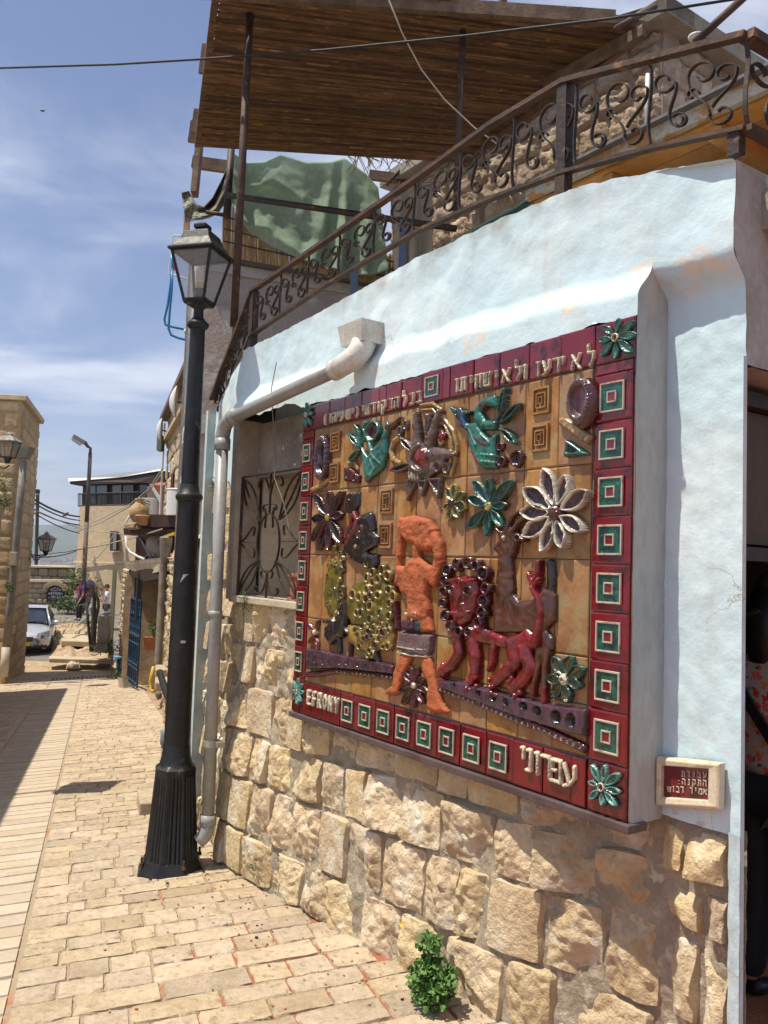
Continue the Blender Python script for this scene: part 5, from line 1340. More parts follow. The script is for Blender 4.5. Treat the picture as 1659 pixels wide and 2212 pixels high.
cc_ = gp(at(330, 1625, 7.6)); m = MB(); c = gp(V((-1.62, 6.75, 0))); m.box(c + Z * .03, (.50, .42, .12), (E_, S_, Z)); tag(m.build('stone_step', PAVER, bev=.01), 'flat pale stone step set against the wall behind the lamp post', 'step')
pc = gp(V((-1.38, 5.98, 0))); m = MB(); m.lathe(pc, [(.03, 0), (.042, .08), (.042, .1), (.034, .1)], 14); tag(m.build('clay_pot', TERRA, None, True), 'small clay pot half hidden behind the lamp post base', 'pot')

m = MB(); m.box(W(-.262, (2.925 + zt(-.26)) / 2 + .01, NR - .01), (.04, .036, 2.925 - zt(-.26) - .03), (U_, Nn, Z)); m.build('post', IRON, rl_)

# ================================================================ terrace above: pergola, cloths, house walls
RZ = 5.5
def onz(x, y, z):
    d = at(x, y, 1) - CAMP; return CAMP + d * ((z - CAMP.z) / d.z)
FL_, FR_, RR_, TL_ = onz(430, 312, RZ), onz(1002, 348, RZ), onz(1388, 60, RZ), onz(484, -75, RZ)
pg_ = thing('pergola', V((-1.15, 6.0, 2.8)), 'reed covered pergola roof on thin rusty poles over the terrace', 'pergola')
sb_ = MB(); sb_.box((0, 0, 0), (1, 1, 1)); SLAT = sb_.mesh('reed_slat', REED); n_ = 104; pr = random.Random(4)
for i in range(n_):
    f = (i + .5) / n_; a = TL_.lerp(FL_, f); b = RR_.lerp(FR_, f); a = a + (a - b).normalized() * pr.uniform(-.01, .04); b = b + (b - a).normalized() * pr.uniform(-.01, .03)
    d = b - a; L_ = d.length; d.normalize(); y_ = Z.cross(d).normalized(); wd = (TL_ - FL_).length / n_
    d2 = (d + y_ * pr.uniform(-.0015, .0015)).normalized()
    link('reed_slat', SLAT, pg_, frame((a + b) / 2 + Z * pr.uniform(-.004, .004), d2 * L_, y_ * wd * pr.uniform(.93, 1.03), d2.cross(y_) * .012))
def beam(a, b, w_, h_, m_, par, name, up=Z, bev=0):
    a, b = V(a), V(b); d = (b - a).normalized(); s = d.cross(up).normalized(); u = s.cross(d); m = MB(); m.box((a + b) / 2, ((b - a).length, w_, h_), (d, s, u)); return m.build(name, m_, par, bev=bev)
beam(onz(300, -30, RZ - .05), onz(1328, 40, RZ - .03), .05, .10, WOODG, pg_, 'edge_beam'); beam(onz(1250, 28, RZ + .02), onz(1395, 60, RZ + .02), .05, .06, WOODG, pg_, 'edge_beam')
beam(FL_ + V((-.03, 0, .02)), FR_ + V((.1, 0, .02)), .05, .06, WOODG, pg_, 'edge_beam'); beam(TL_ + V((-.03, 0, .02)), FL_ + V((-.03, 0.05, .02)), .05, .05, WOODG, pg_, 'edge_beam')
beam(RR_ + V((0, 0, -.04)), FR_ + V((0, 0, -.04)), .05, .07, WOODG, pg_, 'edge_beam')
for (x, y, Y, l) in ((447, 128, 6.95, .26), (428, 262, 8.0, .24), (421, 285, 8.1, .22)):
    p = at(x, y, Y); beam(p + Z * l / 2, p - Z * l / 2 + V((-.02, 0, 0)), .035, .09, WOODG, pg_, 'batten', up=V((1, 0, 0)))
for k in range(4): 
    f = .15 + k * .25; beam(TL_.lerp(RR_, f) + Z * .04, FL_.lerp(FR_, f) + Z * .04, .05, .05, WOODG, pg_, 'rafter')
def pole(a, b, r, par, name='pole', m_=None): m = MB(); m.tube([a, b], r, 12); return m.build(name, m_ or RUST, par, True)
pole(at(505, 705, 5.8), at(540, 28, 5.8), .028, pg_); pole(at(984, 470, 5.8), at(1000, 66, 5.8), .024, pg_)
pole(at(489, 470, 7.9), at(500, 320, 7.9), .035, pg_, m_=IRON); pole(at(488, 421, 7.7), at(985, 494, 6.9), .028, pg_, 'cross_bar', IRON); pole(at(445, 458, 7.9), at(495, 466, 7.9), .02, pg_, 'cross_bar', IRON)
beam(at(416, 350, 8.9), at(500, 362, 8.9), .06, .13, WOODG, pg_, 'timber_beam'); beam(at(798, 378, 8.9), at(990, 402, 8.9), .06, .10, WOODG, pg_, 'timber_beam')
beam(at(431, 310, 8.5), at(420, 420, 8.4), .06, .12, WOODG, pg_, 'timber_post', up=V((0, 1, 0))); beam(at(404, 468, 8.5), at(402, 520, 8.5), .05, .07, mat('orange_timber', (.5, .3, .14), .8), pg_, 'timber_post', up=V((0, 1, 0)))
# thin roof sticks that rise behind
pole(at(1262, 60, 7), at(1410, 15, 7.2), .018, pg_, 'stick', RUST); pole(at(880, 350, 8.8), at(835, 400, 8.8), .018, pg_, 'stick', RUST)
beam(onz(1180, 182, 5.4), onz(1392, 66, 5.4), .05, .08, WOODG, pg_, 'edge_beam')
# palm frond tips hanging from the roof edge
fr = MB()
for k in range(34):
    p = FL_.lerp(FR_, .55 + .25 * pr.random()) + Z * -.02; q = p + V((pr.uniform(-.14, .14), .02, -pr.uniform(.06, .34) * (1 if k % 3 else .5))); fr.tube([p, (p + q) / 2 + V((.02, 0, 0)), q], [.005, .004, .001], 4)
fr.build('palm_frond', REEDL, pg_)
# ---- green cloth
def cloth(name, top, bot, Y, m_, label, cat, folds, amp, nu=90, nv=50, colf=None, sag=0):
    def pl(P, u):
        n = len(P) - 1; i = min(int(u * n), n - 1); f = u * n - i; f2 = f * f * (3 - 2 * f) * .5 + f * .5; return P[i][0] + (P[i + 1][0] - P[i][0]) * f2, P[i][1] + (P[i + 1][1] - P[i][1]) * f2
    m = MB()
    def fn(u, v):
        a, b = pl(top, u), pl(bot, u); x = a[0] + (b[0] - a[0]) * v; y = a[1] + (b[1] - a[1]) * v + sag * sin(pi * u) * 0
        return at(x, y, Y + folds(u, v) * amp)
    m.grid(fn, nu, nv); o = m.build(name, m_, None, True); tag(o, label, cat)
    if colf:
        ca = o.data.color_attributes.new('Col', 'FLOAT_COLOR', 'POINT'); arr = []
        for j in range(nv + 1):
            for i in range(nu + 1): arr += list(colf(i / nu, j / nv)) + [1]
        ca.data.foreach_set('color', arr)
    md = o.modifiers.new('s', 'SOLIDIFY'); md.thickness = .004
    return o
def gf(u, v):
    return (sin(u * 46 + 4 * v) * .55 * (.2 + v) * math.exp(-((u - .70) / .17) ** 2) + 1.2 * abs(sin(2.2 * pi * (v * .8 + .42 * (1 - abs(u * 2.6 - .85)) * .6))) * math.exp(-((u - .30) / .26) ** 2) * (.35 + v * .5) + .45 * sin(u * 24 - 6 * v) * math.exp(-((u - .06) / .12) ** 2) + .3 * fbm((u * 6, v * 4, 1), 3)) * (.2 + .8 * min(1, v * 3))
def gf_old(u, v):
    d = abs(u - .64)
    return (sin(u * 34 + 3 * v) * .35 * (.25 + v) * math.exp(-((u - .68) / .16) ** 2) * 1.7 + .9 * sin(u * 9 + 1.5 * v * v + 5 * (u - .6) * v) * (.15 + .5 * v * (1 - v * .5)) + .5 * sin(16 * v * (1 - u) + 8 * u) * (1 - u) * .5
            + .22 * fbm((u * 5, v * 4, 1), 3)) * (.25 + .75 * min(1, v * 3))
cloth('green_cloth', [(500, 328), (535, 352), (572, 350), (606, 333), (660, 350), (715, 350), (744, 341), (790, 375), (817, 405)], [(488, 402), (512, 470), (545, 508), (590, 535), (650, 560), (700, 578), (750, 592), (800, 596), (840, 583)], 8.03, CLOTHG,
      'large faded green cloth draped behind the railing under the reed roof', 'cloth', gf, .11)
STR = mat('striped_cloth', (.5, .5, .5), .9, attr=True, scale=3, bump=.1)
def sc_(u, v):
    q = (v * 7 + .6 * sin(u * 3)) % 1; return (.30, .27, .12) if q < .30 else ((.06, .06, .065) if q < .55 else ((.50, .49, .44) if q < .63 else (.16, .16, .17)))
cloth('striped_cloth', [(392, 416), (408, 412), (424, 440), (440, 446), (460, 425), (480, 385), (499, 338)], [(401, 482), (420, 476), (436, 474), (452, 470), (470, 462), (486, 440), (497, 400)], 8.1, STR, 'grey and yellow striped cloth hanging from the left end of the pergola', 'cloth',
      lambda u, v: sin(u * 8 + v * 9) * .5 + .6 * sin(v * 6), .10, 40, 40, sc_)
cloth('laundry_shirt', [(842, 412), (862, 404), (882, 396), (905, 402), (932, 398)], [(853, 588), (870, 596), (884, 590), (905, 585), (935, 556)], 7.3, CLOTHB, 'beige laundry hanging behind the railing right of the green cloth', 'laundry', lambda u, v: sin(u * 16 + v * 2) * (.3 + v) * .6, .08, 40, 20)
m = MB(); m.tube([at(820, 398, 7.35), at(990, 392, 7.2)], .004, 5); tag(m.build('clothes_line', mat('grey_cable', 0)), 'thin clothes line with laundry behind the railing', 'line')
for x in (862, 905):
    m = MB(); a = at(x, 402, 7.28); m.box(a, (.012, .012, .09)); tag(m.build('clothes_peg', BLUEIR if x > 870 else mat('pink_plastic', (.7, .15, .2), .5)), 'dark blue peg on the clothes line' if x > 870 else 'pink peg on the clothes line', 'peg')
# ---- reed screen standing on the parapet
rsn = thing('reed_screen', at(660, 600, 8.4), 'golden upright reed screen standing on the parapet behind the green cloth', 'screen')
tb_ = lerpc([(476, 500), (490, 420), (500, 425), (600, 455), (700, 500), (860, 560)]); bb_ = lerpc([(476, 525), (488, 552), (860, 618)])
rm = MB(); rm.tube([(0, 0, -.5), (0, 0, .5)], .5, 5); REEDM = rm.mesh('reed', REEDL); k = 0; x = 482.0
while x < 855:
    a, b = at(x, bb_(x) + 2, 8.14), at(x + pr.uniform(-2, 2), tb_(x) + pr.uniform(-5, 5), 8.14); d = b - a
    link('reed', REEDM, rsn, frame((a + b) / 2, V((.017, 0, 0)), V((0, .014, 0)), d)); x += 2.5 * pr.uniform(.8, 1.3)
for f in (.25, .55, .85): pole(at(484, lerpc([(0, bb_(484)), (1, tb_(484))])(f), 8.12), at(855, lerpc([(0, bb_(855)), (1, tb_(855))])(f), 8.12), .006, rsn, 'binding_wire', IRON)
# ---- pinkish house behind the terrace
ph = thing('terrace_house', at(640, 800, 8.8), 'pinkish grey plastered house wall behind the railing with a dark gutter on its top', 'house')
a, b = at(409, 548, 8.25), at(1010, 650, 8.6); m = MB(); zb_ = -.6
def PW(f, g): p = a.lerp(b, f); q = V((p.x, p.y, zb_)); return q.lerp(p, g)
m.grid(lambda u, v: PW(u, v) + V((0, .01 * fbm((u * 9, v * 9, 2), 3), 0)), 20, 20); m.grid(lambda u, v: V((a.x, a.y + 3 * u, zb_ + (a.z - zb_) * v)), 2, 2); m.grid(lambda u, v: a.lerp(b, u) + V((0, 3 * v, 0)), 2, 2)
m.build('wall', PLPINK, ph, True)
m = MB(); m.tube([a + V((-.03, -.06, .02)), b + V((0, -.06, .02))], .055, 10); m.build('gutter', mat('dark_grey_gutter', (.10, .11, .12), .6, (.16, .16, .16), 6), ph, True)
m = MB(); m.box(at(462, 800, 8.19), (.34, .05, 1.3)); m.build('peeling_patch', mat('peeling_beige_plaster', (.36, .29, .25), .95, (.46, .43, .40), 5, .45, .55, .8, 18), ph)
beam(a.lerp(b, .02) + V((0, -.02, -.10)), b + V((0, -.02, -.10)), .04, .10, mat('pale_band', (.46, .43, .42), .9), ph, 'band')
m = MB(); m.box(at(870, 700, 6.9), (.05, .05, .05)); 
for (x0, y0, x1, y1, Y) in ((755, 588, 772, 650, 6.2), (860, 492, 876, 600, 6.2)):
    c = at((x0 + x1) / 2, (y0 + y1) / 2 + 30, Y); h = at(x0, y0, Y).z - at(x0, y1 + 90, Y).z; m = MB(); m.box(c, (.055, .07, h)); tag(m.build('metal_upright', mat('blue_grey_metal', (.07, .10, .15), .45, bump=.1), bev=.003), 'short blue grey metal upright behind the railing left of the laundry' if x0 < 800 else 'blue grey metal upright standing in front of the beige laundry', 'post')
m = MB(); m.tube([at(915, 560, 5.8), at(990, 520, 5.2), at(1060, 480, 4.7), at(1120, 450, 4.3), at(1180, 408, 4.0)], .018, 8); tag(m.build('garden_hose', mat('dark_green_hose', (.01, .05, .04), .5), None, True), 'dark green hose lying along the top of the blue wall', 'hose')
# ---- drying rack with blue hoses on the left edge
dr = thing('drying_rack', at(385, 600, 8.7), 'small white wire rack sticking out left of the lantern against the sky', 'rack')
for P in ([(404, 510), (376, 509), (371, 520), (369, 547)], [(404, 552), (368, 547), (364, 590), (407, 603)]): m = MB(); m.tube([at(x, y, 8.7) for x, y in P], .010, 6); m.build('rack_bar', WHITEP, dr)
for P in ([(384, 549), (383, 594)], [(392, 550), (392, 598)], [(378, 520), (402, 522)]): m = MB(); m.tube([at(x, y, 8.7) for x, y in P], .003, 4); m.build('wire', WHITEP, dr)
m = MB(); m.box(at(375, 575, 8.65), (.03, .02, .09)); m.build('red_peg', mat('red_plastic', (.6, .05, .06), .5), dr)
for lab, P in (('outer bright blue hose looping out beside the lamp against the sky', [(370, 548), (372, 575), (369, 610), (362, 660), (355, 690), (358, 702), (372, 706), (408, 714)]), ('inner bright blue hose looping down to the grey pole', [(372, 580), (371, 625), (366, 680), (364, 710), (370, 724), (385, 730), (410, 737)])):
    m = MB(); m.tube([at(x, y, 8.6) for x, y in P], .013, 8); tag(m.build('blue_hose', BLUEP, None, True), lab, 'hose')
m = MB(); m.tube([at(403, 716, 8.6), at(414, 713, 8.5)], .035, 10); tag(m.build('vent_stub', WHITEP, None, True), 'white pipe end poking out left of the grey pole', 'pipe')
leafy('wall_weed', at(408, 738, 8.45), (.05, .05, .10), 60, .03, LEAF, 'green sprig growing by the white pipe end beside the pole', 'weed', seed=31)
# ================================================================ stone house on the upper right
sh = thing('stone_house', V((1.7, 5.0, 2.8)), 'rough stone house with a concrete coping above the right end of the railing', 'house')
HC = at(1430, 62, 6.2); HC.z = 0; zTop = at(1430, 62, 6.2).z
def HL(t, z, n=0.0): return HC + U_ * t + Nn * n + Z * z
HB = -Nn
def HR(t, z, n=0.0): return HC + HB * t - U_ * n + Z * z
stonewall(sh, lambda t, z: HL(t, z), 3.6, 2.7, zTop, .21, .2, .42, RK, .05, .02, 5, ax=(U_, Nn), limit=150)
stonewall(sh, lambda t, z: HR(t, z), 2.6, 2.7, zTop, .24, .25, .5, RK, .04, .02, 6, ax=(HB, -U_), limit=80, skip=lambda t, z: fbm((t * 4, z * 4, 9), 2) > .12)
m = MB(); m.box(HL(1.8, (2.6 + zTop) / 2, -.12), (3.6, .2, zTop - 2.6), (U_, Nn, Z)); m.box(HR(1.3, (2.6 + zTop) / 2, -.12), (2.6, .2, zTop - 2.6), (HB, -U_, Z)); m.build('mortar', mat('pinkish_mortar', (.34, .25, .19), .95, (.26, .2, .15), 5, bump=.8), sh)
zc = (at(1430, 15, 6.15).z - zTop)
m = MB(); m.box(HL(1.75, zTop + zc / 2, -.03), (3.8, .36, zc), (U_, Nn, Z)); m.box(HR(1.2, zTop + zc / 2 + .002, -.03), (2.7, .36, zc), (HB, -U_, Z)); m.build('coping', CONC2, sh, bev=.01)
m = MB(); m.tube([at(1395, 282, 5.6), at(1399, 160, 5.6)], .014, 10); m.build('white_conduit', WHITEP, sh, True)
m = MB(); m.lathe(at(1504, 82, 4.2) * 1, [(.04, 0), (.042, .01), (.0, .022)], 14); m.build('round_lamp', WHITEP, sh, True)
pole(at(1330, 62, 5.6), at(1415, 14, 5.9), .022, sh, 'iron_bar', RUST); pole(at(1500, 92, 4.1), at(1612, -10, 4.0), .020, sh, 'iron_bar', RUST)
# ---- timber eaves behind the parapet
te = thing('timber_eaves', W(.4, 3.1, -1.2), 'varnished pine eaves with a peeling white fascia behind the parapet on the right', 'eaves')
beam(W(.97, 3.24, -.45), W(-1.6, 3.205, -.45), .028, .062, FASCIA, te, 'fascia')
bw = .13
for k in range(11):
    m = MB(); z = 3.205 + .0 * k; m.box(W(-.30, z, -.48 - bw * (k + .5)), (2.52, bw - .006, .018), (U_, Nn, Z)); m.build('soffit_board', PINE, te)
for t in (.55, .05, -.45): beam(W(t, 3.165, -.50), W(t, 3.165, -1.9), .05, .055, PINE, te, 'rafter')
m = MB(); m.box(W(-.3, 2.95, -1.98), (2.6, .06, .6), (U_, Nn, Z)); m.build('back_wall', CONC2, te); 
m = MB(); m.box(W(-.3, 3.262, -1.2), (2.6, 1.6, .012), (U_, Nn, Z)); m.build('roof_sheet', mat('grey_roof_sheet', (.16, .15, .15), .6), te)
# ================================================================ overhead cables near the camera
CBL = mat('black_cable', (.02, .02, .022), .6)
def cable(P, r, label, sag=0, m_=None, name='overhead_cable'):
    a, b = at(*P[0]), at(*P[-1]); pts = [at(*q) for q in P] if len(P) > 2 else [a.lerp(b, i / 20) - Z * sag * 4 * (i / 20) * (1 - i / 20) for i in range(21)]
    m = MB(); m.tube(pts, r, 6); tag(m.build(name, m_ or CBL, None, True), label, 'cable')
cable([(-60, 150, 7.0), (0, 147, 6.6), (250, 139, 6.2), (430, 128, 5.8), (700, 108, 5.4), (1000, 78, 5.0), (1320, 40, 4.6), (1600, -4, 4.3)], .0085, 'black twisted cable crossing the whole sky above the lamp')
cable([(836, -10, 5.3), (868, 70, 5.4), (910, 150, 5.5), (960, 215, 5.55), (1025, 276, 5.6), (1100, 330, 5.6)], .005, 'thin pale cord hanging in front of the reed roof', m_=mat('pale_cord', (.45, .38, .28), .8), name='cord')

# ================================================================ left side of the street
lh = thing('ashlar_house', V((-9.5, 21, -1.7)), 'tall ochre ashlar house on the left edge with a projecting stone coping', 'house')
B0 = at(9, 1477, 20.15); B1 = at(52, 1449, 25.1); B0.z = B1.z = 0; HD = (B1 - B0); HLn = HD.length; HD.normalize(); HN = V((HD.y, -HD.x, 0)); 
if HN.x < 0: HN = -HN
ztop = lambda f: 5.38 + .22 * f
def LW(t, z, n=0.0): return B0 + HD * t + HN * n + Z * z
FD = V((-1, -.06, 0)).normalized(); FN = V((.06, -1, 0)).normalized()
def LF(t, z, n=0.0): return B0 + FD * t + FN * n + Z * z
def niche(t, z): return 1.45 < t < 2.15 and -1.1 < z < -.15
stonewall(lh, lambda t, z: LW(t, z), HLn, -2.4, 5.25, .30, .45, .85, RKL, .05, .012, 21, skip=niche, ax=(HD, HN), limit=200)
stonewall(lh, lambda t, z: LF(t, z), 5.5, -2.2, 5.25, .36, .45, .9, RKL, .05, .012, 22, ax=(FD, FN), limit=95)
LM = mat('ochre_mortar', (.46, .34, .20), .95, (.36, .26, .15), 2, bump=.5)
m = MB(); m.hexa([LW(0, -2.6), LW(HLn, -2.6), LW(HLn, -2.6, -5), LF(5.6, -2.6), LW(0, 5.3), LW(HLn, 5.5), LW(HLn, 5.5, -5), LF(5.6, 5.3)]); m.build('mortar', LM, lh)
m = MB(); m.hexa([LW(-.1, 5.25, .1), LW(HLn + .05, 5.48, .12), LW(HLn + .05, 5.48, -5), LF(5.8, 5.25, .1), LW(-.1, 5.38, .12), LW(HLn + .05, 5.62, .14), LW(HLn + .05, 5.62, -5), LF(5.8, 5.40, .12)]); m.build('coping', mat('pale_coping', (.60, .48, .32), .9, (.45, .35, .23), 3), lh, bev=.02)
m = MB(); m.grid(lambda a, b: LW(1.8 - .36 * cos(pi * a) , (-1.1 + .55 * b) if b < .8 else -.62 + .42 * sin(pi * a) * (b - .8) * 5, -.001 + .012), 10, 6); m.build('arched_niche', mat('niche_stone', (.36, .25, .15), .95), lh)
dp = thing('downspout', at(48, 980, 19.9), 'old grey downspout with a funnel head running down the corner of the ashlar house', 'pipe')
m = MB(); m.tube([at(51, 995, 19.9), at(41, 1105, 19.85), at(33, 1200, 19.8), at(22, 1310, 19.8), at(13, 1400, 19.8)], .085, 12); m.build('pipe', mat('old_zinc', (.17, .165, .15), .6, (.24, .22, .19), 5), dp, True)
m = MB(); m.tube([at(13, 1398, 19.75), at(8, 1462, 19.7)], .095, 12); m.build('lower_pipe', mat('pale_pvc', (.50, .45, .36), .6), dp, True)
m = MB(); c = at(51, 968, 19.9); m.hexa([c + V((x * .12, y * .12, -.26)) for x, y in cr] + [c + V((x * .22, y * .18, .02)) for x, y in cr]); m.build('funnel_head', MATS['old_zinc'], dp)
m = MB(); m.box(at(29, 1207, 19.7), (.17, .10, .32)); eb = m.build('meter_box', mat('cream_box', (.40, .34, .24), .6), bev=.01); tag(eb, 'cream electric meter box beside the grey downspout on the ashlar house', 'box')
def wall_lantern(c, s, label, arm, grp=None):
    o = thing('wall_lantern', c, label, 'lantern', grp); c = V(c)
    q = lambda w_, z: [c + V((x * w_ * s, y * w_ * s, z * s)) for x, y in cr]
    m = MB()
    for k in range(4): m.tube([q(.28, .0)[k], q(.46, .85)[k]], .035 * s, 4); m.tube([q(.28, 0)[k], q(.28, 0)[(k + 1) % 4]], .04 * s, 4); m.tube([q(.46, .85)[k], q(.46, .85)[(k + 1) % 4]], .035 * s, 4)
    m.build('frame', BLACKP, o)
    for k in range(4): m = MB(); m.add([q(.28, 0)[k], q(.28, 0)[(k + 1) % 4], q(.46, .85)[(k + 1) % 4], q(.46, .85)[k]], [(0, 1, 2, 3)]); m.build('glass_pane', mat('smoky_glass', (.30, .26, .20), .3, alpha=.55, bump=0), o)
    m = MB(); L4 = [q(.56, .84), q(.56, .90), q(.3, 1.12), q(.16, 1.20), q(.13, 1.3), q(.03, 1.42)]
    for r_ in L4: m.v += [tuple(p) for p in r_]
    m.f = [(i * 4 + k, i * 4 + (k + 1) % 4, i * 4 + 4 + (k + 1) % 4, i * 4 + 4 + k) for i in range(5) for k in range(4)] + [(3, 2, 1, 0)]; m.build('roof', mat('grey_lantern_roof', (.13, .12, .11), .6, (.3, .28, .25), 9), o)
    m = MB(); m.lathe(c, [(.12 * s, -.32 * s), (.2 * s, -.1 * s), (.3 * s, -.02 * s)], 10); m.build('finial', BLACKP, o)
    m = MB(); m.tube(arm, .045 * s, 6); m.build('bracket', IRON, o, True)
    m = MB(); m.lathe(c, [(.07 * s, .1 * s), (.12 * s, .3 * s), (.1 * s, .6 * s), (.02 * s, .68 * s)], 8); m.build('light_bulb', WHITEP, o, True)
    return o
c = at(17, 988, 18.2); wall_lantern(c, .40, 'weathered square wall lantern at the left edge in front of the downspout funnel', [at(20, 1005, 18.2), at(10, 1012, 18.3), at(-12, 1004, 18.5), at(-40, 985, 19)])
c = at(99, 1190, 24.4); wall_lantern(c, .40, 'small black wall lantern on a curled bracket at the far corner of the ashlar house', [at(99, 1200, 24.4), at(88, 1201, 24.4), at(76, 1199, 24.4), at(68, 1196, 24.6), at(72, 1207, 24.4), at(80, 1212, 24.4), at(87, 1204, 24.4)])
# the next houses on the left, just outside the picture, whose wall shades the street
m = MB(); b_ = lambda s, e, z: S_ * s + E_ * e + Z * z
m.hexa([b_(6.9, -2.05, -2), b_(6.9, -9, -2), b_(19.6, -9, -3), b_(19.6, -2.05, -3), b_(6.9, -2.05, 3.10), b_(6.9, -9, 3.10), b_(19.6, -9, 2.45), b_(19.6, -2.05, 2.45)])
nb = m.build('neighbour_house', LM); tag(nb, 'low stone house along the left kerb casting the long street shadow', 'house')
lq = S_ * 8.1 + E_ * -1.55 + Z * 2.95; wall_lantern(lq, .42, 'wall lantern on the near left house casting its shadow across the street', [lq + V((0, 0, -.1)), lq + E_ * -.3 + Z * -.12, lq + E_ * -.5 + Z * .02])
for i, (x, y, Y, r_) in enumerate(((10, 1065, 19.3, .35), (14, 1095, 19.4, .22), (52, 1215, 24.2, .25), (20, 1275, 19.4, .12))):
    leafy('wall_bush', at(x, y, Y), (r_, .12, r_ * 1.1), 130, .07, LEAFY if i % 2 == 0 else LEAF, ['dry bush hanging from the ashlar house below the left lantern', 'lower green tuft below the dry bush on the left wall', 'small plant under the far wall lantern bracket', 'dead vine below the cream meter box'][i], 'bush', seed=40 + i)
# ================================================================ right side of the street, behind the lamp post
def par(x, y, Y): p = at(x, y, Y); p.z = 0; return p
# garden wall 1
W1a = V((-1.50, 6.6, 0)); W1b = V((-3.62, 14.3, 0)); D1 = W1b - W1a; L1 = D1.length; D1.normalize(); N1 = V((-D1.y, D1.x, 0)); N1 = N1 if N1.x < 0 else -N1
def w1(t, z, n=0.0): return W1a + D1 * t + N1 * n + Z * z
gw = thing('garden_wall', W1a + Z * -.4, 'rough sunlit stone wall between the steel pole and the old grey downpipe', 'wall')
stonewall(gw, lambda t, z: w1(t, z), L1, -1.2, 1.55, .22, .2, .42, RKF, .09, .012, 31, ax=(D1, N1), limit=220)
m = MB(); m.box(w1(L1 / 2, .15, -.22), (L1, .4, 2.9), (D1, N1, Z)); m.build('mortar', LM, gw)
m = MB(); m.grid(lambda a, b: w1(L1 * a, 1.52 + .26 * sin(b * pi) ** .5 + .03 * fbm((a * 20, b, 1), 3), .03 - .46 * b), 40, 8); m.build('rounded_top', mat('smooth_render_top', (.62, .47, .29), .9, (.5, .37, .23), 3), gw, True)
for t, h in ((L1 - 3.4, .45), (L1 - 2.9, .32)):
    m = MB(); m.box(w1(t, -.05 - (L1 - 3 - t) * .2, .10), (.5, .22, .12), (D1, N1, Z)); m.build('ledge_stone', PAVER, gw, bev=.02)
op = thing('old_downpipe', at(342, 1300, 14.1), 'old grey downpipe at the end of the rough garden wall', 'pipe')
m = MB(); m.tube([at(357, 1172, 14.1), at(353, 1215, 14.1), at(347, 1330, 14.0), at(341, 1440, 13.9), at(339, 1492, 13.85)], .062, 12); m.tube([at(339, 1490, 13.85), at(346, 1508, 13.8)], .055, 10); m.build('pipe', mat('old_grey_pipe', (.27, .24, .20), .7, (.18, .15, .13), 6), op, True)
m = MB(); m.lathe(at(358, 1172, 14.1), [(.07, -.35), (.10, -.1), (.11, .08), (.08, .1)], 12); m.build('pipe_head', MATS['old_grey_pipe'], op)
m = MB(); m.tube([at(332, 1440, 13.7), at(325, 1470, 13.7), at(326, 1490, 13.7), at(331, 1494, 13.6)], .03, 8); tag(m.build('yellow_hose', mat('yellow_plastic', (.6, .42, .05), .5), None, True), 'short yellow hose at the foot of the old downpipe', 'hose')
# gate bay
gbW = thing('gate_lodge', at(315, 1400, 17.5), 'shaded stone gate bay with a white sheet roof behind the blue gate', 'shed')
g0, g1 = V((-3.75, 14.4, 0)), V((-5.35, 18.4, 0))
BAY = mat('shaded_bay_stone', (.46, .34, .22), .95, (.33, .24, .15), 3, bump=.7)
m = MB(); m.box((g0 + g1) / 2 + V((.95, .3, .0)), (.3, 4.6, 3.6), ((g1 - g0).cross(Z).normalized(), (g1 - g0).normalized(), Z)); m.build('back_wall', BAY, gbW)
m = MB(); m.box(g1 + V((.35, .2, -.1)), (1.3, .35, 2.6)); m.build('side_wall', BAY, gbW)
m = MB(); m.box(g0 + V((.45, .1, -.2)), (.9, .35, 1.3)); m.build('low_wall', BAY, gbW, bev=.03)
P_ = [at(270, 1213, 18.6), at(352, 1204, 15.2), at(352, 1226, 15.2), at(312, 1236, 17.0), at(272, 1222, 18.6)]
m = MB(); m.prism(P_, V((.9, .9, .10))); m.prism([p + V((0, 0, -.06)) for p in P_], V((.5, .4, 0.001))); m.build('sheet_roof', mat('weathered_white_sheet', (.60, .56, .48), .7, (.45, .38, .28), 5), gbW)
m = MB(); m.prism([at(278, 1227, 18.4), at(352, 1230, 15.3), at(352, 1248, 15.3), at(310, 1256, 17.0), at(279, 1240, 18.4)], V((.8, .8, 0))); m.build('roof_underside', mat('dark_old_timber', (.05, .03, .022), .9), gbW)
m = MB(); m.tube([at(300, 1252, 17.4), at(296, 1340, 17.4)], .05, 8); m.build('support', mat('dark_metal', (.03, .04, .045), .5), gbW)
bg_ = thing('blue_gate', at(290, 1465, 17.9), 'open blue painted iron lattice gate on the right side of the street', 'gate')
GA, GB_ = at(276, 1452, 18.1), at(297, 1462, 17.1); GA.z = GB_.z = 0
gz0, gz1 = -1.15, .62
def gg(f, z): return GA.lerp(GB_, f) + Z * z
for f in (0, .2, .4, .6, .8, 1): m = MB(); m.tube([gg(f, gz0), gg(f, gz1)], .022, 6); m.build('gate_bar', BLUEIR, bg_)
for z in (gz0 + .08, gz0 + .45, -.28, -.12, gz1): m = MB(); m.tube([gg(0, z), gg(1, z)], .024, 6); m.build('cross_bar', BLUEIR, bg_)
for z in (.40, .12, -.02, -.72):
    for f in (.1, .3, .5, .7, .9): m = MB(); m.tube([gg(f + .07 * cos(k * .785), z + .09 * sin(k * .785)) for k in range(9)], .012, 5); m.build('gate_scroll', BLUEIR, bg_)
for f in (.3, .5, .7, .9): m = MB(); m.tube([gg(f, gz1), gg(f, gz1 + .75)], .018, 5); m.build('upper_bar', mat('dark_blue_iron', (.012, .03, .05), .5), bg_)
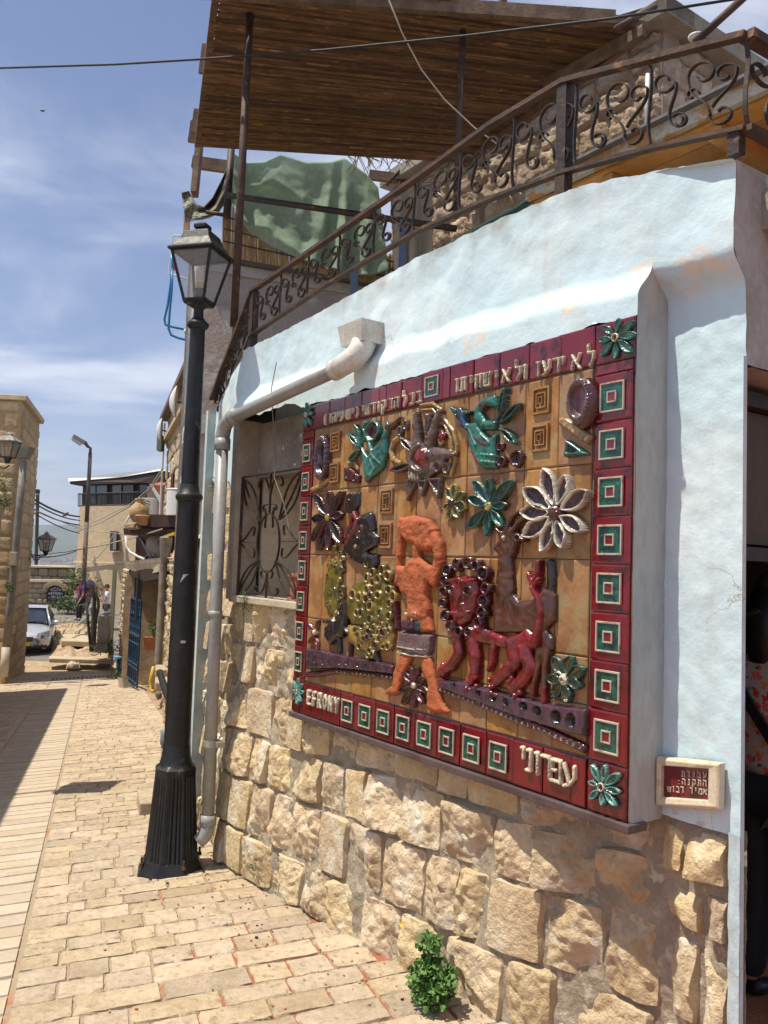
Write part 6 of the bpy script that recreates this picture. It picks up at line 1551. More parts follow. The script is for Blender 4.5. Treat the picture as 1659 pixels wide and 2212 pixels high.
m = MB(); m.grid(lambda a, b: GA + V((-.15 + .35 * a - .1 * b * (1 - a) + .25 * b, -.25, -1.05 - .75 * b - .02 * a)) + V((.06 * sin(a * 12) * b, .05 * cos(a * 9), 0)), 14, 10)
tag(m.build('white_rag', mat('dirty_white_cloth', (.55, .50, .42), .9), None, True), 'dirty white rag hanging from the foot of the blue gate', 'cloth')
hv = thing('water_hydrant', at(258, 1450, 22), 'blue painted water valve cluster against the wall before the gate', 'hydrant')
m = MB(); hp = at(255, 1440, 20.6); hp.z = 0
for a, b in (((0, -1.6), (0, -.9)), ((0, -.98), (.4, -1.02)), ((0, -1.25), (.3, -1.25)), ((.42, -1.0), (.45, -1.6))): m.tube([hp + V((a[0], 0, a[1])), hp + V((b[0], 0, b[1]))], .045, 8)
m.build('valve_pipe', BLUEIR, hv, True)
m = MB(); m.lathe(hp + V((.0, -.05, -1.0)), [(.03, 0), (.1, .02), (.1, .06), (.03, .08)], 10); m.build('valve_wheel', mat('light_blue_paint', (.12, .28, .45), .5), hv)
leafy('gate_weed', hp + V((.05, -.15, -1.5)), (.3, .2, .25), 150, .07, LEAF, 'green weed round the foot of the blue water valves', 'weed', seed=51)
fp = thing('flower_box', at(326, 1385, 15.3), 'red brown flower box with a leafy plant beside the old downpipe', 'planter')
m = MB(); c = at(325, 1388, 15.2); m.hexa([c + V((x * .08, y * .07, -.12)) for x, y in cr] + [c + V((x * .11, y * .10, .10)) for x, y in cr]); m.build('box', TERRA, fp)
leafy('x', c + V((.05, 0, .15)), (.14, .12, .22), 120, .06, LEAF, '', '', seed=52, par=fp)
# wall 2
W2a, W2b = V((-5.45, 18.9, 0)), V((-8.25, 26.6, 0)); D2 = W2b - W2a; L2_ = D2.length; D2.normalize(); N2 = V((-D2.y, D2.x, 0)); N2 = N2 if N2.x < 0 else -N2
def w2(t, z, n=0.0): return W2a + D2 * t + N2 * n + Z * z
g2 = thing('garden_wall', W2a + Z * -1.4, 'sunlit rubble stone wall with thin pipes beyond the blue gate', 'wall')
stonewall(g2, lambda t, z: w2(t, z), L2_, -2.2, 1.02, .19, .22, .5, RKF, .10, .012, 33, ax=(D2, N2), limit=280)
m = MB(); m.box(w2(L2_ / 2, -.6, -.22), (L2_, .4, 3.5), (D2, N2, Z)); m.build('mortar', LM, g2)
m = MB(); m.box(w2(L2_ / 2, 1.08, -.18), (L2_, .44, .12), (D2, N2, Z)); m.build('cap', mat('smooth_render_top', 0), g2, bev=.03)
for t in (3.0, 4.2, 4.6): m = MB(); m.tube([w2(t, -1.6 + .1 * t * 0, .12), w2(t, .5 + .1 * t, .12)], .018, 6); m.build('thin_pipe', mat('tan_pipe', (.36, .26, .15), .7), g2)
m = MB(); m.box(w2(6.2, .15, .13), (.35, .04, .45), (D2, N2, Z)); tag(m.build('meter_cover', mat('pale_cover', (.5, .52, .52), .5), bev=.01), 'pale metal meter cover fixed on the sunlit rubble wall', 'box')
m = MB(); m.box(at(243, 1325, 26.2), (.10, .12, 3.0)); tag(m.build('square_post', mat('olive_grey_post', (.30, .30, .22), .6)), 'tall square olive grey post at the end of the rubble wall', 'post')
uc = thing('utility_cabinet', at(222, 1400, 25.6), 'grey roadside utility cabinet standing on the earth bank', 'cabinet')
CAB = mat('cabinet_grey', (.50, .45, .36), .6, (.28, .25, .2), 3, bump=.1); cb = at(223, 1400, 25.8); gz = cb.z; m = MB(); m.box(cb + Z * .0, (.34, .3, .26)); m.build('plinth', CAB, uc, bev=.01)
m = MB(); m.box(cb + Z * .56, (.33, .28, .86)); m.build('cabinet_body', CAB, uc, bev=.015)
for dx in (-.15, .15): m = MB(); m.box(cb + V((dx * .52, -.145, .56)), (.14, .015, .74)); m.build('door_panel', CAB, uc, bev=.008)
m = MB(); m.box(cb + V((.05, 0, 1.06)), (.22, .16, .12)); tag(m.build('plastic_bag', mat('blue_white_bag', (.45, .5, .6), .4, (.1, .15, .4), 12), bev=.05), 'crumpled blue and white bag lying on top of the utility cabinet', 'bag')
# ---- ledge with pots over the bay, tank, dark beam
lg = thing('roof_ledge', at(320, 1140, 17), 'rusty steel ledge with stone slabs bridging above the gate bay', 'ledge')
m = MB(); m.prism([at(266, 1141, 17.5), at(392, 1143, 16), at(392, 1158, 16), at(268, 1155, 17.5)], V((.6, 1.2, 0))); m.build('steel_beam', BROWNST, lg)
m = MB(); m.prism([at(315, 1111, 16.6), at(392, 1112, 16), at(392, 1139, 16), at(315, 1138, 16.6)], V((.5, 1.0, 0))); m.build('beam_box', BROWNST, lg)
for i, (x0, x1, y0, y1) in enumerate(((269, 290, 1131, 1141), (290, 316, 1128, 1137), (272, 300, 1137, 1143), (282, 300, 1122, 1131))):
    m = MB(); m.prism([at(x0, y0, 17.2), at(x1, y0 - 1, 17.0), at(x1 - 1, y1, 17.0), at(x0 + 1, y1 + 1, 17.2)], V((.4, .8, 0))); m.build('stone_slab', PAVER, lg, bev=.02)
jar = at(299, 1128, 16.9); jt = thing('clay_jar', jar, 'round pale clay jar standing on the stone ledge', 'jar'); m = MB(); m.lathe(jar, [(.10, 0), (.17, .08), (.20, .2), (.16, .32), (.08, .40), (.07, .44), (.10, .48), (.09, .48)], 18); m.build('body', mat('pale_clay', (.52, .34, .18), .85, (.42, .26, .13), 5), jt, True)
m = MB(); m.tube([jar + V((.09, 0, .42)), jar + V((.2, 0, .38)), jar + V((.18, 0, .26))], .022, 6); m.build('handle', MATS['pale_clay'], jt)
pt_ = at(309, 1130, 16.6); m = MB(); m.lathe(pt_, [(.10, -.04), (.14, .11), (.16, .12), (.16, .16), (.12, .16)], 16); pb = thing('clay_bowl', pt_, 'orange clay planter bowl beside the round jar', 'bowl'); m.build('bowl', mat('orange_clay', (.45, .27, .14), .8), pb, True); leafy('y', pt_ + Z * .2, (.16, .12, .14), 60, .05, LEAFY, '', '', seed=56, par=pb)
tk = thing('water_tank', at(386, 1118, 15.5), 'white cylindrical water tank behind the black lamp post', 'tank'); tc_ = at(392, 1112, 16.2); m = MB(); m.lathe(tc_, [(.0, -.02), (.30, -.02), (.30, .47), (.31, .48), (.30, .50), (.0, .52)], 28); m.build('drum', WHITEP, tk, auto=40)
m = MB(); m.tube([tc_ + V((0, 0, -.4)), tc_], .06, 8); m.build('stand', BROWNST, tk)
m = MB(); m.tube([at(271, 1140, 17.4), at(272, 1128, 17.4), at(282, 1112, 17.4), at(297, 1105, 17.4), at(312, 1106, 17.3), at(318, 1113, 17.3)], .025, 8); tag(m.build('white_hose', WHITEP, None, True), 'white hose arching over the clay jar', 'hose')
m = MB(); m.tube([at(272, 1158, 17.4), at(273, 1180, 17.4), at(281, 1193, 17.3), at(300, 1203, 17.2), at(312, 1208, 17.0)], .028, 8); tag(m.build('white_pipe', WHITEP, None, True), 'white drain pipe bending down to the shed roof', 'pipe')
# junk under the ledge
rb = thing('lean_to', at(320, 1190, 18), 'dark lean to opening under the ledge with boards stacked in it', 'shed')
m = MB(); m.box(at(324, 1190, 18.6), (.62, .1, .7)); m.build('dark_back', mat('dark_red_brown', (.06, .03, .022), .9), rb)
for a, b in (((312, 1208), (345, 1170)), ((318, 1212), (352, 1180)), ((303, 1160), (328, 1205)), ((322, 1165), (335, 1205))): beam(at(*a, 17.4), at(*b, 17.0), .04, .14, mat('grey_board', (.33, .33, .31), .7), rb, 'board', up=V((0, 1, 0)))
dsh = thing('satellite_dish', at(338, 1178, 17.2), 'grey satellite dish stored under the ledge', 'dish'); m = MB(); c = at(336, 1176, 17.0); m.grid(lambda a, b: c + V((.22 * a * cos(6.2832 * b), .08 * a * a, .30 * a * sin(6.2832 * b))), 6, 24); m.build('bowl', mat('cream_dish', (.42, .38, .30), .6), dsh, True, solid=.01)
m = MB(); m.box(at(358, 1165, 18.0), (.5, .3, .6)); m.build('upper_wall', BAY, rb)
beam(at(356, 1160, 14.6), at(379, 1152, 13.5), .05, .04, mat('yellow_plastic', 0), rb, 'yellow_bar')
# ---- tall house behind
th_ = thing('tall_house', at(380, 1000, 20), 'tall pale stone house with a red shutter and a sloping parapet behind the lamp post', 'house')
T0, T1 = at(352, 1150, 22.5), at(352, 1150, 22.5) + (-S_) * 8.5; T0.z = T1.z = 0
def tw(t, z, n=0.0): return T0 - S_ * t - E_ * n + Z * z
zt0 = at(355, 905, 22.4).z
opn = [(.55, 1.0, 1.35, 4.05), (1.35, 1.75, 1.35, 4.4), (2.4, 3.1, 2.3, 4.5)]
stonewall(th_, lambda t, z: tw(t, z), 8.5, 1.2, zt0, .36, .4, .8, RKF, .05, .012, 41, skip=lambda t, z: any(a - .1 < t < b + .1 and c < z < d for a, b, c, d in opn), ax=(-S_, -E_), limit=200)
m = MB(); m.box(tw(4.25, 2.3, -.6), (8.5, 1.0, zt0 * 2 - 4.6), (-S_, -E_, Z)); m.build('mortar', LM, th_)
for i, (a, b, c, d) in enumerate(opn): m = MB(); m.box(tw((a + b) / 2, (c + d) / 2, -.08), (b - a, .06, d - c), (-S_, -E_, Z)); m.build('shutter' if i == 1 else 'window', mat('dark_red_shutter', (.16, .03, .025), .6) if i == 1 else mat('bricked_window', (.36, .27, .18), .9), th_)
m = MB(); m.box(tw(4.2, zt0 + .03, .06), (8.7, .34, .13), (-S_, -E_, Z)); m.build('parapet_cap', mat('dark_parapet', (.14, .10, .08), .8), th_); m = MB(); m.box(tw(4.2, zt0 - .62, .07), (8.7, .16, .10), (-S_, -E_, Z)); m.build('cornice', MATS['pale_coping'], th_)
m = MB(); m.tube([tw(-.05, 1.0, .1), tw(-.05, zt0 - .1, .1)], .03, 8); m.build('white_conduit', WHITEP, th_)
for (x, y, Y) in ((351, 958, 22.0),): m = MB(); m.box(at(x - 4, y, Y), (.14, .3, .42)); tag(m.build('speaker_box', mat('grey_green_box', (.20, .21, .17), .6), bev=.02), 'small grey box fixed at the far corner of the tall house', 'box')
for i, (x, y, Y) in enumerate(((351, 930, 21.9), (383, 868, 17.2))):
    c = at(x, y, Y); o = thing('satellite_dish', c, ['small white dish on the far corner of the tall house', 'white dish high on the tall house beside the steel pole'][i], 'dish'); m = MB(); m.grid(lambda a, b: c + V((-.16 + .14 * a * a, .10 * a * sin(6.2832 * b), .34 * a * cos(6.2832 * b))), 5, 20); m.build('bowl', WHITEP, o, True, solid=.02); m = MB(); m.tube([c, c + V((.3, 0, -.05))], .02, 5); m.build('arm', IRON, o)
m = MB(); m.tube([at(344, 1200, 15.0), at(352, 1165, 15.0), at(372, 1155, 14.6)], .012, 5)
# ================================================================ terrace restaurant building at the end
YB = 40.0
fb = thing('terrace_building', at(230, 1250, YB), 'cream stone building with a glazed upper terrace under a white sloping roof', 'building')
CREAMW = mat('cream_render', (.60, .46, .29), .9, (.54, .41, .26), 1.2, bump=.5, bscale=5, c3=(.50, .38, .24), s3=.8, bdist=.05)
def bp(x, y, Y=YB): return at(x, y, Y)
m = MB(); m.prism([bp(172, 1094), bp(322, 1091, 37), bp(322, 1345, 37), bp(155, 1345), bp(160, 1250), bp(168, 1165)], V((3.0, 7, 0))); m.build('wall', CREAMW, fb)
nb_ = [0]
def dress(x0, x1, y0, y1, Y0, Y1, chp, wmin, wmax, parent, rocks, seed, depth=.05):
    a, b, c, d = bp(x0, y1, Y0), bp(x1, y1, Y1), bp(x0, y0, Y0), bp(x1, y0, Y1); u = (b - a); u.z = 0; L_ = u.length; u.normalize(); n = V((u.y, -u.x, 0)); n = n if n.y < 0 else -n
    return stonewall(parent, lambda t, z: V((a.x, a.y, 0)) + u * t + n * .0 + Z * z, L_, a.z, c.z, chp, wmin, wmax, rocks, depth, .02, seed, ax=(u, n), limit=290)
dress(166, 320, 1210, 1345, YB - .05, 36.95, .30, .35, .7, fb, RKF, 61, .035)
m = MB(); m.prism([bp(160, 1211, 39.9), bp(322, 1214, 36.9), bp(322, 1218, 36.9), bp(159, 1215, 39.9)], V((0, -.05, 0))); m.build('string_course', mat('pale_band_stone', (.66, .52, .33), .9), fb)
m = MB(); m.prism([bp(238, 1147, 38.2), bp(254, 1148, 37.9), bp(253, 1190, 37.9), bp(237, 1190, 38.2)], V((0, .2, 0))); wn = m.build('window', mat('dark_frame', (.04, .03, .025), .6), fb)
m = MB(); m.prism([bp(246, 1150, 38.1), bp(252.5, 1150, 37.9), bp(251.5, 1187, 37.9), bp(245, 1187, 38.1)], V((0, -.08, 0))); m.build('pane', mat('grey_curtain', (.2, .19, .17), .5), wn)
m = MB(); m.prism([bp(236, 1190, 37.9), bp(256, 1190, 37.6), bp(256, 1193, 37.6), bp(236, 1193, 37.9)], V((0, .3, 0))); m.build('sill', MATS['pale_band_stone'], wn)
# glazed terrace
m = MB(); m.prism([bp(179, 1046, 40.6), bp(335, 1040, 38.2), bp(335, 1095, 38.2), bp(178, 1095, 40.6)], V((2, 6, 0))); m.build('room', mat('dark_brown_timber', (.045, .026, .02), .7), fb)
for (x0, x1) in ((188, 206), (209, 231), (243, 262), (266, 288), (297, 318)):
    f = (x0 - 178) / 157; Y = 40.5 - 2.4 * f - .25; m = MB(); m.prism([bp(x0, 1050 - 3 * f, Y), bp(x1, 1049 - 3 * f, Y - .2), bp(x1, 1088, Y - .2), bp(x0, 1088, Y)], V((0, .05, 0))); m.build('window', DGLASS if x0 > 260 else mat('sky_glass', (.10, .13, .15), .08, bump=0, spec=.9), fb)
m = MB(); P_ = [bp(147, 1033, 41), bp(345, 1013, 36.5), bp(350, 1016, 36.3), bp(258, 1031, 38.4), bp(148, 1040, 40.8)]; m.prism(P_, V((1.5, 7, .15))); m.build('roof_sheet', ROOFW, fb)
m = MB(); m.prism([bp(150, 1039, 40.9), bp(258, 1032, 38.6), bp(352, 1020, 36.4), bp(352, 1045, 36.4), bp(300, 1042, 37.4), bp(170, 1047, 40.4), bp(152, 1046, 40.8)], V((1.3, 6, 0))); m.build('eaves_board', MATS['dark_brown_timber'], fb)
rail = thing('balcony_railing', bp(230, 1090, 39), 'dark iron balustrade along the glazed upper terrace', 'railing')
for y in (1066, 1092): m = MB(); m.tube([bp(169, y + 1, 40.2), bp(300, y - 3, 37.6)], .035, 5); m.build('rail', IRON, rail)
for k in range(44): f = k / 43; a = bp(169, 1067, 40.2).lerp(bp(300, 1063, 37.6), f); b = bp(169, 1093, 40.2).lerp(bp(300, 1089, 37.6), f); m = MB(); m.tube([a, b], .020, 4); m.build('baluster', IRON, rail)
ac = thing('air_conditioner', bp(318, 1100, 30), 'grey white air conditioner unit mounted before the terrace building', 'air conditioner'); m = MB(); c = at(318, 1094, 30); m.box(c, (.58, .35, .60)); m.build('case', mat('ac_white', (.56, .52, .45), .5, bump=.05), ac, bev=.02)
m = MB(); m.box(c + V((.02, -.18, .17)), (.2, .01, .06)); m.build('grille', mat('ac_dark', (.2, .18, .16), .6), ac); m = MB(); m.box(c + V((-.34, .0, -.1)), (.12, .4, .5)); m.build('side_case', MATS['ac_white'], ac)
rh = thing('tiled_house', at(338, 1080, 31), 'small house end with a red tiled roof wedged beside the tall house', 'house')
m = MB(); m.prism([at(318, 1050, 31), at(352, 1050, 31), at(352, 1180, 31), at(318, 1180, 31)], V((0, 2, 0))); m.build('wall', mat('brownish_wall', (.34, .26, .2), .9), rh)
m = MB(); m.prism([at(326, 1046, 30.8), at(350, 1049, 30.8), at(350, 1082, 30.8)], V((0, 1.2, .2))); m.build('tiled_roof', mat('red_roof_tile', (.42, .12, .06), .8, (.3, .08, .05), 8), rh)
m = MB(); m.prism([at(324, 1046, 30.7), at(328, 1046, 30.7), at(349, 1076, 30.7), at(349, 1092, 30.7)], V((0, -.1, 0))); m.build('barge_board', WHITEP, rh)
# ---- retaining walls with the pottery sign
rw = thing('retaining_wall', bp(120, 1318, 41), 'lower grey brown stone retaining wall at the end of the street carrying the sign', 'wall')
RKG = rockset(mat('grey_limestone', (.40, .32, .20), .95, (.26, .2, .13), 1.5, .35, .7, .6, 8, rand=.22, c3=(.46, .38, .26), s3=1, lo3=.5, hi3=.7, bdist=.03), .5, 6, 7)
dress(40, 170, 1257, 1325, 41.2, 41.0, .24, .22, .55, rw, RKG, 71, .05)
m = MB(); m.prism([bp(20, 1256, 41.25), bp(172, 1257, 41.1), bp(172, 1330, 41.1), bp(20, 1330, 41.25)], V((0, .5, 0))); m.build('mortar', mat('dark_mortar', (.20, .155, .10), .95), rw)
m = MB(); m.prism([bp(20, 1251, 41.1), bp(172, 1253, 40.9), bp(172, 1258, 40.9), bp(20, 1257, 41.1)], V((0, .7, 0))); m.build('capping', MATS['pale_band_stone'], rw)
ru = thing('upper_wall', bp(120, 1255, 44), 'upper grey stone wall with a pale coping set back above the sign wall', 'wall')
dress(40, 172, 1226, 1262, 44, 43.8, .26, .25, .6, ru, RKG, 72, .05)
m = MB(); m.prism([bp(20, 1224, 44.1), bp(173, 1224, 43.9), bp(173, 1270, 43.9), bp(20, 1270, 44.1)], V((0, .5, 0))); m.build('mortar', MATS['dark_mortar'], ru)
m = MB(); m.prism([bp(20, 1220, 43.9), bp(128, 1221, 43.8), bp(173, 1223, 43.7), bp(173, 1226, 43.7), bp(20, 1226, 43.9)], V((0, .9, 0))); m.build('coping', MATS['pale_band_stone'], ru)
sg = thing('pottery_sign', bp(120, 1284, 40.7), 'dark blue arched sign reading SAFED CRAFT POTTERY on the lower stone wall', 'sign')
def sp(x, y, h=0): return bp(x, y, 40.75 - h)
arc = [(102, 1300), (102, 1276)] + [(120 - 18 * cos(a), 1276 - 12 * sin(a)) for a in [pi * k / 12 for k in range(1, 12)]] + [(138, 1276), (138, 1300)]
m = MB(); m.prism([sp(*q) for q in arc], V((0, .12, 0))); m.build('board', mat('dark_blue_board', (.02, .035, .055), .6, bump=.05), sg)
m = MB(); m.tube([sp(x, y, .02) for x, y in arc] + [sp(*arc[0], .02)], .035, 5); m.build('board_rim', MATS['dark_brown_timber'], sg)
for k in range(11):
    a = pi * (k + .5) / 11; m = MB(); p = sp(120 - 22 * cos(a), 1276 - 16 * sin(a), .1); d = V((-cos(a), 0, sin(a))); m.box(p, (.22, .2, .16), (d, V((0, 1, 0)), d.cross(V((0, 1, 0))))); m.build('arch_stone', MATS['grey_limestone'], sg, bev=.02)
SW = mat('sign_white', (.62, .62, .58), .6, bump=0)
def signtext(txt, x0, x1, y, h, r, arcf=None, rtl=False):
    n = len(txt); 
    for i, ch in enumerate(txt):
        if ch == ' ': continue
        f = (i + .5) / n; f = 1 - f if rtl else f; x = x0 + (x1 - x0) * f; yy = y - (arcf(f) if arcf else 0); wd = (x1 - x0) / n * .72; m = MB()
        for st in HEB[ch]: m.tube([sp(x + wd * (q[0] - .5), yy - q[1] * h, .03) for q in st], r, 5)
        m.build('letter', SW, sg)
signtext('sAFED'.replace('s', 's'), 108, 132, 1277, 4.2, .018, lambda f: 4.5 * sin(pi * f))
signtext('CRAFT', 112, 127, 1277.3, 2.6, .010); signtext('POTTERY', 105.5, 134, 1284.6, 4.6, .020); signtext('byt eqdr', 109, 131, 1291, 3.4, .014, rtl=True)
m = MB()
for k in range(5): m.tube([sp(105 + k * 7, 1298.5, .03), sp(106.5 + k * 7, 1299.3, .03), sp(108 + k * 7, 1298.5, .03)], .014, 4)
for y in (1281.5, 1290): m.tube([sp(104.5, y, .03), sp(105.8, y + 1.2, .03), sp(104.5, y + 2.4, .03)], .012, 4); m.tube([sp(135.5, y, .03), sp(134.4, y + 1.2, .03), sp(135.5, y + 2.4, .03)], .012, 4)
m.build('painted_marks', SW, sg)
m = MB(); m.box(sp(120, 1293.7, .015), (.6, .01, .02)); m.box(sp(120, 1295.3, .015), (.5, .01, .02)); m.build('small_print_line', mat('sign_grey', (.2, .22, .24), .6), sg)
# ---- modern street light, far light, cables
sl_ = thing('tall_street_light', at(178, 1345, 37), 'tall rusty brown street light with a grey angled lamp head before the cream building', 'street light')
pb_, pt2 = at(177, 1325, 37.3), at(195.5, 968, 37.3); pt2.x = pt2.x; m = MB(); m.tube([pb_, pb_.lerp(pt2, .55)], .10, 12); m.build('lower_pole', mat('rusty_pole', (.22, .13, .08), .7, (.10, .075, .06), 1.5), sl_, True)
m = MB(); m.tube([pb_.lerp(pt2, .55), pb_.lerp(pt2, .97)], [.095, .085], 12); m.build('upper_pole', mat('brown_pole', (.08, .065, .055), .6), sl_, True); m = MB(); m.tube([pb_.lerp(pt2, .965), pt2, pt2 + V((-.12, 0, .06)), at(183, 955, 37.1)], [.07, .06, .07, .09], 10); m.build('arm', MATS['brown_pole'], sl_, True)
h0, h1 = at(184, 957, 37.1), at(158, 945, 36.9); d = (h1 - h0).normalized(); s_ = V((0, 1, 0)); u = d.cross(s_).normalized(); u = u if u.z > 0 else -u
m = MB(); m.hexa([h0 + s_ * .06 - u * .10, h0 - s_ * .06 - u * .10, h1 - s_ * .14 - u * .02, h1 + s_ * .14 - u * .02, h0 + s_ * .07 + u * .10, h0 - s_ * .07 + u * .10, h1 - s_ * .13 + u * .16, h1 + s_ * .13 + u * .16]); m.build('lamp_head', mat('lamp_grey', (.30, .29, .25), .5), sl_, bev=.03)
m = MB(); m.hexa([h0.lerp(h1, .25) + s_ * .08 - u * .22, h0.lerp(h1, .25) - s_ * .08 - u * .22, h1 - s_ * .11 - u * .14, h1 + s_ * .11 - u * .14, h0.lerp(h1, .15) + s_ * .1 - u * .08, h0.lerp(h1, .15) - s_ * .1 - u * .08, h1 - s_ * .13 - u * .0, h1 + s_ * .13 - u * .0]); m.build('diffuser', mat('milky_diffuser', (.55, .53, .45), .4, bump=0), sl_, bev=.03)
fl = thing('far_street_light', at(79, 1140, 60), 'small far street light just right of the ashlar house', 'street light'); m = MB(); m.tube([at(76, 1300, 60), at(81.5, 1068, 60)], .13, 8); m.build('pole', MATS['brown_pole'], fl); m = MB(); m.hexa([at(82, 1064, 60) + V((x * .1, y * .1, -.1)) for x, y in cr] + [at(77, 1060, 60) + V((x * .25, y * .2, .1)) for x, y in cr]); m.build('lamp_head', MATS['brown_pole'], fl)
labs = ['uppermost', 'second', 'third', 'fourth', 'lowest']
for i, (a, b, y0, y1, r_) in enumerate(((74, 172, 1079, 1116, .05), (74, 172, 1087, 1124, .035), (60, 172, 1093, 1134, .04), (55, 172, 1096, 1152, .03), (62, 165, 1202, 1190, .03))):
    m = MB(); A, B = at(a, y0, 30), at(b, y1, 39); m.tube([A.lerp(B, k / 12) - Z * .5 * (k / 12) * (1 - k / 12) for k in range(13)], r_ * .8, 5); tag(m.build('black_cable', CBL, None, True), labs[i] + ' of the black cables running from the ashlar house to the cream building', 'cable')
WC = mat('pale_cable', (.45, .42, .37), .7)
for i, P in enumerate(([(40, 1088, 21), (90, 1108, 24), (140, 1130, 27), (190, 1147, 30), (250, 1152, 30), (340, 1162, 17)], [(50, 1202, 24), (140, 1193, 26), (230, 1176, 22), (300, 1158, 18), (350, 1143, 15)], [(160, 1143, 34), (220, 1120, 30), (280, 1090, 26), (320, 1058, 24), (352, 1010, 22)], [(163, 1150, 34), (222, 1127, 30), (283, 1093, 26), (322, 1062, 24), (353, 1018, 22)], [(205, 1210, 30), (232, 1180, 28), (248, 1150, 27)])):
    m = MB(); m.tube([at(*q) for q in P], .016, 5); tag(m.build('pale_cable', WC, None, True), ['long sagging pale cable crossing from the meter box to the garden wall', 'pale cable rising from the far wall lantern to the ledge', 'upper of two twisted pale cables slung to the tall house', 'lower of two twisted pale cables slung to the tall house', 'short pale wire dropping behind the standing man in white'][i], 'cable')
bd = at(141, 1112, 28); m = MB(); m.tube([bd + V((-.10, 0, -.06)), bd, bd + V((.07, 0, .06)), bd + V((.12, 0, .08))], [.012, .05, .035, .01], 8); tag(m.build('perched_bird', mat('brown_bird', (.16, .08, .05), .8), None, True), 'small brown bird perched on the pale cable', 'bird')
m = MB(); m.tube([at(92, 240, 30) + V((-.1, 0, .03)), at(92, 240, 30), at(92, 240, 30) + V((.1, 0, .04))], [.01, .04, .01], 6); tag(m.build('flying_bird', CBL), 'tiny dark bird flying high in the sky', 'bird')
# ---- earth bank with slabs, kerbs, rubble on the right of the road
def slab(P, Y, h, nm, mt, lab, cat, bevel=.02):
    pts = [at(*q) for q in P]; z = min(p.z for p in pts); m = MB(); m.prism([V((p.x, p.y, z - h)) for p in pts], V((0, 0, h))); tag(m.build(nm, mt, bev=bevel), lab, cat)
EARTH = SOIL
eb_ = MB()
def bank(a, b):
    x = lerpc([(0, 108), (1, 240)])(a); yy = 1345 + (1418 - 1345) * b; Y = 33.8 - 7.8 * b; p = at(x, yy, Y); edge = min(1, a * 9) * min(1, (1 - b) * 9)
    return V((p.x, p.y, G(p.x, p.y) - .05 + (max(p.z - G(p.x, p.y), .0) * .55 + .12 + .12 * fbm((a * 5, b * 6, 1), 4)) * edge))
eb_.grid(bank, 44, 40); o = eb_.build('earth_bank', EARTH, None, True); struct(o)
slab([(135, 1368, 30.5), (214, 1357, 31), (212, 1380, 28.2), (133, 1384, 28.2)], 30, .18, 'concrete_slab', mat('pale_concrete', (.52, .42, .29), .9, (.42, .33, .22), 2, bump=.6), 'broad pale concrete slab lying across the earth bank', 'slab')
slab([(118, 1347, 33.5), (200, 1338, 34.5), (205, 1350, 33), (150, 1358, 32.5)], 30, .10, 'concrete_apron', MATS['pale_concrete'], 'thin concrete apron behind the broad slab', 'slab')
slab([(106, 1415, 26.2), (240, 1403, 26.4), (240, 1410, 25.7), (106, 1422, 25.6)], 26, .13, 'kerb', MATS['pale_concrete'], 'long low kerb between the pavers and the earth bank', 'kerb')
for i, (x, y, Y, s) in enumerate(((140, 1398, 27, .32), (152, 1403, 26.6, .2), (160, 1417, 25.6, .3), (176, 1392, 27.4, .22), (186, 1396, 27.3, .26), (195, 1390, 27.8, .18), (170, 1387, 28, .2), (128, 1405, 26.8, .18))):
    p = at(x, y, Y); me = RKF[i % 8][1]; o = link('loose_stone', me, None, frame(V((p.x, p.y, G(p.x, p.y) + .12 + s * .1)), V((1, .2, 0)) * s * 1.3, V((-.2, 1, .1)) * s, Z * s * .5)); tag(o, ['wide flat stone on the left of the earth bank', 'small stone right of the wide flat one', 'grey stone lying on the kerb', 'stone under the edge of the concrete slab', 'stone near the foot of the dead trunk', 'small stone between trunk and cabinet', 'stone behind the others by the slab', 'leftmost small stone near the car'][i], 'stone')
leafy('bank_weed', at(228, 1398, 25.9) + Z * -.1, (.5, .3, .28), 320, .09, LEAF, 'low green weed spreading in front of the utility cabinet', 'weed', seed=61)
leafy('bank_weed', at(122, 1382, 28), (.2, .2, .25), 80, .07, LEAFY, 'small weed at the left end of the concrete slab', 'weed', seed=62)
leafy('bank_weed', at(135, 1347, 33), (.4, .2, .2), 90, .08, mat('dry_grass', (.35, .28, .12), .8), 'dry grass tuft between road and concrete apron', 'weed', seed=63)
sp_ = thing('sapling', at(200, 1370, 28), 'young tree with long feathery green leaves beside the dead trunk', 'tree')
sc0 = at(195, 1395, 27.6); m = MB(); m.tube([sc0, sc0 + V((0, 0, 1.3))], .02, 6); m.build('stem', LEAFY, sp_); lm = MB(); rr = random.Random(9)
for k in range(16):
    a = rr.uniform(0, 6.28); z0 = .3 + rr.random() * 1.1; o0 = sc0 + Z * z0; L_ = rr.uniform(.5, .9)
    for j in range(10):
        f = j / 10; p = o0 + V((cos(a) * L_ * f, sin(a) * L_ * f * .6, .25 * f - .35 * f * f)); s = V((-sin(a), cos(a) * .6, .1)); w_ = .16 * (1 - f * .6)
        for sg_ in (-1, 1): q = p + s * sg_ * w_ + Z * -.03; lm.add([p, p.lerp(q, .5) + V((cos(a), 0, .2)) * .035, q, p.lerp(q, .5) - V((cos(a), 0, .2)) * .035], [(0, 1, 2, 3)])
lm.build('crown', LEAF, sp_)
dt = thing('dead_trunk', at(205, 1400, 27), 'dark forked dead trunk leaning over the bank before the cabinet', 'tree'); DT = mat('charred_wood', (.035, .028, .025), .9, (.06, .045, .04), 5)
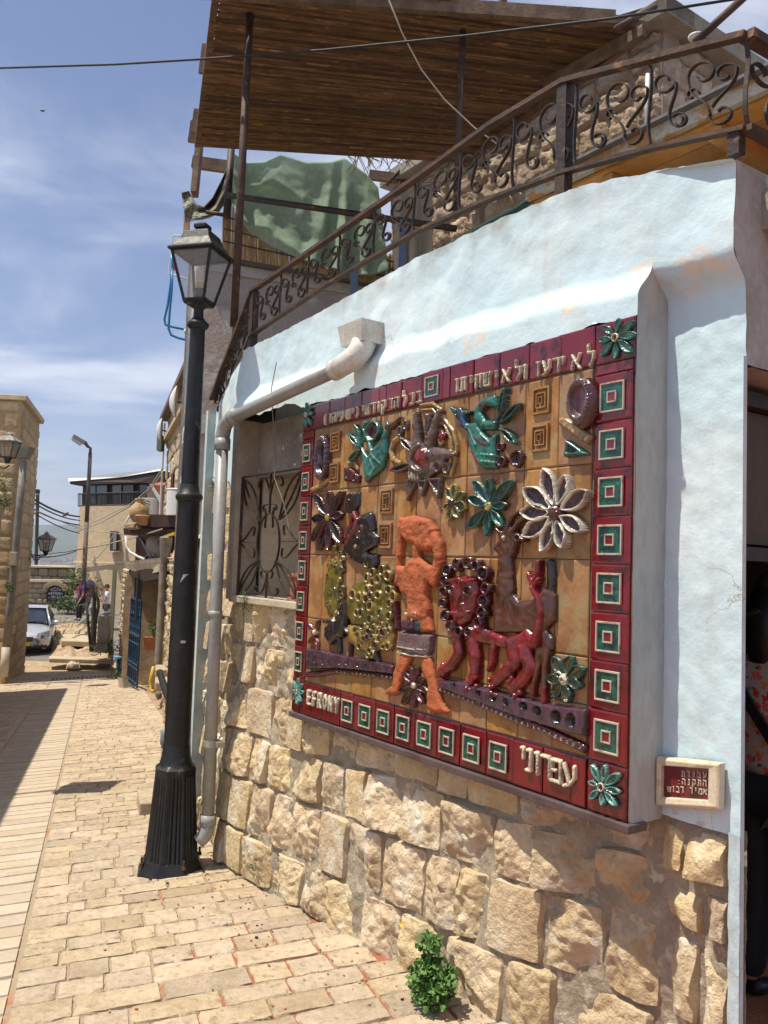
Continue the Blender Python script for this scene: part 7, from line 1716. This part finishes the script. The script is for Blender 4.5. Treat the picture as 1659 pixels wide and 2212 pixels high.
for P, r_ in (([(197, 1408), (194, 1380), (190, 1345), (187, 1300)], [.055, .05, .045, .04]), ([(201, 1406), (203, 1370), (203, 1330), (204, 1295), (200, 1270), (192, 1253)], [.10, .085, .07, .06, .055, .045]), ([(203, 1370), (207, 1335), (213, 1310), (212, 1295), (205, 1280), (202, 1272)], [.07, .06, .05, .05, .045, .03]), ([(204, 1350), (200, 1325), (196, 1312)], [.06, .05, .04])):
    m = MB(); m.tube([at(x, y, 27.2) for x, y in P], r_, 8); m.build('limb' if len(P) < 6 else 'trunk', DT, dt, True)
leafy('flowering_bush', at(204, 1290, 33.5), (.35, .3, .7), 260, .10, mat('crimson_bract', (.35, .02, .05), .7, (.12, .12, .03), 3, .45, .55), 'crimson bougainvillea between the two standing men', 'bush', seed=71)
leafy('ivy_bush', at(165, 1275, 39.5), (.7, .4, 1.0), 520, .14, LEAF, 'green rose bush climbing at the left corner of the cream building', 'bush', seed=72)
leafy('verge_bush', at(148, 1318, 37.5), (.75, .5, .55), 600, .14, LEAF, 'dark green bush at the end of the sign wall behind the man in purple', 'bush', seed=73)
slab([(142, 1332, 36.2), (166, 1330, 36.2), (166, 1338, 35.4), (143, 1340, 35.4)], 36, .3, 'rockery_edge', MATS['pale_concrete'], 'low stone edging in front of the dark green bush', 'kerb')
sb2 = thing('notice_board', at(193, 1290, 35), 'white notice board on posts with a blue top between the men', 'sign'); m = MB(); m.box(at(192, 1287, 35.2), (.75, .06, 1.0)); m.build('panel', mat('pale_panel', (.30, .30, .28), .6), sb2); m = MB(); m.box(at(192, 1272, 35.1), (.7, .06, .12)); m.build('strip', mat('dark_strip', (.06, .06, .07), .6), sb2)
m = MB(); m.lathe(at(192, 1262, 35.1), [(.26, 0), (.2, .12), (.05, .2)], 12); m.build('blue_top', mat('deep_blue_paint', (.02, .04, .14), .5), sb2)
for dx in (-.12, .12): m = MB(); m.box(at(192, 1283, 35.1) + V((dx, -.04, 0)), (.14, .02, .2)); m.build('dark_picture', MATS['dark_strip'], sb2)
m = MB(); m.tube([at(192, 1300, 35.2), at(190, 1342, 35.2)], .05, 6); m.build('post', MATS['brown_pole'], sb2)

# ================================================================ silver car
def car():
    c0 = at(44, 1440, 27.6); c0.z = G(c0.x, c0.y) ; hd = R(19)      # nose towards the camera
    f = V((sin(hd), -cos(hd), -.03)).normalized(); s = V((-f.y, f.x, 0)).normalized(); s = s if s.x > 0 else -s; u = f.cross(s).normalized(); u = u if u.z > 0 else -u
    o = thing('parked_car', c0, 'silver hatchback parked nose forward at the end of the ashlar house', 'car')
    P = lambda x, y, z: c0 + f * (-y) + s * x + u * z      # y: distance behind the nose, x: right as seen
    SIL = mat('silver_car_paint', (.62, .63, .65), .25, metal=.4, coat=.9, bump=0, spec=.6)
    # body loft: sections along y; half width and heights of belt, hood
    secs = [(0.02, .55, .30, .50, .60), (.10, .76, .22, .62, .70), (.35, .86, .20, .68, .80), (.8, .89, .20, .74, .90), (1.25, .895, .20, .80, .97), (1.9, .90, .20, .84, 1.0), (2.8, .90, .22, .86, 1.0), (3.6, .885, .24, .88, 1.0), (4.1, .84, .30, .88, .98), (4.22, .76, .38, .85, .94)]
    m = MB(); n = 13
    for (y, hw, zb_, zs, zh) in secs:
        prof = [(-.0, zb_)]
        pts = [(hw * .86, zb_), (hw * .98, zb_ + .10), (hw, zb_ + .28), (hw * .995, zs - .08), (hw * .94, zs + .02), (hw * .78, zh - .02), (0, zh + .02)]
        ring_ = [(-a, b) for a, b in pts[:-1]] + [pts[-1]] + [(a, b) for a, b in pts[:-1][::-1]]
        m.v += [tuple(P(a, y + (.16 * (abs(a) / hw) ** 2.5 if y < .3 else 0), b)) for a, b in ring_]
    n = 13
    m.f = [(i * n + k, i * n + k + 1, (i + 1) * n + k + 1, (i + 1) * n + k) for i in range(len(secs) - 1) for k in range(n - 1)] + [tuple(range(n)), tuple(range((len(secs) - 1) * n, len(secs) * n))[::-1]]
    m.build('body', SIL, o, True, sub=2)
    cab = [(1.15, .74, .97, .99), (1.9, .60, 1.0, 1.40), (2.4, .60, 1.0, 1.46), (3.4, .58, 1.0, 1.43), (4.0, .66, .97, 1.02)]
    def cabm(k): 
        m = MB()
        for (y, hw, zb_, zh) in cab:
            hb = .80; m.v += [tuple(P(a * k, y, b)) for a, b in ((-hb, zb_), (-hw - .02, zh - .06), (-hw * .8, zh), (hw * .8, zh), (hw + .02, zh - .06), (hb, zb_))]
        m.f = [(i * 6 + q, i * 6 + q + 1, (i + 1) * 6 + q + 1, (i + 1) * 6 + q) for i in range(4) for q in range(5)]; return m
    m = cabm(1.0); m.f = [q for i, q in enumerate(m.f)]; m.build('cabin_glass', DGLASS, o, True)
    m = MB(); m.grid(lambda a, b: P((a * 2 - 1) * (.60 - .05 * b), 1.88 + 1.55 * b, 1.415 + .065 * sin(pi * min(1, b + .1)) * (1 - (a * 2 - 1) ** 2 * .4)), 10, 10); m.build('roof', SIL, o, True)
    for sx in (-1, 1):
        m = MB(); m.tube([P(sx * .79, 1.08, .95), P(sx * .70, 1.5, 1.2), P(sx * .615, 1.9, 1.41), P(sx * .60, 2.6, 1.455), P(sx * .6, 3.4, 1.42)], [.04, .035, .03, .03, .03], 6); m.build('roof_pillar', SIL, o, True)
        m = MB(); m.lathe(P(sx * .99, 1.35, .95), [(.02, -.06), (.10, -.05), (.13, .03), (.10, .10), (.02, .12)], 12); mm = m.build('side_mirror', SIL, o, True)
        m = MB(); m.tube([P(sx * .82, 1.4, .92), P(sx * .97, 1.38, .93)], .03, 6); m.build('mirror_arm', BLACKP, mm)
        m = MB(); m.grid(lambda a, b: P(sx * (.46 + .36 * a), -.035 + .20 * a ** 2 + .12 * b, .54 + .20 * b + .09 * a), 8, 5); hl = m.build('headlight', mat('headlight_glass', (.30, .30, .27), .1, (.08, .08, .08), 20, .45, .6, bump=0, spec=.9, coat=1), o, True)
        m = MB(); m.lathe(P(sx * .60, .02, .60), [(.0, 0), (.06, .01), (.06, .10), (.0, .11)], 10); m.build('lens', mat('chrome', (.7, .7, .68), .1, metal=1, bump=0), hl)
        m = MB(); m.grid(lambda a, b: P(sx * (.36 + .42 * a), -.05 + .16 * a ** 3, .27 + .10 * b), 6, 3); m.build('fog_vent', mat('black_plastic', (.012, .012, .013), .6), o)
        for y in (.82, 3.4):
            c = P(sx * .80, y, .31); m = MB(); ax = s
            ringp = lambda r, t: [c + ax * t * sx + (f * cos(2 * pi * k / 24) + u * sin(2 * pi * k / 24)) * r for k in range(24)]
            tyre = [ringp(.2, -.1), ringp(.30, -.1), ringp(.315, -.07), ringp(.315, .07), ringp(.30, .1), ringp(.21, .1)]
            for q in tyre: m.v += [tuple(p) for p in q]
            m.f = [(i * 24 + k, i * 24 + (k + 1) % 24, (i + 1) * 24 + (k + 1) % 24, (i + 1) * 24 + k) for i in range(5) for k in range(24)]; wh = m.build('wheel', mat('tyre_rubber', (.02, .02, .02), .8), o, True)
            m = MB(); m.v = [tuple(p) for p in ringp(.215, .085)] + [tuple(c + ax * .06 * sx)]; m.f = [(k, (k + 1) % 24, 24) for k in range(24)]; m.build('rim', MATS['lamp_grey'], wh)
    m = MB(); m.grid(lambda a, b: P(-.34 + .68 * a, -.03, .48 + .16 * b), 6, 3); gr_ = m.build('radiator_grille', MATS['black_plastic'], o)
    for k in range(4): m = MB(); m.tube([P(-.34, -.045, .50 + .04 * k), P(.34, -.045, .50 + .04 * k)], .008, 4); m.build('grille_bar', MATS['chrome'], gr_)
    m = MB(); m.lathe(P(0, -.05, .60), [(.05, 0), (.05, .01)], 14); m.build('badge', MATS['chrome'], o)
    m = MB(); m.box(P(0, -.06, .40), (.50, .02, .11), (s, f, u)); m.build('licence_plate', mat('yellow_plate', (.75, .48, .03), .5, bump=0), o)
    m = MB(); m.grid(lambda a, b: P(-.30 + .60 * a, -.045, .26 + .09 * b), 6, 2); m.build('lower_intake', MATS['black_plastic'], o)
    for sx in (-1, 1): m = MB(); m.tube([P(sx * .1, 1.12, .99), P(sx * .1 + .45, 1.2, 1.02)], .012, 4); m.build('wiper', MATS['black_plastic'], o)
car()
# ================================================================ people
def skinbody(name, J, E, Rd, m_, parent, sub=2, root=0):
    me = bpy.data.meshes.new(name); me.from_pydata([tuple(q) for q in J], E, []); me.update(); me.materials.append(m_)
    o = link(name, me, parent)
    sk = o.modifiers.new('skin', 'SKIN'); sk.use_smooth_shade = True
    lay = me.skin_vertices[0] if me.skin_vertices else None
    if lay is None:
        bpy.context.view_layer.objects.active = o; me.skin_vertices  # created with the modifier below
    for i, r in enumerate(Rd):
        me.skin_vertices[0].data[i].radius = (r, r) if not isinstance(r, tuple) else r
        me.skin_vertices[0].data[i].use_root = (i == root)
    sb = o.modifiers.new('sub', 'SUBSURF'); sb.levels = sub; sb.render_levels = sub
    return o
def ensure_skin(me):
    if not me.skin_vertices:
        bm = bmesh.new(); bm.from_mesh(me); bm.verts.layers.skin.verify(); bm.to_mesh(me); bm.free()
SKINM = mat('tanned_skin', (.42, .21, .13), .55, bump=.05)
def figure(root, base, face, H, label, pose, shirt, trousers, hat=None, hair=(.05, .03, .02), extra=None, skin=SKINM, name='person'):
    """standing figure; face = direction it looks to; pose gives hands and feet in body axes (side, front, up) as parts of H"""
    o = thing(name, base, label, 'person'); fr = V(face).normalized(); sd = fr.cross(Z).normalized()     # sd: its right-hand side
    P = lambda a, b, c: V(base) + sd * a * H + fr * b * H + Z * c * H
    hip, waist, chest, neck = P(0, 0, .52), P(0, .005, .60), P(0, .0, .74), P(0, -.005, .845)
    J = [hip, waist, chest, neck, P(0, .008, .885)]; E = [(0, 1), (1, 2), (2, 3), (3, 4)]; Rd = [(.078 * H, .062 * H), (.075 * H, .056 * H), (.088 * H, .058 * H), (.030 * H, .030 * H), (.032 * H, .032 * H)]
    idx = {}
    for k, sg in (('L', -1), ('R', 1)):
        sh, el, ha = P(sg * .105, 0, .80), P(*pose['el' + k]), P(*pose['ha' + k]); kn, an, to = P(*pose['kn' + k]), P(*pose['an' + k]), P(*pose['to' + k]); i = len(J)
        J += [sh, el, ha, ha + (ha - el).normalized() * .045 * H]; E += [(2, i), (i, i + 1), (i + 1, i + 2), (i + 2, i + 3)]; Rd += [.036 * H, .025 * H, .016 * H, (.022 * H, .012 * H)]
        d = (ha - el).normalized(); w_ = d.cross(fr if abs(d.dot(fr)) < .8 else Z).normalized()
        for q, (off, ln) in enumerate(((-.018, .050), (-.006, .056), (.006, .052), (.018, .042))):
            j = len(J); b0 = J[i + 3] + w_ * off * H; J += [b0 + d * .02 * H + fr * .002 * H, b0 + d * ln * H + fr * .012 * H]; E += [(i + 3, j), (j, j + 1)]; Rd += [.0055 * H, .0048 * H]
        j = len(J); J += [J[i + 2] + w_ * -.026 * H + d * .01 * H + fr * .01 * H, J[i + 2] + w_ * -.032 * H + d * .04 * H + fr * .015 * H]; E += [(i + 2, j), (j, j + 1)]; Rd += [.0065 * H, .0055 * H]
        i2 = len(J); hp = P(sg * .05, 0, .50); J += [hp, kn, an]; E += [(0, i2), (i2, i2 + 1), (i2 + 1, i2 + 2)]; Rd += [.050 * H, .034 * H, .022 * H]
        idx[k] = (sh, el, ha, hp, kn, an, to)
    me = bpy.data.meshes.new('body'); me.from_pydata([tuple(q) for q in J], E, []); me.update(); me.materials.append(skin); ensure_skin(me)
    b = link('body', me, o)
    def dress_(nm, J_, E_s, R_, mt, sub=2):
        me = bpy.data.meshes.new(nm); me.from_pydata([tuple(q) for q in J_], E_s, []); me.update(); me.materials.append(mt); ensure_skin(me)
        for i, r in enumerate(R_): me.skin_vertices[0].data[i].radius = r if isinstance(r, tuple) else (r, r); me.skin_vertices[0].data[i].use_root = (i == 0)
        c = link(nm, me, o); k = c.modifiers.new('skin', 'SKIN'); k.use_smooth_shade = True; s_ = c.modifiers.new('sub', 'SUBSURF'); s_.levels = s_.render_levels = sub; return c
    for i, r in enumerate(Rd): me.skin_vertices[0].data[i].radius = r if isinstance(r, tuple) else (r, r); me.skin_vertices[0].data[i].use_root = (i == 0)
    k = b.modifiers.new('skin', 'SKIN'); k.use_smooth_shade = True; s_ = b.modifiers.new('sub', 'SUBSURF'); s_.levels = s_.render_levels = 2
    Ls, Rs = idx['L'], idx['R']; sl = pose.get('sleeve', .62)
    dress_('shirt', [P(0, 0, .515), waist, chest, P(0, 0, .835), Ls[0], Ls[0].lerp(Ls[1], sl), Rs[0], Rs[0].lerp(Rs[1], sl)], [(0, 1), (1, 2), (2, 3), (2, 4), (4, 5), (2, 6), (6, 7)],
           [(.092 * H, .074 * H), (.090 * H, .070 * H), (.098 * H, .068 * H), (.040 * H, .036 * H), .045 * H, .038 * H, .045 * H, .038 * H], shirt)
    dress_('trousers', [P(0, 0, .53), Ls[3], Ls[4], Ls[5] + Z * .005 * H, Rs[3], Rs[4], Rs[5] + Z * .005 * H], [(0, 1), (1, 2), (2, 3), (0, 4), (4, 5), (5, 6)],
           [(.088 * H, .070 * H), .058 * H, .043 * H, .036 * H, .058 * H, .043 * H, .036 * H], trousers)
    for k_ in 'LR':
        an, to = idx[k_][5], idx[k_][6]; dress_('shoe', [an + Z * -.012 * H, an.lerp(to, .5) + Z * -.01 * H, to], [(0, 1), (1, 2)], [(.026 * H, .022 * H), (.027 * H, .018 * H), (.022 * H, .014 * H)], pose.get('shoe', BLACKP), 1)
    hc = P(0, .015, .935); m = MB(); hr = V((.045, .056, .066)) * H
    def hf(a, b_):
        th, ph_ = a * 2 * pi, b_ * pi; x, y, z = sin(ph_) * cos(th), sin(ph_) * sin(th), cos(ph_); jaw = 1 - .22 * max(0, -z) ** 1.5; y2 = y * (1 + .08 * (z < -.2)); 
        nose = .16 * math.exp(-((x / .16) ** 2)) * math.exp(-(((z + .12) / .16) ** 2)) * (y > 0); brow = .03 * math.exp(-(((z - .16) / .1) ** 2)) * (y > 0)
        return hc + sd * x * hr.x * jaw + fr * (y2 * hr.y * jaw + (nose + brow) * hr.y) + Z * z * hr.z
    m.grid(hf, 28, 20); hd = m.build('head', skin, o, True)
    m = MB()
    for sg in (-1, 1): m.lathe(hc + sd * sg * hr.x * .98 + Z * -.004 * H, [(.002 * H, -.016 * H), (.007 * H, -.008 * H), (.009 * H, .008 * H), (.003 * H, .016 * H)], 8)
    m.build('ear', skin, hd, True)
    if not pose.get('glasses'):
        for sg in (-1, 1): m = MB(); m.lathe(hc + sd * sg * .017 * H + fr * hr.y * .86 + Z * .006 * H, [(.001, -.004 * H), (.006 * H, 0), (.001, .004 * H)], 8); m.build('eye', BLACKP, hd)
    else: m = MB(); m.tube([hc + sd * -.045 * H + fr * .01 * H + Z * .007 * H, hc + sd * -.034 * H + fr * .050 * H + Z * .008 * H, hc + fr * .062 * H + Z * .008 * H, hc + sd * .034 * H + fr * .050 * H + Z * .008 * H, hc + sd * .045 * H + fr * .01 * H + Z * .007 * H], [.004 * H, .011 * H, .006 * H, .011 * H, .004 * H], 6); m.build('sunglasses', BLACKP, hd)
    m = MB(); m.tube([hc + sd * -.016 * H + fr * hr.y * .80 + Z * -.033 * H, hc + fr * hr.y * .88 + Z * -.032 * H, hc + sd * .016 * H + fr * hr.y * .80 + Z * -.033 * H], .0025 * H, 5); m.build('mouth', mat('lip', (.25, .09, .07), .5), hd)
    m = MB(); m.grid(lambda a, b_: hc + Z * .006 * H + sd * sin(b_ * 1.75) * cos(a * 6.2832) * hr.x * 1.07 + fr * (-.006 * H + sin(b_ * 1.75) * sin(a * 6.2832) * hr.y * 1.05) + Z * cos(b_ * 1.75) * hr.z * 1.06, 24, 8)
    m.build('cap' if hat else 'hair', hat or mat('dark_hair', hair, .6), hd, True)
    if hat: m = MB(); m.grid(lambda a, b_: hc + Z * (.028 - .010 * b_) * H + sd * (a * 2 - 1) * hr.x * .9 + fr * (hr.y * .86 * (1 - ((a * 2 - 1) ** 2) * .35) + b_ * .045 * H * (1 - (a * 2 - 1) ** 2 * .5)), 10, 4); m.build('visor', hat, hd, True, solid=.006)
    if extra: extra(o, P, idx, sd, fr, H)
    return o
PURP = mat('purple_shirt', (.17, .065, .15), .85, (.13, .05, .12), 6, bump=.2, bscale=8); BLKT = mat('black_trousers', (.014, .014, .017), .8); OLIVE = mat('olive_cap', (.13, .12, .09), .9)
def ex1(o, P, I, sd, fr, H):
    for sg in (-1, 1): m = MB(); m.strap([P(sg * .075, -.05, .80), P(sg * .07, .02, .848), P(sg * .072, .075, .78), P(sg * .08, .07, .68)], sd, .045, .012); m.build('backpack_strap', mat('red_strap', (.45, .02, .05), .7), o)
c = at(171, 1341, 35.0)
p1 = figure(None, c, V((-.75, -.65, 0)), 1.74, 'man in a purple T-shirt, sunglasses and cap walking down the street with a red backpack',
    dict(elL=(-.17, .0, .64), haL=(-.19, .09, .50), elR=(.16, -.02, .64), haR=(.165, .03, .49), knL=(-.055, .03, .28), anL=(-.06, -.01, .045), toL=(-.07, .09, .015), knR=(.055, .03, .28), anR=(.06, .02, .045), toR=(.075, .12, .015), glasses=True), PURP, BLKT, OLIVE, extra=ex1)
m = MB(); bgc = c + V((.62, -.1, .62)); rr = random.Random(2)
m.grid(lambda a, b: bgc + V((cos(a * 6.2832) * (.05 + .17 * min(1, (1 - b) * 1.6)) * (1 + .12 * sin(a * 25 + b * 5)), sin(a * 6.2832) * .13 * min(1, (1 - b) * 2 + .1), -.32 + .66 * b)), 28, 12); tag(m.build('plastic_bag', mat('white_plastic', (.62, .62, .60), .45, bump=.3, bscale=8), None, True), 'white plastic carrier bag held by the man in purple', 'bag')
c = at(228, 1345, 33.6)
WHS = mat('white_shirt', (.72, .74, .80), .8, bump=.2, bscale=8); GREYT = mat('grey_patterned_trousers', (.20, .20, .20), .85, (.07, .07, .08), 14, .45, .55)
p2 = figure(None, V((c.x, c.y, G(c.x, c.y) + .05)), V((-.95, -.3, 0)), 1.76, 'man in a white T-shirt and dark cap standing behind the dead trunk reading a paper',
    dict(elL=(-.15, .03, .63), haL=(-.07, .17, .62), elR=(.15, .03, .63), haR=(.07, .17, .62), knL=(-.05, .02, .28), anL=(-.055, 0, .045), toL=(-.065, .10, .015), knR=(.05, .02, .28), anR=(.055, 0, .045), toR=(.065, .10, .015)), WHS, GREYT, mat('dark_cap', (.03, .02, .03), .8))
pc_ = V((c.x, c.y, G(c.x, c.y))) + V((-.42, -.12, 1.16)); m = MB(); m.grid(lambda a, b: pc_ + V((-.16 + .30 * a, -.02 + .02 * sin(a * 5), .10 - .22 * b)), 4, 3); tag(m.build('paper_sheet', WHITEP, None, solid=.004), 'white sheet of paper held by the man in the white T-shirt', 'paper')
# ---- woman in the dark doorway
FLOR = bpy.data.materials.new('floral_fabric'); FLOR.use_nodes = True; nt = FLOR.node_tree; N = nt.nodes; L = nt.links; b = N['Principled BSDF']; b.inputs['Roughness'].default_value = .85
g = N.new('ShaderNodeNewGeometry'); vo = N.new('ShaderNodeTexVoronoi'); vo.inputs['Scale'].default_value = 30; dn = N.new('ShaderNodeTexNoise'); dn.inputs['Scale'].default_value = 30; L.new(g.outputs['Position'], dn.inputs['Vector']); v1 = N.new('ShaderNodeVectorMath'); v1.operation = 'SCALE'; v1.inputs['Scale'].default_value = .07; L.new(dn.outputs['Color'], v1.inputs[0]); v2 = N.new('ShaderNodeVectorMath'); L.new(g.outputs['Position'], v2.inputs[0]); L.new(v1.outputs[0], v2.inputs[1]); L.new(v2.outputs[0], vo.inputs['Vector'])
cr1 = N.new('ShaderNodeValToRGB'); L.new(mth('FRACT', mth('MULTIPLY', vo.outputs['Color'], 1.0, nt=nt), nt=nt), cr1.inputs[0]); el = cr1.color_ramp.elements; cr1.color_ramp.interpolation = 'CONSTANT'
el[0].position = 0; el[0].color = (.55, .04, .02, 1); el[1].position = .3; el[1].color = (.55, .22, .05, 1); e3 = el.new(.42); e3.color = (.08, .10, .03, 1); e4 = el.new(.62); e4.color = (.60, .10, .08, 1); e5 = el.new(.8); e5.color = (.15, .30, .38, 1)
mr = N.new('ShaderNodeMapRange'); mr.inputs[1].default_value = .44; mr.inputs[2].default_value = .50; L.new(vo.outputs['Distance'], mr.inputs[0]); mxx = N.new('ShaderNodeMix'); mxx.data_type = 'RGBA'; L.new(mr.outputs[0], mxx.inputs['Factor']); L.new(cr1.outputs[0], mxx.inputs['A']); mxx.inputs['B'].default_value = (.42, .37, .32, 1); L.new(mxx.outputs['Result'], b.inputs['Base Color'])
def exw(o, P, I, sd, fr, H):
    m = MB(); m.strap([P(-.09, -.06, .80), P(.0, -.085, .70), P(.10, -.07, .56)], fr, .012, .04); m.strap([P(-.09, -.05, .82), P(-.085, .03, .835), P(-.06, .07, .78)], sd, .035, .01); m.build('bag_strap', BLACKP, o)
    hc = P(0, .0, .92); m = MB(); m.grid(lambda a, b: hc + sd * cos(a * 6.2832) * .062 * H * sin(.3 + b * 2.2) * (1 + .05 * sin(a * 40)) + fr * (sin(a * 6.2832) * .062 * H * sin(.3 + b * 2.2) - .018 * H) + Z * (.062 - .19 * b) * H, 30, 12); m.build('long_hair', mat('black_hair', (.010, .008, .007), .45), o, True)
    m = MB(); m.tube([hc + sd * .02 * H - fr * .078 * H + Z * .0, hc + sd * -.01 * H - fr * .082 * H + Z * -.02 * H], .007 * H, 6); m.build('hair_clip', MATS['chrome'], o)
c = at(1655, 1900, 3.18); zf_ = -.08
figure(None, V((c.x + .02, c.y, zf_)), V((.85, .50, 0)), 1.62, 'woman in a floral blouse with a black shoulder strap standing in the dark doorway',
    dict(elL=(-.16, -.01, .64), haL=(-.15, .03, .50), elR=(.155, -.02, .64), haR=(.15, .02, .49), knL=(-.05, .02, .28), anL=(-.055, 0, .045), toL=(-.065, .10, .015), knR=(.05, .02, .28), anR=(.055, 0, .045), toR=(.065, .10, .015), sleeve=.95), FLOR, BLKT, None, extra=exw)
# ================================================================ air: thin haze round the whole scene
hz = MB(); hz.box((-1700, 2600, 130), (9000, 7000, 560)); ho = hz.build('haze', None if False else mat('x_haze', (1, 1, 1), .5)); stuff(ho)
hm = bpy.data.materials.new('haze_air'); hm.use_nodes = True; nt = hm.node_tree; nt.nodes.clear(); oo = nt.nodes.new('ShaderNodeOutputMaterial'); pv = nt.nodes.new('ShaderNodeVolumePrincipled'); pv.inputs['Density'].default_value = .00028; pv.inputs['Color'].default_value = (.75, .85, 1.0, 1); pv.inputs['Anisotropy'].default_value = .2
nt.links.new(pv.outputs[0], oo.inputs['Volume']); ho.data.materials.clear(); ho.data.materials.append(hm)
